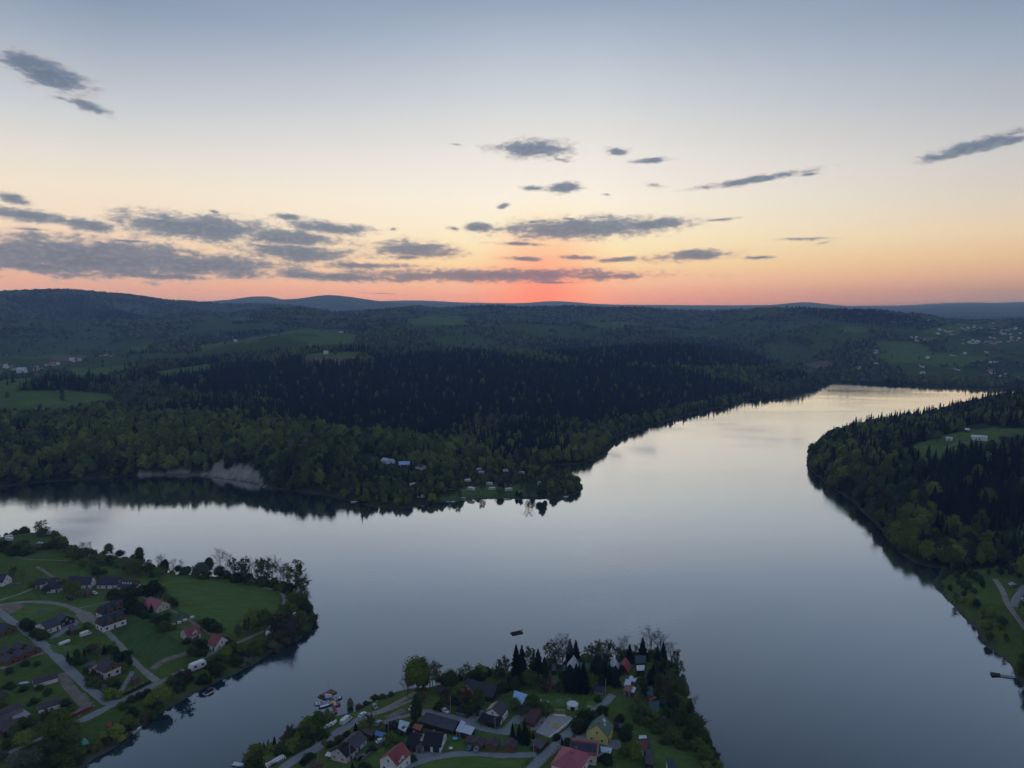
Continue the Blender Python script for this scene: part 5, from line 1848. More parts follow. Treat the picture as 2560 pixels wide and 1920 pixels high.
# ================================================================== roads, tracks, yards
road('asphalt_road', 'd', [(-60, 1262), (0, 1322), (40, 1352), (80, 1382), (120, 1416), (160, 1456), (200, 1492), (236, 1518), (262, 1514)], 5.6, ASPH)
road('asphalt_road', 'd', [(120, 1585), (165, 1562), (205, 1542), (245, 1522), (290, 1501), (345, 1474)], 4.6, ASPH)
road('gravel_road', 'd', [(-20, 1312), (20, 1304), (60, 1300), (110, 1302), (150, 1311), (180, 1326), (204, 1343)], 4.4, GRAVEL)
road('gravel_road', 'd', [(0, 1296), (35, 1286), (70, 1272), (100, 1262)], 2.6, GRAVEL)
road('gravel_road', 'd', [(204, 1343), (230, 1362), (255, 1390), (285, 1425), (312, 1450), (340, 1472)], 3.4, GRAVEL)
road('field_track', 'd', [(330, 1446), (345, 1432), (372, 1420), (398, 1414), (408, 1406)], 3.6, EARTH)
road('gravel_road', 'd', [(345, 1474), (380, 1456), (420, 1434), (455, 1412), (505, 1392), (545, 1374), (580, 1357), (600, 1335), (612, 1312), (615, 1290), (600, 1276), (570, 1270)], 3.2, GRAVEL)
road('field_track', 'd', [(300, 1286), (345, 1306), (400, 1334), (450, 1366), (480, 1386), (505, 1394)], 2.4, EARTH)
road('field_track', 'd', [(-10, 1190), (20, 1198), (60, 1208), (120, 1210), (180, 1214)], 1.8, EARTH)
road('field_track', 'd', [(80, 1224), (96, 1234), (112, 1245), (122, 1252)], 2.6, EARTH)
road('field_track', 'd', [(150, 1318), (200, 1308), (245, 1296)], 1.6, GRAVEL)
road('gravel_road', 'c3', [(770, 440), (840, 520), (900, 610), (990, 710), (1060, 830), (1020, 930)], 4.6, EARTH)
patch('gravel_yard', 'c3', [(990, 700), (1100, 700), (1200, 800), (1190, 890), (1000, 980), (910, 980), (1000, 880)], EARTH)
road('gravel_road', 'c3', [(1560, 680), (1620, 570), (1680, 480), (1710, 410)], 2.6, GRAVEL)
road('gravel_road', 'c3', [(0, 370), (160, 310), (360, 225), (560, 165)], 3.6, GRAVEL)
road('garden_path', 'c3', [(60, 1480), (200, 1420), (400, 1330), (560, 1260)], 2.4, CONC)
patch('paved_yard', 'c1', [(820, 1440), (980, 1400), (1030, 1450), (900, 1530), (760, 1620), (680, 1650), (640, 1620), (740, 1560)], PAVE)
patch('gravel_yard', 'c1', [(0, 1210), (80, 1170), (300, 1180), (330, 1230), (120, 1330), (20, 1260)], EARTH)
patch('gravel_yard', 'c1', [(960, 1290), (1080, 1270), (1240, 1340), (1240, 1400), (1060, 1440)], GRAVEL)
patch('garden_bed', 'c2', [(80, 1090), (260, 960), (440, 1020), (320, 1110), (120, 1190)], plain('vegetable_rows', (0.075, 0.105, 0.045), 0.95, 0.1, 0.35, 0.5))
patch('mown_field', 'd', [(300, 1262), (345, 1246), (430, 1252), (520, 1262), (590, 1278), (604, 1296), (600, 1320), (575, 1348), (520, 1372), (490, 1380), (440, 1352), (380, 1316), (320, 1284)], LAWN)
patch('mown_field', 'd', [(215, 1362), (270, 1336), (310, 1340), (360, 1366), (402, 1396), (396, 1408), (350, 1424), (325, 1446), (262, 1388)], plain('grass_field', (0.060, 0.108, 0.030), 0.95, 0.1, 0.26, 0.22, stretch=(1.3, .4, 1)))
patch('garden_lawn', 'c1', [(40, 1090), (420, 1040), (480, 1120), (200, 1140)], LAWN)
patch('garden_lawn', 'c1', [(160, 1290), (420, 1180), (720, 1200), (940, 1270), (700, 1290), (420, 1400), (250, 1390)], LAWN)
patch('garden_lawn', 'c1', [(1000, 1180), (1440, 1110), (1420, 1190), (1240, 1280), (1020, 1250)], LAWN)
patch('garden_lawn', 'c3', [(560, 60), (760, 70), (1080, 60), (900, 150), (720, 200)], LAWN)

road('asphalt_road', 'c4', [(260, 1760), (340, 1672), (480, 1566), (640, 1474), (800, 1388), (930, 1306), (1060, 1196), (1180, 1122), (1290, 1062), (1420, 990), (1500, 960)], 6.0, ASPH)
road('gravel_road', 'c4', [(1500, 950), (1580, 930), (1700, 880), (1850, 800), (2000, 718), (2110, 656)], 3.6, GRAVEL)
road('gravel_road', 'c4', [(1460, 985), (1600, 940), (1760, 890), (1900, 830), (2040, 770)], 2.4, GRAVEL)
road('gravel_road', 'c4', [(1640, 1080), (1760, 1020), (1900, 990), (2030, 966), (2110, 960)], 3.2, ASPH)
road('village_street', 'k1', [(420, 470), (560, 430), (760, 470), (1000, 525), (1200, 575), (1400, 640), (1560, 690), (1800, 785), (2000, 825), (2300, 860), (2420, 875)], 5.6, ASPH)
road('village_street', 'k1', [(1520, 650), (1620, 560), (1720, 500), (1850, 420)], 5.0, ASPH)
road('village_street', 'k2', [(560, 810), (680, 680), (760, 590), (860, 520)], 3.6, ASPH)
road('village_street', 'k1', [(60, 1720), (200, 1610), (400, 1540), (650, 1462), (950, 1392), (1280, 1352), (1600, 1350), (2000, 1376), (2400, 1386), (2700, 1372), (2980, 1370)], 3.8, ASPH)
road('asphalt_road', 'k2', [(1060, 1730), (1240, 1560), (1420, 1380), (1600, 1220), (1760, 1070), (1900, 920), (2040, 800), (2200, 690)], 4.6, ASPH)
road('asphalt_road', 'k3', [(380, 690), (480, 600), (620, 480), (760, 370), (860, 290), (960, 210), (1050, 120), (1115, 50)], 3.6, ASPH)
road('gravel_road', 'k3', [(640, 255), (720, 272), (800, 320)], 2.4, GRAVEL)
patch('paved_yard', 'k3', [(350, 870), (470, 760), (640, 735), (660, 860), (1000, 940), (1140, 880), (1260, 880), (1290, 1050), (1110, 1060), (860, 970), (500, 890)], PAVE)
patch('paved_yard', 'k2', [(760, 600), (980, 480), (1400, 440), (1560, 480), (1210, 900), (1120, 800), (900, 640), (800, 720)], PAVE)
patch('paved_yard', 'k1', [(320, 1270), (520, 1240), (860, 1280), (900, 1340), (620, 1480), (330, 1570), (200, 1620), (260, 1350)], PAVE)
patch('gravel_yard', 'k1', [(560, 400), (700, 360), (1000, 380), (1120, 500), (760, 470)], EARTH)
patch('village_green', 'k1', [(330, 1659), (420, 1600), (700, 1500), (1280, 1402), (1700, 1400), (2300, 1432), (2880, 1420), (2650, 1720), (2300, 1760), (330, 1760)], LAWN)
patch('garden_lawn', 'c4', [(1390, 1560), (1640, 1370), (1700, 1360), (1640, 1500), (1600, 1640), (1400, 1640)], LAWN)
patch('garden_lawn', 'k1', [(1000, 960), (1400, 960), (1480, 1200), (1760, 1290), (1280, 1310), (1000, 1340), (960, 1280)], LAWN)
patch('garden_lawn', 'k2', [(440, 1020), (500, 1000), (560, 1250), (1280, 1290), (900, 1330), (0, 1330), (60, 1220), (420, 1200)], LAWN)
patch('garden_lawn', 'k2', [(420, 760), (620, 560), (720, 560), (600, 720), (500, 790)], LAWN)
patch('meadow', 'c5', [(1660, 800), (2100, 790), (2177, 860), (2177, 1000), (2000, 960), (1830, 870)], LAWN)
patch('meadow', 'k3', [(680, 130), (900, 60), (1040, 60), (780, 270), (640, 240)], LAWN)
patch('meadow', 'k3', [(1340, 640), (1560, 720), (1900, 1000), (2100, 1240), (1900, 1180), (1650, 780), (1420, 760)], LAWN)
patch('sandy_yard', 'c4', [(1660, 985), (1880, 900), (1960, 920), (1860, 975), (1700, 1010)], EARTH)
# the headland across the lake
road('field_track', 'h2', [(1355, 320), (1390, 370), (1440, 450), (1480, 560), (1530, 640), (1590, 720), (1680, 850)], 3.2, GRAVEL)
road('asphalt_road', 'h2', [(1545, 610), (1600, 490), (1700, 400)], 4.6, ASPH)
patch('paved_yard', 'h2', [(1600, 400), (1700, 370), (1760, 460), (1620, 500)], PAVE)
road('field_track', 'h1', [(1460, 745), (1560, 710), (1640, 695), (1760, 690)], 3.0, EARTH)
road('field_track', 'm1', [(1010, 395), (1080, 385), (1100, 350), (1085, 320)], 4.0, GRAVEL)
road('gravel_road', 'm3', [(700, 520), (800, 522), (930, 524), (965, 560), (940, 605), (880, 635), (760, 670), (560, 705)], 3.0, GRAVEL)

# ================================================================== the village on the near point
H = house
H('barn', 'long grey-roofed barn beside the village street, two pale metal sheds at its end', 'barn', 'k1', (565, 462), (1272, 628), 8.2, 5.0, 2.6, R_GREY, W_DARK, wins=0, lm='the long grey barn')
lean('shed', 'pale zinc-roofed lean-to touching the long grey barn', 'shed', 'k1', [(1335, 640), (1440, 690), (1310, 850), (1215, 812)], 3.0, R_PALE, W_GREY, .9)
lean('shed', 'square whitish zinc-roofed shed past the lean-to of the long grey barn', 'shed', 'k1', [(1425, 725), (1640, 785), (1552, 915), (1315, 855)], 2.9, R_PALE, W_DARK, .5, lm='the square zinc shed')
h_, hl, hw, lx, ly = H('house', 'white house under dark slate roof with gabled porch and tan roof panel', 'house', 'k2', (432, 168), (268, 352), 9.0, 7.6, 4.4, R_SLATE, W_WHITE, W_WHITE, chim=[(.1, .1)], solar=(-.72, .78, .18, .84, 1, 1, -1, TIMBER), lm='the white house with the dark porch')
s_ = 1 if lx > 0 else -1
pm = MB()
pm.add([(s_ * hl, -hw - .8, 3.9), (s_ * (hl + 4.2), -hw - 1.0, 2.5), (s_ * (hl + 4.2), hw + 1.0, 2.5), (s_ * hl, hw + .8, 3.9), (s_ * hl, -hw - .8, 3.7), (s_ * (hl + 4.2), -hw - 1.0, 2.3), (s_ * (hl + 4.2), hw + 1.0, 2.3), (s_ * hl, hw + .8, 3.7)],
       [(0, 1, 2, 3), (7, 6, 5, 4), (0, 4, 5, 1), (1, 5, 6, 2), (2, 6, 7, 3)])
obj('porch_roof', pm, R_DARK, h_)
for yy in (-hw, 0, hw):
    obj('porch_post', MBshift(boxm(-.1, .1, -.1, .1, -.6, 2.45), s_ * (hl + 3.9), yy, 0), W_DARK, h_)
obj('porch_gable', MBshift(boxm(-.06, .06, -2.4, 2.4, 3.6, 4.1), s_ * (hl + .3), 0, 0), W_WHITE, h_)
H('house', 'dark-roofed house with white garage front and two dark doors beside the street', 'house', 'k1', (545, 878), (965, 905), 10.5, 6.0, 3.0, R_DARK, W_WHITE, W_WHITE, garage=2, chim=[(-.1, .05)], door=False, lm='the house with two garage doors')
H('house', 'dark shingled house squeezed between the red-roofed white house and the double garage', 'house', 'k1', (215, 895), (470, 930), 9.5, 5.6, 2.9, R_DARK, W_DARK, wins=1, chim=[(-.4, .1)], lm='the dark shingled house')
lean('shed', 'narrow grey-roofed shed filling the gap next to the double garage', 'shed', 'k1', [(470, 1040), (520, 1050), (500, 1205), (335, 1180)], 2.8, R_GREY, W_GREY, .4)
lean('canopy', 'narrow cream skylight strip roof beside the dark shingled house', 'canopy', 'k1', [(485, 925), (532, 930), (492, 1055), (425, 1045)], 3.6, W_CREAM, W_GREY, .4)
H('carport', 'brown gabled carport with ochre posts sheltering two cars', 'carport', 'k1', (1750, 945), (1652, 1078), 6.4, 3.9, 2.4, R_BROWN, W_OCHRE, wins=0, door=False, lm='the brown carport')
lean('shed', 'brown lean-to roof joined to the open carport', 'shed', 'k1', [(1490, 945), (1640, 950), (1545, 1078), (1402, 1066)], 2.6, R_BROWN, None, .3)
cab = 'ochre holiday cabins beside the lane'
H('cabin', 'ochre cabin with brown roof next to the open carport', 'cabin', 'k2', (330, 965), (222, 1120), 5.6, 3.8, 2.3, R_BROWN, W_OCHRE, group=cab, dark=True, lm='the ochre cabins')
H('cabin', 'ochre cabin with brown roof next to the tall dark spruces', 'cabin', 'k2', (692, 985), (612, 1142), 5.6, 3.8, 2.3, R_BROWN, W_OCHRE, group=cab, dark=True)
H('shed', 'low grey-roofed shed below the building site by the lane junction', 'shed', 'k2', (1330, 1030), (1205, 1175), 5.0, 3.0, 2.2, R_GREY, W_DARK, wins=0, lm='the low grey shed')
H('barn', 'big dark slate barn standing near the waterside trees', 'barn', 'c5', (868, 618), (1262, 686), 10.5, 6.8, 3.2, R_SLATE, W_DARK, wins=0, lm='the big slate barn')
H('house', 'small house with rusty gable roof tucked against the big slate barn', 'house', 'c5', (868, 716), (915, 785), 6.0, 5.2, 3.0, R_RUST, W_WOOD, lm='the rusty-roofed house', L=9)
H('boathouse', 'small grey-roofed boathouse with reddish walls near the lakeside track', 'shed', 'c5', (508, 692), (574, 734), 5.2, 3.3, 2.2, R_SLATE, W_REDB, wins=0, lm='the small boathouse')
H('shed', 'grey wooden shed by the parking bay across the street from the long barn', 'shed', 'k1', (1262, 308), (1480, 350), 5.2, 3.5, 2.3, R_DARK, W_GREY, wins=1, lm='the grey wooden shed')
lean('shed', 'tiny pale hut with a bench beside the white house with the dark porch', 'shed', 'k1', [(1628, 345), (1742, 350), (1742, 425), (1632, 425)], 2.2, R_GREY, W_GREY, .3)
lean('shed', 'shed under a bright light-blue sheet roof among bushes', 'shed', 'k2', [(748, 2), (1040, 76), (912, 244), (706, 160)], 3.0, R_BLUE, W_GREY, .8, lm='the light-blue roof')
R_MAUVE = plain('faded_rose_roof', (0.21, 0.095, 0.115), 0.7, 0.3, 0.15, 0.5)
R_DRED = plain('dark_red_sheet', (0.17, 0.028, 0.036), 0.6, 0.3, 0.12, 0.5)
H('cottage', 'cottage with a faded rose hipped roof half hidden in garden trees', 'house', 'c5', (1880, 600), (1985, 632), 8.4, 5.0, 2.6, R_MAUVE, W_WOOD, hip=.7, lm='the rose-roofed cottage')
H('shed', 'plum-brown workshop roof nearest the garden bushes at the paved yard', 'workshop', 'k2', (1085, 368), (1326, 408), 6.6, 4.2, 2.6, R_PLUM, W_WOOD, wins=0, lm='the plum-roofed workshops')
H('shed', 'dark red workshop roof with pale ridge facing the tall spruces', 'workshop', 'k2', (985, 503), (1240, 550), 6.4, 3.7, 2.3, R_PLUM, W_REDB, wins=0)
lean('shed', 'dark open shelter at the end of the short drive', 'shelter', 'k2', [(800, 398), (950, 375), (985, 440), (880, 478)], 2.8, R_DARK, None, .3)
H('house', 'rear half of the long row house, weathered brown roof above the lakeside road', 'house', 'c4', (1340, 1172), (1196, 1290), 8.6, 5.8, 3.1, R_GREY, W_PINK, chim=[(.2, .1)], lm='the long row house')
H('house', 'front half of the long row house, dark roof and pale gable towards the road', 'house', 'c4', (1186, 1300), (1060, 1402), 9.0, 6.4, 3.4, R_DARK, W_PINK, W_PINK, chim=[(-.5, .1)])
h_, hl, hw, lx, ly = H('house', 'white house with a bright red tiled roof above a lawn and drive', 'house', 'c4', (1895, 1322), (1706, 1480), 9.2, 8.4, 4.6, R_RED, W_WHITE, W_WHITE, chim=[(-.2, .15)], dormers=[(.25, 3.0, 1.6, 1)], lm='the red-roofed white house')
lean('shed', 'low brown flat-roofed shed behind the long row house', 'shed', 'c4', [(1375, 1160), (1545, 1176), (1500, 1232), (1400, 1196)], 2.8, R_BROWN, W_DARK, .3)
lean('canopy', 'bright blue tarpaulin stretched on posts behind the row house', 'canopy', 'c4', [(1552, 1184), (1682, 1205), (1652, 1246), (1530, 1226)], 2.2, TARPB, None, .3)
H('shed', 'small black-roofed shed next to the white-roofed shed', 'shed', 'c4', (1795, 1040), (1735, 1092), 5.4, 3.6, 2.4, R_DARK, W_DARK, wins=0)
lean('shed', 'shed with a curved whitish roof at the bend of the street', 'shed', 'c4', [(1862, 1050), (1996, 1075), (1932, 1172), (1838, 1132)], 3.0, R_PALE, W_GREY, .6, lm='the white-roofed shed')
lean('shed', 'low shed with rust-red roof between the white-roofed shed and the long grey barn', 'shed', 'k1', [(330, 702), (512, 720), (440, 830), (260, 770)], 2.8, R_RUST, W_DARK, .4)
lean('canopy', 'white canvas awning at the corner of the row house garden', 'canopy', 'c4', [(930, 1455), (985, 1466), (962, 1502), (890, 1490)], 2.3, CANVAS, None, .4)
H('garden_house', 'brown-roofed garden house by the lakeside road', 'shed', 'c4', (735, 1578), (800, 1610), 6.0, 4.0, 2.4, R_BROWN, W_WOOD, wins=0, lm='the brown garden house')
H('house', 'lemon-yellow house with a green sheet-metal roof', 'house', 'k3', (940, 412), (826, 596), 10.0, 9.0, 4.4, R_GREEN, W_YELLOW, W_YELLOW, chim=[(.65, .12)], sky=1, solar=(-.62, -.2, .14, .42, 3, 1, 1, R_PALE), lm='the yellow house')
H('house', 'cream house with rows of solar panels over a red roof', 'house', 'k3', (345, 866), (850, 958), 10.4, 7.0, 4.6, R_RED, W_CREAM, solar=(-.95, .95, .10, .80, 7, 3), lm='the solar-panelled house')
H('house', 'large villa with a rose-red hipped roof at the lane corner', 'house', 'k3', (382, 1004), (318, 1100), 12.5, 8.4, 4.0, R_PINK, W_WHITE, hip=.95, chim=[(-.3, .25), (.25, .2)], L=12.5, lm='the rose-red villa')
lean('canopy', 'pale blue curved canopy over a parking place beside the solar-panelled house', 'canopy', 'k3', [(890, 1000), (1110, 1050), (1082, 1125), (905, 1092)], 2.6, R_PALE, None, .4)
lean('shed', 'flat shed with whitish top highest up the wooded slope', 'shed', 'k3', [(1602, 800), (1735, 805), (1752, 850), (1600, 850)], 3.4, R_WHITE, W_DARK, .2)
lean('shed', 'slate-blue lean-to between a whitish shed and a dark red roof', 'shed', 'k3', [(1560, 862), (1795, 862), (1820, 980), (1745, 960)], 3.0, R_SLATE, W_GREY, .5)
lean('shed', 'shed under a deep red sheet roof on the slope near the lake', 'shed', 'k3', [(1515, 915), (1750, 916), (1760, 1050), (1680, 1060)], 2.8, R_DRED, W_WHITE, .5, lm='the deep red shed')
lean('cabin', 'cabin with a plain dark teal roof alone in the wood on the slope', 'cabin', 'k3', [(1770, 180), (1975, 186), (1985, 336), (1812, 330)], 4.0, R_TEAL, W_DARK, 1.0, lm='the teal-roofed cabin')
lean('cabin', 'teal-roofed cabin with a rusty terrace deep among trees', 'cabin', 'c6', [(1205, 715), (1305, 716), (1310, 822), (1240, 800)], 4.0, R_TEAL, W_WOOD, 1.0)
lean('terrace', 'rust-coloured terrace roof stuck onto a teal-roofed cabin', 'terrace', 'c6', [(1245, 825), (1345, 815), (1360, 860), (1270, 880)], 2.6, R_RUST, None, .3)
lean('cabin', 'long dark teal roof below the tallest bare trees by the water', 'cabin', 'c6', [(1070, 322), (1222, 330), (1212, 392), (1088, 386)], 4.2, R_TEAL, W_DARK, 1.2)
lean('cabin', 'cabin with white flat roof between spruces at the waterside', 'cabin', 'c6', [(1092, 430), (1202, 440), (1196, 495), (1100, 490)], 3.2, R_WHITE, W_DARK, .3, lm='the white flat-roofed cabin')
H('chalet', 'steep chalet with whitish roof and dark front among the spruces', 'cabin', 'c6', (268, 338), (250, 366), 6.2, 6.2, 1.8, R_PALE, W_DARK, L=8.5, dark=False, lm='the whitish steep chalet')
H('chalet', 'steep chalet with pale blue roof beside a red chalet', 'cabin', 'c6', (806, 336), (820, 402), 5.6, 6.0, 1.8, R_PALE, W_DARK, L=8.5, lm='the pale blue steep chalet')
H('chalet', 'steep red-roofed chalet beside a pale blue one', 'cabin', 'c6', (946, 358), (932, 392), 6.2, 5.8, 1.8, R_RED, W_REDB, L=8)
lean('shed', 'low teal shed with bright eave joined to the whitish steep chalet', 'shed', 'c6', [(345, 412), (495, 412), (490, 470), (350, 466)], 3.0, R_TEAL, W_DARK, .5)
lean('shed', 'small grey roof in the trees, farther from the whitish steep chalet', 'shed', 'c6', [(-5, 432), (52, 430), (52, 490), (-5, 490)], 2.8, R_GREY, W_DARK, .3)
lean('shed', 'small grey roof in the trees right next to the whitish steep chalet', 'shed', 'c6', [(140, 436), (200, 440), (200, 492), (145, 490)], 2.8, R_GREY, W_DARK, .3)
lean('cabin', 'white-roofed wing, topmost of the patchwork cabins by the lane end', 'cabin', 'c6', [(1012, 565), (1106, 595), (1080, 642), (990, 616)], 3.4, R_WHITE, W_GREY, .4, lm='the patchwork cabins')
lean('cabin', 'zinc-roofed wing in the middle of the patchwork cabins', 'cabin', 'c6', [(956, 612), (1030, 630), (1018, 690), (930, 682)], 3.0, R_PALE, W_GREY, .4)
lean('cabin', 'grey-roofed wing on the lane side of the patchwork cabins', 'cabin', 'c6', [(966, 570), (1008, 570), (958, 640), (914, 640)], 2.8, R_GREY, W_WHITE, .4)
lean('cabin', 'rust-roofed front wing of the patchwork cabins', 'cabin', 'c6', [(950, 690), (1050, 702), (1022, 766), (920, 746)], 2.9, R_RUST, W_GREY, .5)
lean('cabin', 'small white-roofed porch wing beside the rust-roofed wing', 'cabin', 'c6', [(1048, 706), (1092, 730), (1062, 782), (1024, 766)], 2.7, R_WHITE, W_GREY, .3)
H('shed', 'grey board shed with a pale pole beside it near the lane end', 'shed', 'c6', (552, 690), (676, 712), 6.0, 3.4, 2.3, R_SLATE, W_GREY, wins=1, lm='the grey board shed')
lean('shed', 'brown flat-roofed shed behind the yellow house', 'shed', 'k3', [(1230, 580), (1340, 586), (1326, 660), (1224, 650)], 2.7, R_BROWN, W_DARK, .3)
lean('shed', 'dark low roof squeezed behind the yellow house', 'shed', 'k3', [(1150, 530), (1235, 575), (1205, 612), (1140, 600)], 2.5, R_DARK, W_DARK, .3)
lean('shed', 'dark blue roof running down the slope past a yellowish tree', 'shed', 'k3', [(1725, 1075), (1840, 1062), (1870, 1330), (1722, 1300)], 3.4, R_SLATE, W_DARK, .6)
lean('house', 'house with slate roof cut by the bottom edge near the wooded slope', 'house', 'k3', [(2100, 1240), (2250, 1244), (2290, 1440), (2150, 1420)], 4.0, R_SLATE, W_WHITE, .8)

# building site: slab on a retaining wall, timber, frame
P4 = [GP('k2', q) for q in ((1562, 488), (2062, 606), (1512, 1010), (1212, 892))]
cx = sum(p.x for p in P4) / 4; cy = sum(p.y for p in P4) / 4
bs = root('building_site', 'raised concrete building slab with timber on it beside the lane', 'building site', (cx, cy, gz(cx, cy)))
LM.append(('the building site', cx, cy))
loc4 = [(p.x - cx, p.y - cy) for p in P4]
mb = MB(); mb.prism(loc4[::-1], -1.5, .55); obj('slab', mb, CONC, bs)
for i in (1, 2):
    a, b = np.array(loc4[i]), np.array(loc4[(i + 1) % 4])
    d = (b - a) / np.linalg.norm(b - a); n_ = np.array([d[1], -d[0]])
    if n_ @ (a + b) < 0:
        n_ = -n_
    q = [a + n_ * .05, b + n_ * .05, b + n_ * .4, a + n_ * .4]
    ar = sum(q[k][0] * q[(k + 1) % 4][1] - q[(k + 1) % 4][0] * q[k][1] for k in range(4))
    m = MB(); m.prism([tuple(v) for v in (q if ar > 0 else q[::-1])], -1.8, .95 if i == 1 else .7)
    obj('retaining_wall', m, W_WHITE if i == 1 else STONE, bs)


def stack(label, crop, a, b, n, w, mat, lift, name='timber_stack', length=None):
    pa, pb = GP(crop, a), GP(crop, b)
    an = math.atan2(pb.y - pa.y, pb.x - pa.x); L = length or math.hypot(pb.x - pa.x, pb.y - pa.y)
    x, y = (pa.x + pb.x) / 2, (pa.y + pb.y) / 2
    r = root(name, label, 'timber', (x, y, gz(x, y) + lift), an)
    for k in range(n):
        obj('beam', boxm(-L / 2 * random.uniform(.85, 1), L / 2, -.12, .12, 0, .22), mat, r, (random.uniform(-.3, .3), (k - n / 2) * w, 0), (0, 0, random.uniform(-.03, .03)))
    return r


zz_ = .56
stack('loose stack of fresh timber beams spread on the building slab', 'k2', (1590, 745), (1830, 790), 9, .42, TIMBER, zz_)
stack('short row of timber leaning along the edge of the slab', 'k2', (1470, 720), (1540, 630), 3, .5, TIMBER, zz_)
r = root('board_pile', 'long cream pile of boards on the slab below the timber frame', 'timber', (*GP('k2', (1735, 560)).xy, gz(*GP('k2', (1735, 560)).xy) + zz_), -.10)
for k in range(5):
    obj('board', boxm(-2.6, 2.6, -.7, .7, k * .12, k * .12 + .10), W_CREAM, r, (random.uniform(-.1, .1), random.uniform(-.1, .1), 0))
p = GP('k2', (1740, 520)); fr = root('stud_wall', 'open timber framework of upright studs at the edge of the building slab', 'framework', (p.x, p.y, gz(p.x, p.y) + .4), -.12)
for k in range(9):
    obj('stud', boxm(-.07, .07, -.07, .07, 0, 2.3), TIMBER, fr, (-2.0 + k * .5, 0, 0))
obj('top_plate', boxm(-2.1, 2.1, -.08, .08, 2.31, 2.45), TIMBER, fr); obj('sole_plate', boxm(-2.1, 2.1, -.12, .12, -.12, -.005), TIMBER, fr)
# white marquee
p = GP('k2', (2020, 350)); LM.append(('the white marquee', p.x, p.y))
mq = root('marquee', 'white six-sided marquee tent pitched on the grass above the building site', 'tent', (p.x, p.y, gz(p.x, p.y)), .3)
mb = MB(); n = 8; R_ = 2.5
ring = [(R_ * math.cos(i * 6.283 / n), R_ * math.sin(i * 6.283 / n)) for i in range(n)]
mb.add([(x, y, 2.1) for x, y in ring] + [(x * 1.06, y * 1.06, 1.85) for x, y in ring] + [(0, 0, 3.4)], [(i, (i + 1) % n, 2 * n) for i in range(n)] + [(i + n, (i + 1) % n + n, (i + 1) % n, i) for i in range(n)])
obj('canopy', mb, CANVAS, mq)
wl = MB(); wl.add([(x, y, 0) for x, y in ring] + [(x, y, 1.9) for x, y in ring], [(i, (i + 1) % n, (i + 1) % n + n, i + n) for i in range(n) if i != 5]); obj('side_wall', wl, CANVAS, mq)
# stone heaps
for crop, q, lab, nn, rad in (('k2', (1740, 215), 'heap of pale field stones on the grass near the white marquee', 42, 1.9), ('k2', (1950, 175), 'round low patch of grey stones beside the stone heap', 26, 1.5),
                              ('k2', (1355, 190), 'small scatter of white stones near the light-blue roof', 7, .9), ('k2', (1465, 215), 'second small scatter of white stones closer to the stone heap', 6, .8)):
    p = GP(crop, q); r = root('stone_heap', lab, 'stones', (p.x, p.y, gz(p.x, p.y)))
    for k in range(nn):
        a, d = random.uniform(0, 6.28), rad * math.sqrt(random.random())
        s = random.uniform(.16, .36)
        m = MB(); rr = np.random.default_rng(k)
        v = np.array([(x, y, z) for x in (-1, 1) for y in (-1, 1) for z in (-1, 1)], float) * rr.uniform(.6, 1.0, (8, 1)) * s
        m.add(v, [(0, 1, 3, 2), (4, 6, 7, 5), (0, 4, 5, 1), (2, 3, 7, 6), (0, 2, 6, 4), (1, 5, 7, 3)])
        obj('stone', m, W_PINK if nn < 10 else STONE, r, (d * math.cos(a), d * math.sin(a), .12 + .25 * max(0, 1 - d / rad) * (nn > 30)))
# poles and lamps
pole(GP('k1', (1100, 500)), 8.0, 'pale utility pole by the parking bay across from the long grey barn')
pole(GP('k2', (330, 960)), 8.0, 'utility pole behind the ochre cabins in front of the dark porch')
pole(GP('k2', (1165, 1470)), 8.0, 'utility pole at the lane junction near the village green')
pole(GP('c6', (693, 805)), 7.0, 'pale pole beside the grey board shed')
pole(GP('c4', (1562, 1045)), 8.0, 'street lamp at the bend of the lakeside road', True)
pole(GP('c4', (805, 1590)), 7.5, 'street lamp beside the brown garden house', True)
pole(GP('c4', (1220, 1590)), 7.5, 'pole in front of the long row house')
pole(GP('c4', (1715, 1195)), 6.5, 'slim pole beside the small black-roofed shed')
# vehicles of the near village
pw, pb_, pg, pr_, pd = paint('white', (0.72, 0.73, 0.75)), paint('blue', (0.07, 0.12, 0.24)), paint('grey', (0.26, 0.27, 0.29)), paint('red', (0.35, 0.03, 0.03)), paint('black', (0.02, 0.02, 0.024))


def dirz(crop, a, b):
    pa, pb = GP(crop, a), GP(crop, b)
    return math.atan2(pb.y - pa.y, pb.x - pa.x)


va = make_car(GP('c4', (1165, 1070)), dirz('c4', (1080, 1110), (1230, 1010)), pw, 'long white van parked beside the lakeside road', 'van'); va.scale = (1.15, 1.0, 1.0)
make_car(GP('c4', (1380, 985)), dirz('c4', (1340, 1000), (1420, 950)), pw, 'white-roofed car on the lakeside road beyond the van')
make_car(GP('c4', (1620, 1325)), dirz('c4', (1590, 1335), (1655, 1310)), pw, 'white car parked behind the red-roofed white house')
make_car(GP('c4', (1350, 1540)), dirz('c4', (1300, 1560), (1400, 1500)), pd, 'dark car with pale roof by the row house garden')
make_car(GP('c4', (1540, 880)), dirz('c4', (1520, 870), (1560, 900)), pg, 'grey car parked at the water side of the road bend')
make_car(GP('k1', (985, 440)), dirz('k1', (950, 420), (1020, 460)), pw, 'white car in the bay across from the long grey barn')
make_car(GP('k2', (270, 770)), dirz('k2', (210, 760), (330, 790)), pd, 'black car on the street below the dark porch')
make_car(GP('k1', (1535, 1240)), dirz('k1', (1490, 1290), (1580, 1180)), pb_, 'blue-grey car in front of the carport, nearer the cabins lawn')
make_car(GP('k1', (1690, 1265)), dirz('k1', (1660, 1300), (1720, 1220)), pg, 'grey car half inside the open carport')
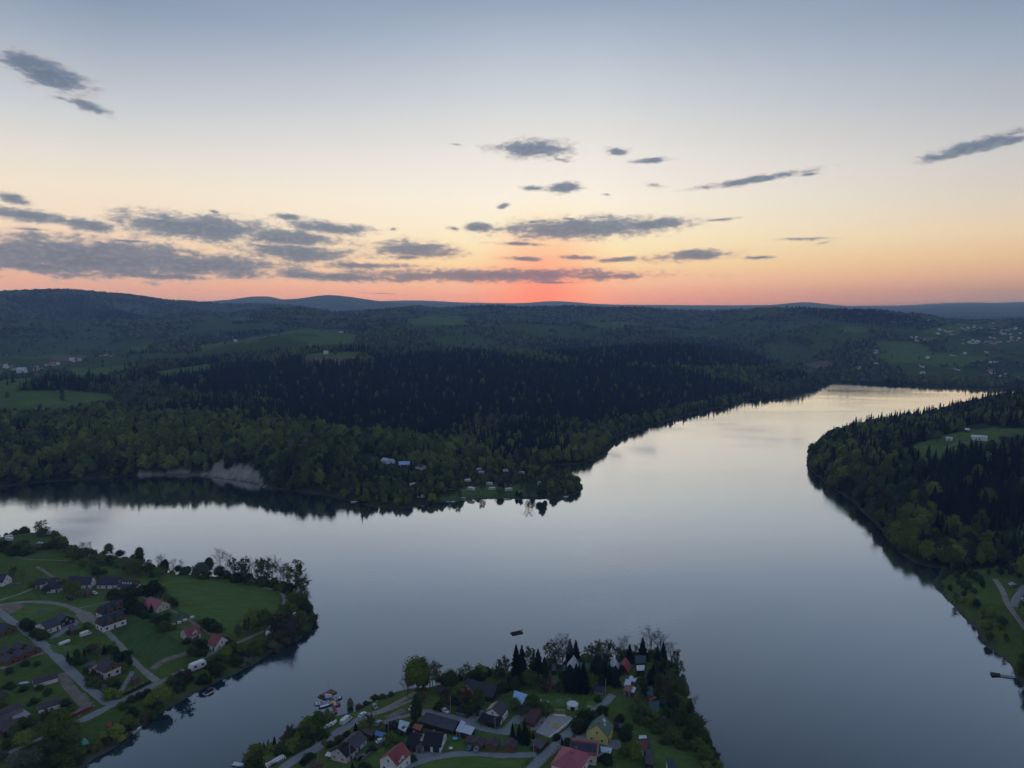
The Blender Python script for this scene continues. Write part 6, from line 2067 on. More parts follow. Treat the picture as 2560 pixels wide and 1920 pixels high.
make_car(GP('k3', (950, 1215)), dirz('k3', (900, 1200), (1000, 1230)), pw, 'pale car under the curved canopy beside the solar-panelled house')
make_car(GP('k1', (275, 375)), dirz('k1', (240, 400), (300, 350)), pw, 'white car by the sandy yard next to dark trees')
make_car(GP('c4', (1585, 1095)), dirz('c4', (1570, 1115), (1600, 1080)), pg, 'silver car on the path behind the blue tarpaulin')
# row of trailers and pedal boats by the road
for i, (q, lab) in enumerate((((910, 1150), 'red and white dinghy on a trailer by the road, closest to the trees'), ((960, 1120), 'white dinghy on a trailer between two others by the road'), ((1010, 1095), 'white dinghy on a trailer by the road, closest to the van'))):
    p = GP('c4', q)
    make_boat(p, dirz('c4', (890, 1160), (1040, 1080)) + .3, lab, paint('crimson', (.38, .06, .07)) if i == 0 else W_WHITE, W_WHITE, 4.2, 1.6, z=gz(p.x, p.y) + .45, name='dinghy', group='dinghies on trailers by the road')
for i, t in enumerate(np.linspace(0, 1, 9)):
    q = (150 + 200 * t, 1640 - 110 * t)
    p = GP('c4', q)
    nm = ['nearest the lower end', 'second from the lower end', 'third from the lower end', 'fourth from the lower end', 'in the middle', 'fourth from the upper end', 'third from the upper end', 'second from the upper end', 'at the upper end'][i]
    make_boat(p, dirz('c4', (110, 1640), (170, 1600)) + 1.35, ('red-trimmed ' if i in (1, 2) else ('blue-trimmed ' if i in (3,) else 'white ')) + 'rental boat in the slanting row ashore, ' + nm, (pr_ if i in (1, 2) else pb_ if i == 3 else W_WHITE), W_WHITE, 3.2, 1.3, z=gz(p.x, p.y) + .1, name='rental_boat', group='rental boats lined up ashore')
# pontoon with hire boats
c0 = GP('kp', (820, 720)); LM.append(('the boat pontoon', c0.x, c0.y))
rz = dirz('kp', (560, 780), (960, 560))
po = root('pontoon', 'brown wooden boat pontoon with a rust-red kiosk floor off the shore road', 'pontoon', (c0.x, c0.y, 0), rz)
for k in range(9):
    obj('plank', boxm(-4.0, 4.0, -2.2 + k * .5, -2.2 + k * .5 + .46, .30, .38), W_WOOD, po)
for s in (-1, 1):
    f = MB(); f.tube((-4, s * 1.7, .02), (4, s * 1.7, .02), .28, .28, 8); obj('float', f, BLACK, po)
obj('kiosk_deck', boxm(-1.4, 1.4, -1.3, 1.1, .385, .62), R_RUST, po)
obj('bench', boxm(-3.4, -2.9, -1.6, 1.6, .385, .85), W_DARK, po)
m = MB(); m.tube((2.0, 1.9, .35), (2.0, 1.9, 7.5), .06, .04, 6); obj('flagpole', m, METAL, po)
pi = root('gangway', 'narrow plank gangway from the boat pontoon to the bank', 'gangway', (0, 0, 0))
a_, b_ = GP('kp', (960, 900)), GP('kp', (1270, 1400)); b_.z = gz(b_.x, b_.y)
m = MB(); d = np.array([b_.x - a_.x, b_.y - a_.y]); d /= np.linalg.norm(d); nn = np.array([-d[1], d[0]]) * .55
m.add([(a_.x - nn[0], a_.y - nn[1], .42), (a_.x + nn[0], a_.y + nn[1], .42), (b_.x + nn[0], b_.y + nn[1], max(.6, b_.z + .1)), (b_.x - nn[0], b_.y - nn[1], max(.6, b_.z + .1))] +
      [(a_.x - nn[0], a_.y - nn[1], .30), (a_.x + nn[0], a_.y + nn[1], .30), (b_.x + nn[0], b_.y + nn[1], max(.5, b_.z)), (b_.x - nn[0], b_.y - nn[1], max(.5, b_.z))], [(3, 2, 1, 0), (4, 5, 6, 7), (0, 1, 5, 4), (1, 2, 6, 5), (2, 3, 7, 6), (3, 0, 4, 7)])
obj('walkway', m, W_WOOD, pi)
W2 = lambda q: at(*PX('kp', q), 0.3)
V3 = lambda a: Vector((a[0], a[1], 0))
make_boat(V3(W2((690, 920))), dirz('kp', (520, 960), (890, 870)), 'slim white motorboat moored at the shore end of the pontoon', pb_, W_WHITE, 5.4, 1.7, cover=True)
make_boat(V3(W2((1300, 560))), dirz('kp', (1120, 620), (1500, 480)), 'blue boat with white bow moored on the far side of the pontoon', pb_, W_WHITE, 5.2, 2.0, cabin=True)
make_boat(V3(W2((430, 800))), dirz('kp', (290, 830), (590, 800)), 'blue and white cabin boat at the outer end of the pontoon', W_WHITE, pb_, 4.8, 2.0, cabin=True)


def pedal_boat(p, rz, label, mats, slide=False):
    r = root('pedal_boat', label, 'pedal boat', (p[0], p[1], -.05), rz)
    for s in (-1, 1):
        obj('float', MBshift(hull(3.6, .8, .5), 0, s * .75, 0), mats[0], r)
    obj('deck', boxm(-1.5, 1.0, -1.0, 1.0, .46, .62), mats[1], r)
    for s in (-1, 1):
        obj('seat', boxm(-.9, -.3, s * .5 - .35, s * .5 + .35, .625, 1.05), mats[2], r)
    if slide:
        m = MB(); m.add([(-1.6, -.35, 1.9), (-1.6, .35, 1.9), (1.6, .35, .7), (1.6, -.35, .7), (-1.6, -.35, .65), (-1.6, .35, .65), (1.6, .35, .6), (1.6, -.35, .6)], [(3, 2, 1, 0), (0, 1, 5, 4), (0, 4, 7, 3), (1, 2, 6, 5), (2, 3, 7, 6)])
        obj('slide', m, mats[1], r)
    return r


py_, pm_, pc_ = paint('yellow', (0.62, 0.36, 0.05)), paint('magenta', (0.30, 0.04, 0.14)), paint('ice_blue', (0.45, 0.66, 0.85))
pedal_boat(W2((1130, 760)), dirz('kp', (1010, 760), (1300, 720)), 'yellow pedal boat tied to the pontoon', (py_, py_, W_CREAM))
pedal_boat(W2((1260, 880)), dirz('kp', (1090, 930), (1440, 850)), 'magenta pedal boat tied beside a yellow one', (pm_, pm_, W_WHITE))
pedal_boat(W2((850, 440)), dirz('kp', (750, 400), (950, 420)) + .5, 'ice-blue pedal boat with a slide at the lake side of the pontoon', (W_WHITE, pc_, W_WHITE), True)
pb2 = at(*PX('ks', (570, 510)), .2)
make_boat(V3(pb2), dirz('ks', (360, 530), (790, 470)), 'white boat under a pale cover moored alone off the bottom shore', W_WHITE, CANVAS, 5.2, 2.0, cover=True)
# swimming raft out on the lake
c1_ = at(*PX('kr', (1000, 690)), .3)
ra = root('raft', 'dark swimming raft with two long decks floating alone on the lake', 'raft', (c1_[0], c1_[1], 0), dirz('kr', (560, 800), (1480, 600)))
for s in (-1, 1):
    for k in range(3):
        obj('deck_plank', boxm(-3.3 + (.0 if s < 0 else .2), 3.3, s * 1.15 - .5 + k * .36, s * 1.15 - .5 + k * .36 + .33, .35, .45), W_DARK, ra)
    f = MB(); f.tube((-3.2, s * 1.15, .05), (3.2, s * 1.15, .05), .3, .3, 8); obj('float', f, BLACK, ra)
for x in (-3, 0, 3):
    obj('crossbeam', boxm(x - .15, x + .15, -1.7, 1.7, .22, .345), W_DARK, ra)
bu = at(*PX('kr', (1420, 410)), .3); b = root('buoy', 'white float bobbing beside the dark swimming raft', 'buoy', (bu[0], bu[1], 0))
m = MB(); m.tube((0, 0, -.1), (0, 0, .5), .55, .55, 10); m.tube((0, 0, .5), (0, 0, .8), .55, .2, 10); obj('float', m, W_WHITE, b); m = MB(); m.tube((0, 0, .8), (0, 0, 1.1), .06, .06, 5); obj('ring_post', m, METAL, b)
# jetty of the headland shore
A_, B_ = at(*PX('kd', (520, 640)), .5), at(*PX('kd', (1180, 740)), .5)
an = math.atan2(B_[1] - A_[1], B_[0] - A_[0]); L_ = math.hypot(B_[0] - A_[0], B_[1] - A_[1])
je = root('jetty', 'dark floating jetty with a broad end platform on the headland shore', 'jetty', (A_[0], A_[1], 0), an)
for k in range(8):
    obj('plank', boxm(-2.4 + k * .55, -2.4 + k * .55 + .5, -2.4 + .25 * k, 1.9, .4, .5), W_DARK, je)
obj('walkway', boxm(2.05, L_ + 4, -.6, .6, .38, .5), W_GREY, je)
for x in (-1.8, 1.2):
    f = MB(); f.tube((x, -1.8, .02), (x, 1.7, .02), .3, .3, 8); obj('float', f, BLACK, je)
for s in (-1, 1):
    m = MB(); m.tube((3, s * .6, 1.2), (L_ + 4, s * .6, 1.2), .04, .04, 4)
    for x in np.arange(3, L_ + 4, 1.5):
        m.tube((x, s * .6, .3), (x, s * .6, 1.2), .04, .04, 4)
    obj('handrail', m, METAL, je)

fence('low wire fence with wooden posts along the sandy lakeside yard', 'c4', [(1650, 1080), (1780, 1020), (1900, 985), (2010, 965)], 1.2, gap=4)
fence('board fence in front of the big slate barn', 'c5', [(740, 870), (880, 868), (1000, 880), (1180, 868), (1400, 822), (1500, 800)], 1.1, W_GREY, gap=4)
fence('rail fence across the meadow behind the light-blue roof', 'c5', [(1640, 800), (1800, 780), (2000, 770), (2110, 776)], 1.1, gap=4)
fence('dark slatted fence beside the lane under the building site', 'k2', [(1300, 1310), (1420, 1200), (1500, 1130)], 1.4, W_DARK, W_DARK, gap=2.4, solid=True)
fence('lattice fence edging the village green at the lane junction', 'k2', [(930, 1650), (1060, 1530), (1150, 1460)], 1.2, W_DARK, W_DARK, gap=2.2)
fence('garden fence with pale caps between the lane and the rose-red villa', 'k2', [(1400, 1560), (1520, 1440), (1640, 1300), (1700, 1220)], 1.3, W_GREY, gap=2.2, caps=True)
fence('board fence along the lawn of the red-roofed white house', 'c4', [(1370, 1570), (1480, 1480), (1600, 1385), (1660, 1340)], 1.2, W_GREY, W_GREY, gap=2.6, solid=True)
p = GP('k1', (1205, 1050)); tr = root('trampoline', 'small bright turquoise trampoline on the lawn between garages and carport', 'trampoline', (p.x, p.y, gz(p.x, p.y)))
m = MB(); m.tube((0, 0, .75), (0, 0, .80), 1.1, 1.1, 14); obj('mat', m, paint('turquoise', (.06, .38, .62)), tr)
for k in range(4):
    m = MB(); m.tube((math.cos(k * 1.57), math.sin(k * 1.57), 0), (math.cos(k * 1.57), math.sin(k * 1.57), .75), .04, .04, 4); obj('leg', m, METAL, tr)
p = GP('k1', (1110, 1260)); tb = root('garden_table', 'round white garden table on the lawn by the street', 'table', (p.x, p.y, gz(p.x, p.y)))
m = MB(); m.tube((0, 0, .72), (0, 0, .78), .8, .8, 12); obj('table_top', m, W_WHITE, tb); m = MB(); m.tube((0, 0, 0), (0, 0, .72), .12, .08, 6); obj('leg', m, METAL, tb)

# ================================================================== the hamlet on the left point
row = 'slate-roofed houses in a row at the edge of the hamlet'
H('house', 'small slate-roofed house at the far end of the row, orange gable', 'house', 'c1', (472, 864), (590, 860), 7.5, 6.0, 2.9, R_SLATE, W_WHITE, W_OCHRE, group=row, lm='the row of slate houses')
H('house', 'small slate-roofed house second from the far end of the row', 'house', 'c1', (645, 850), (744, 846), 7.5, 6.2, 2.9, R_SLATE, W_WHITE, W_OCHRE, group=row)
H('house', 'slate-roofed house standing in front of the row, half behind a mauve tree', 'house', 'c1', (620, 908), (802, 894), 9.0, 6.6, 2.9, R_SLATE, W_WHITE, W_OCHRE, group=row)
H('house', 'slate-roofed house behind the round bright tree, pale gable end', 'house', 'c1', (900, 830), (1030, 826), 8.0, 6.6, 2.9, R_SLATE, W_WHITE, W_WHITE, group=row)
H('house', 'slate-roofed house with dormer next to the round bright tree', 'house', 'c1', (1010, 842), (1205, 838), 9.0, 7.0, 2.9, R_SLATE, W_WHITE, W_WHITE, dormers=[(.3, 3, 2.2, -1)], group=row, lm='the slate house with the dormer')
H('house', 'longest slate-roofed house of the row, white wall and orange gable', 'house', 'c1', (1290, 834), (1552, 842), 10.0, 7.2, 3.0, R_SLATE, W_WHITE, W_OCHRE, dormers=[(-.1, 3, 2, -1)], group=row, lm='the longest slate house')
H('house', 'slate-roofed end house with a line of four bright skylights', 'house', 'c1', (1575, 868), (1765, 880), 10.0, 7.0, 3.0, R_SLATE, W_WHITE, W_WOOD, sky=4, group=row, lm='the house with four skylights')
H('house', 'white house with steep slate roof cut off by the picture edge beside a rubble heap', 'house', 'c1', (-95, 806), (92, 808), 9.5, 7.4, 3.0, R_SLATE, W_WHITE, W_WHITE, lm='the white house at the picture edge')
tw = 'twin houses with wooden gables'
H('house', 'upper one of the twin white houses with two wooden dormer gables', 'house', 'c1', (1276, 1224), (1578, 1130), 9.5, 8.4, 3.8, R_SLATE, W_WHITE, W_OCHRE, dormers=[(-.3, 3.6, 2.4, 1), (.45, 3.6, 2.4, 1)], group=tw, lm='the twin houses', dark=True)
H('house', 'lower one of the twin white houses with two wooden dormer gables', 'house', 'c1', (1272, 1368), (1588, 1264), 9.5, 8.4, 3.8, R_SLATE, W_WHITE, W_OCHRE, dormers=[(-.3, 3.6, 2.4, 1), (.45, 3.6, 2.4, 1)], group=tw, dark=True)
H('house', 'yellowish house with a rose-pink metal roof above a hedge', 'house', 'c1', (1942, 1098), (2116, 1152), 10.0, 6.8, 3.1, R_PINK, W_CREAM, W_CREAM, chim=[(.1, .1), (.8, .1)], lm='the pink-roofed house')
H('house', 'modern white house with broad dark roof beside the main road', 'house', 'c1', (520, 1440), (712, 1372), 13.0, 5.8, 3.2, R_SLATE, W_WHITE, W_WHITE, chim=[(0, .2)], lm='the modern white house')
H('barn', 'slate-roofed barn with dark gable just behind the modern white house', 'barn', 'c1', (764, 1298), (866, 1346), 9.0, 6.2, 3.0, R_SLATE, W_DARK, wins=1, lm='the slate barn')
lean('shed', 'wooden shed with pale-edged brown roof by the round bright tree', 'shed', 'c1', [(1092, 1000), (1152, 984), (1192, 1012), (1122, 1060)], 3.0, R_BROWN, W_WOOD, .6, lm='the wooden shed')
lean('shed', 'dark open shelter with stacked firewood near the wooden shed', 'shed', 'c1', [(850, 1078), (940, 1075), (948, 1100), (880, 1108)], 2.2, R_GREY, W_DARK, .3)
H('chalet', 'timber chalet with slate roof at the picture edge beside the main road', 'house', 'c1', (-20, 1428), (122, 1452), 9.0, 6.4, 2.9, R_SLATE, W_OCHRE, W_OCHRE, dark=True, lm='the timber chalet')
lean('shed', 'small slate shed at the drive of the modern white house', 'shed', 'c1', [(880, 1490), (940, 1455), (1012, 1500), (932, 1536)], 3.0, R_SLATE, W_WOOD, .5)
cb = 'ochre slate-roofed holiday cabins by the main road'
for A_, B_, lab in (((205, 18), (310, 52), 'ochre slate-roofed cabin at the top of the cabin cluster'), ((370, 48), (460, 88), 'ochre slate-roofed cabin closest to the main road'), ((60, 72), (142, 106), 'ochre slate-roofed cabin between the top one and the picture edge'),
                    ((222, 112), (322, 150), 'ochre slate-roofed cabin in the middle of the cluster'), ((62, 172), (162, 212), 'ochre slate-roofed cabin lowest in the cluster')):
    H('cabin', lab, 'cabin', 'c3', A_, B_, 6.4, 4.8, 2.6, R_SLATE, W_OCHRE, W_OCHRE, dark=True, group=cb, lm='the ochre cabin cluster' if A_[0] == 222 else None)
H('shed', 'long low shed with brownish roof, the upper of two by the garden plots', 'shed', 'c3', (420, 512), (738, 426), 7.0, 3.5, 2.3, R_BROWN, W_WHITE, wins=0, lm='the upper long shed')
H('shed', 'long low shed with brownish roof, the lower of two by the garden plots', 'shed', 'c3', (476, 838), (792, 748), 7.0, 3.5, 2.3, R_BROWN, W_WHITE, wins=0, lm='the lower long shed')
lean('warehouse', 'building with a ribbed brown roof and window band at the picture edge', 'warehouse', 'c3', [(-60, 925), (238, 820), (312, 848), (-60, 985)], 5.0, R_BROWN, W_GREY, .8, lm='the ribbed-roof building')
lean('warehouse', 'pale flat concrete roof in front of the ribbed roof', 'warehouse', 'c3', [(128, 962), (302, 892), (462, 1004), (230, 1080)], 2.4, CONC, W_WHITE, .2)
lean('warehouse', 'low brown roof half hidden by willows at the picture edge', 'warehouse', 'c3', [(-40, 1105), (250, 1005), (330, 1062), (40, 1200)], 2.8, R_BROWN, W_DARK, .5)
H('house', 'house with slate roof and carved wooden front in a dark garden', 'house', 'c3', (1338, 228), (1462, 288), 9.5, 8.2, 4.2, R_SLATE, W_PINK, W_WOOD, chim=[(-.2, .15)], dark=True, lm='the dark garden house')
lean('shed', 'slate lean-to with pale wall joined to the house in the dark garden', 'shed', 'c3', [(1100, 320), (1200, 268), (1262, 300), (1152, 372)], 3.0, R_SLATE, W_CREAM, .4)
lean('shed', 'small slate shed inside the fence by the lane corner', 'shed', 'c3', [(1690, 492), (1762, 440), (1816, 476), (1730, 522)], 2.9, R_SLATE, W_WOOD, .5)
R_RED2 = plain('dull_red_tile', (0.27, 0.085, 0.085), 0.7, 0.3, 0.14, 0.5)
H('house', 'pinkish house with dull red roof and white dormer by the field', 'house', 'c2', (298, 1206), (484, 1146), 10.0, 6.8, 3.2, R_RED2, W_PINK, W_PINK, dormers=[(.15, 2.6, 2.0, 1)], chim=[(-.6, .15), (.2, .1)], lm='the dormered red house')
H('house', 'house with steep dull red roof and white gable beside the lane', 'house', 'c2', (686, 1252), (806, 1302), 9.5, 7.6, 3.0, R_RED2, W_WHITE, W_WHITE, chim=[(.5, .1)], lm='the steep red-roofed house')
make_caravan(GP('c2', (1445, 1290)), dirz('c2', (1400, 1300), (1490, 1275)), 'white caravan alone on the grass above the shore path', 'caravans on the left point', 1.1)
make_caravan(GP('d', (427, 1446)), dirz('d', (414, 1450), (440, 1441)), 'long white camper parked between the shore lane and the water', 'caravans on the left point', 1.45)
make_caravan(GP('c2', (1770, 1052)), dirz('c2', (1735, 1040), (1810, 1060)), 'pale caravan beside a grey hut at the tip of the point', 'caravans on the left point', .9)
lean('hut', 'small grey hut beside the pale caravan at the tip of the point', 'hut', 'c2', [(1830, 985), (1870, 978), (1895, 1012), (1850, 1025)], 2.6, R_GREY, W_GREY, .5)
for i, (q, lab) in enumerate((((418, 1068), 'white hive box nearest the field track'), ((325, 1105), 'pale hive box second from the field track'), ((252, 1135), 'pale hive box third from the field track'), ((172, 1165), 'pale hive box farthest from the field track'))):
    p = GP('c2', q); r = root('beehive', lab, 'beehive', (p.x, p.y, gz(p.x, p.y)), .4, 'hive boxes along the garden hedge')
    obj('hive_body', boxm(-1.0, 1.0, -.6, .6, .2, 1.1), W_WHITE, r); obj('hive_lid', boxm(-1.1, 1.1, -.7, .7, 1.105, 1.25), R_PALE, r)
for q, lab, s_ in (((600, 302), 'white caravan under the leafy tree on the spit', 1.25), ((118, 346), 'upper of two white caravans near the spit', 1.0), ((124, 373), 'lower of two white caravans near the spit', 1.0), ((1375, 572), 'upper pale caravan by the waterside trees', 1.1), ((1425, 606), 'lower pale caravan by the waterside trees', 1.3)):
    make_caravan(GP('c1', q), random.uniform(-.5, .8), lab, 'caravans on the left point', s_)
make_car(GP('c1', (516, 414)), .2, pw, 'white car among bushes on the spit')
make_car(GP('c1', (1190, 572)), .2, pw, 'white car between bushes short of the waterside caravans')
make_car(GP('c1', (1225, 1064)), dirz('c1', (1185, 1050), (1270, 1078)), pw, 'white car on the lawn near the wooden shed')
make_car(GP('c1', (1110, 1605)), dirz('c1', (1040, 1625), (1160, 1585)), pw, 'white car on the grass plot below the modern white house', 'van')
p = GP('c3', (835, 55)); tk = root('tank', 'white capsule-shaped tank lying on the plot beside the main road', 'tank', (p.x, p.y, gz(p.x, p.y) + 1.0), dirz('c3', (775, 75), (895, 30)))
m = MB(); m.tube((-2.3, 0, 0), (2.3, 0, 0), .9, .9, 12); m.tube((2.3, 0, 0), (2.8, 0, 0), .9, .45, 12); m.tube((-2.8, 0, 0), (-2.3, 0, 0), .45, .9, 12); obj('shell', m, W_WHITE, tk)
for x in (-1.6, 1.6):
    obj('saddle', boxm(x - .2, x + .2, -.6, .6, -1.0, -.6), CONC, tk)
for crop, q, lab, mat in (('c1', (190, 935), 'rubble heap of pale blocks beside the white house at the picture edge', W_GREY), ('c1', (1020, 1095), 'heap of split firewood beside the round bright tree', W_WOOD), ('c1', (900, 1130), 'loose heap of pale timber on the lawn', TIMBER), ('c1', (560, 1285), 'jumble of pale garden boards on the lawn', W_GREY)):
    p = GP(crop, q); r = root('rubble_heap' if mat is W_GREY else 'wood_heap', lab, 'heap', (p.x, p.y, gz(p.x, p.y)))
    for k in range(22):
        a, d = random.uniform(0, 6.28), 3.4 * math.sqrt(random.random())
        obj('block' if mat is W_GREY else 'log', boxm(-.7, .7, -.18, .18, 0, .3), mat, r, (d * math.cos(a), d * math.sin(a) * .6, random.uniform(0, .4)), (random.uniform(-.2, .2), random.uniform(-.2, .2), random.uniform(0, 3)))
fence('dark picket fence with pale post caps along the shore lane', 'c3', [(1600, 720), (1680, 690), (1760, 650), (1860, 600), (1950, 560)], 1.4, W_DARK, W_DARK, gap=3.4, caps=True, solid=True)
fence('brown paling fence beside the road junction', 'c3', [(900, 1010), (990, 990), (1080, 940), (1200, 890)], 1.4, W_REDB, W_REDB, gap=2.8, solid=True)
fence('dark gate fence at the garden entrance on the shore lane', 'c3', [(1440, 790), (1500, 750), (1580, 690)], 1.3, W_DARK, W_DARK, gap=2.8, caps=True)
fence('wire fence along the mown field by the gravel lane', 'c2', [(20, 720), (220, 830), (420, 940), (560, 1040)], 1.1, gap=6)
p = GP('c3', (1430, 1100)); r = root('tent', 'small red tent on the grass between lane and water', 'tent', (p.x, p.y, gz(p.x, p.y)))
m = MB(); m.add([(-1.3, -1.1, 0), (1.3, -1.1, 0), (1.3, 1.1, 0), (-1.3, 1.1, 0), (-.9, 0, 1.4), (.9, 0, 1.4)], [(0, 1, 5, 4), (2, 3, 4, 5), (0, 4, 3), (1, 2, 5)]); obj('flysheet', m, paint('scarlet', (.45, .06, .06)), r)
p = GP('c3', (1092, 1340)); r = root('tent', 'pale green tent at the bank beside the big willow', 'tent', (p.x, p.y, gz(p.x, p.y)), .7)
m = MB(); m.add([(-1.5, -1.3, 0), (1.5, -1.3, 0), (1.5, 1.3, 0), (-1.5, 1.3, 0), (-.2, 0, 2.4), (.2, 0, 2.4)], [(0, 1, 5, 4), (2, 3, 4, 5), (0, 4, 3), (1, 2, 5)]); obj('flysheet', m, paint('mint', (.16, .52, .30)), r)
# small jetties and boats of the left point
a_ = at(*PX('c3', (1668, 1128)), .4); b_ = at(*PX('c3', (1745, 1168)), .4)
r = root('jetty', 'short grey plank jetty with a white boat at its end', 'jetty', (a_[0], a_[1], 0), math.atan2(b_[1] - a_[1], b_[0] - a_[0]))
L_ = float(np.hypot(*(b_ - a_)[:2]))
for k in range(int(L_ / .6) + 1):
    obj('plank', boxm(k * .6, k * .6 + .54, -.6, .6, .42, .50), W_GREY, r)
for x in (.5, L_ - .5):
    m = MB(); m.tube((x, -.5, -2), (x, -.5, .42), .08, .08, 5); m.tube((x, .5, -2), (x, .5, .42), .08, .08, 5); obj('pile', m, W_DARK, r)
q = at(*PX('c3', (1772, 1166)), .3); make_boat(V3(q), dirz('c3', (1735, 1195), (1812, 1140)), 'small white boat lying at the short grey jetty', W_WHITE, W_WHITE, 5.0, 1.6)
p = GP('c3', (1722, 955)); make_boat(p, .6, 'white boat drawn up on the grass by the shore lane', W_WHITE, pb_, 4.4, 1.7, z=p.z + .1, cover=False)
p = GP('c3', (310, 572)); make_boat(p, .2, 'pale blue rowing boat lying by the garden plots', pc_, W_WHITE, 4.6, 1.6, z=p.z + .1, name='rowing_boat')
q = at(*PX('kb', (1180, 1060)), .4)
hb = root('houseboat', 'flat houseboat with white rim moored under the shore trees', 'houseboat', (q[0], q[1], 0), dirz('kb', (1040, 1200), (1480, 950)))
obj('hull', boxm(-2.6, 2.6, -1.3, 1.3, -.2, .35), W_WHITE, hb); obj('deck', boxm(-2.4, 2.4, -1.1, 1.1, .352, .42), R_TEAL, hb); obj('cabin', boxm(-.6, 1.9, -.8, .8, .422, 1.5), W_DARK, hb); obj('cabin_roof', boxm(-.8, 2.1, -.95, .95, 1.503, 1.6), R_BROWN, hb)
for q, lab, mt in (((2020, 1030), 'dark kayak pulled half out of the water at the tip', pd), ((1935, 1112), 'orange kayak lying on the bank at the tip', paint('orange', (.50, .20, .12)))):
    p = at(*PX('c2', q), .3); k_ = root('kayak', lab, 'kayak', (p[0], p[1], max(.0, gz(p[0], p[1]))), dirz('c2', (1985, 1035), (2060, 1025)) if mt is pd else dirz('c2', (1910, 1100), (1960, 1122)))
    obj('hull', hull(4.2, .8, .42), mt, k_); obj('cockpit', boxm(-.7, .5, -.22, .22, .3, .44), BLACK, k_)

# ================================================================== the camping point across the water
cg = 'caravans on the camping point'
for q, lab, s_ in (((150, 627), 'white caravan inland of the one by the meadow shore', 1.25), ((240, 760), 'white caravan by the shore meadow at the tree end', 1.25), ((780, 577), 'white caravan inside the loop of the camp track', 1.2), ((818, 677), 'white caravan at the foot of the camp track loop', 1.35),
                   ((845, 490), 'white caravan on the upper side of the camp track', 1.2), ((938, 486), 'greyish caravan at the bend of the camp track', 1.2), ((1030, 614), 'white caravan first beyond the track loop', 1.15), ((1062, 674), 'white caravan between shore and poplars', 1.25),
                   ((1252, 685), 'white caravan close to the shore past the poplars', 1.3), ((1216, 463), 'white caravan high up behind the poplars', 1.1), ((1402, 487), 'grey-white caravan at the edge of the point trees', 1.2), ((1625, 612), 'upper of two caravans hidden in the point trees', 1.3),
                   ((1645, 640), 'lower of two caravans hidden in the point trees', 1.1), ((912, 446), 'small grey caravan farthest up the camp', 1.1), ((750, 433), 'small white caravan under tall birches of the camp', .9)):
    make_caravan(GP('m3', q), random.uniform(-.6, .6), lab, cg, s_, W_WHITE if 'gre' not in lab else W_PINK)
make_car(GP('m3', (1388, 696)), 1.0, pw, 'white car under trees on the camping point')
make_car(GP('m3', (708, 615)), .2, pw, 'low white car parked left of the track loop on the camping point')
p = GP('m3', (512, 732)); r = root('tent', 'blue tent awning on the shore meadow of the camping point', 'tent', (p.x, p.y, gz(p.x, p.y)), .2)
m = MB(); m.add([(-2.8, -1.6, 0), (2.8, -1.6, 0), (2.8, 1.6, 0), (-2.8, 1.6, 0), (-2.2, 0, 2.8), (2.2, 0, 2.8)], [(0, 1, 5, 4), (2, 3, 4, 5), (0, 4, 3), (1, 2, 5)]); obj('flysheet', m, TARPB, r)
for q, lab, mt in (((735, 764), 'white boat drawn up below the track loop of the camping point', W_WHITE), ((610, 800), 'pinkish boat on the waterline of the camping point', W_PINK), ((560, 808), 'dark boat beside the pinkish boat on the waterline', pd), ((1222, 774), 'white boat at the shore below the poplars', W_WHITE), ((1910, 746), 'white dinghy at the very tip of the camping point', W_WHITE)):
    p = at(*PX('m3', q), .3); make_boat(Vector((p[0], p[1], 0)), random.uniform(-.4, .4), lab, mt, W_WHITE, 4.6, 1.8, z=max(-.1, gz(p[0], p[1])), cover=True)
p = at(*PX('m2', (985, 1226)), .3); make_boat(Vector((p[0], p[1], 0)), .4, 'white boat moored alone on the wooded shore before the camping point', W_WHITE, W_WHITE, 6.0, 1.9, z=max(-.1, gz(p[0], p[1])), cover=True)
H('house', 'blue-roofed cottage among trees above the camping point', 'house', 'm2', (1392, 874), (1446, 874), 9.0, 6.5, 3.2, R_BLUE, W_DARK, lm='the blue-roofed cottage', L=12)
H('cottage', 'pale-roofed cottage above the camping point, the bigger of a pair', 'house', 'm2', (1250, 842), (1272, 850), 8.0, 6.0, 3.0, R_PALE, W_WHITE, L=9)
H('cottage', 'pale-roofed cottage above the camping point, the smaller of a pair', 'house', 'm2', (1292, 850), (1316, 856), 6.0, 5.0, 2.6, R_PALE, W_WHITE, L=8)
H('cottage', 'grey-roofed cottage at the track end above the camping point', 'house', 'm2', (1102, 822), (1132, 832), 8.0, 6.0, 3.0, R_SLATE, W_WOOD, L=9)
H('cottage', 'white-walled cottage with mauve roof at the top of the camp', 'house', 'm2', (1545, 892), (1580, 900), 8.0, 6.0, 3.0, R_BROWN, W_WHITE, L=10)
H('house', 'ochre house with slate roofs alone on the shelf above the wooded bank', 'house', 'm1', (338, 352), (396, 366), 11.0, 8.0, 4.0, R_SLATE, W_OCHRE, lm='the ochre house')
H('house', 'teal-roofed low wing in front of the ochre house', 'house', 'm1', (282, 408), (340, 412), 8.0, 4.5, 2.6, R_TEAL, W_WOOD, wins=0)
make_caravan(GP('m1', (1305, 387)), .3, 'white caravan on a small glade above the wooded bank', None, 1.5)
H('house', 'blue-grey house half hidden in woods above the wooded bank', 'house', 'm1', (305, 545), (350, 552), 9.0, 6.5, 3.4, R_SLATE, W_GREY, L=11)
H('house', 'rust-red long house in the trees below the blue-grey house', 'house', 'm1', (170, 605), (270, 612), 9.0, 5.5, 3.0, R_RUST, W_WOOD, wins=0)
H('house', 'grey cottage in the glade above the scree', 'house', 'm1', (2035, 505), (2060, 512), 8.0, 6.0, 3.0, R_SLATE, W_GREY, L=9)
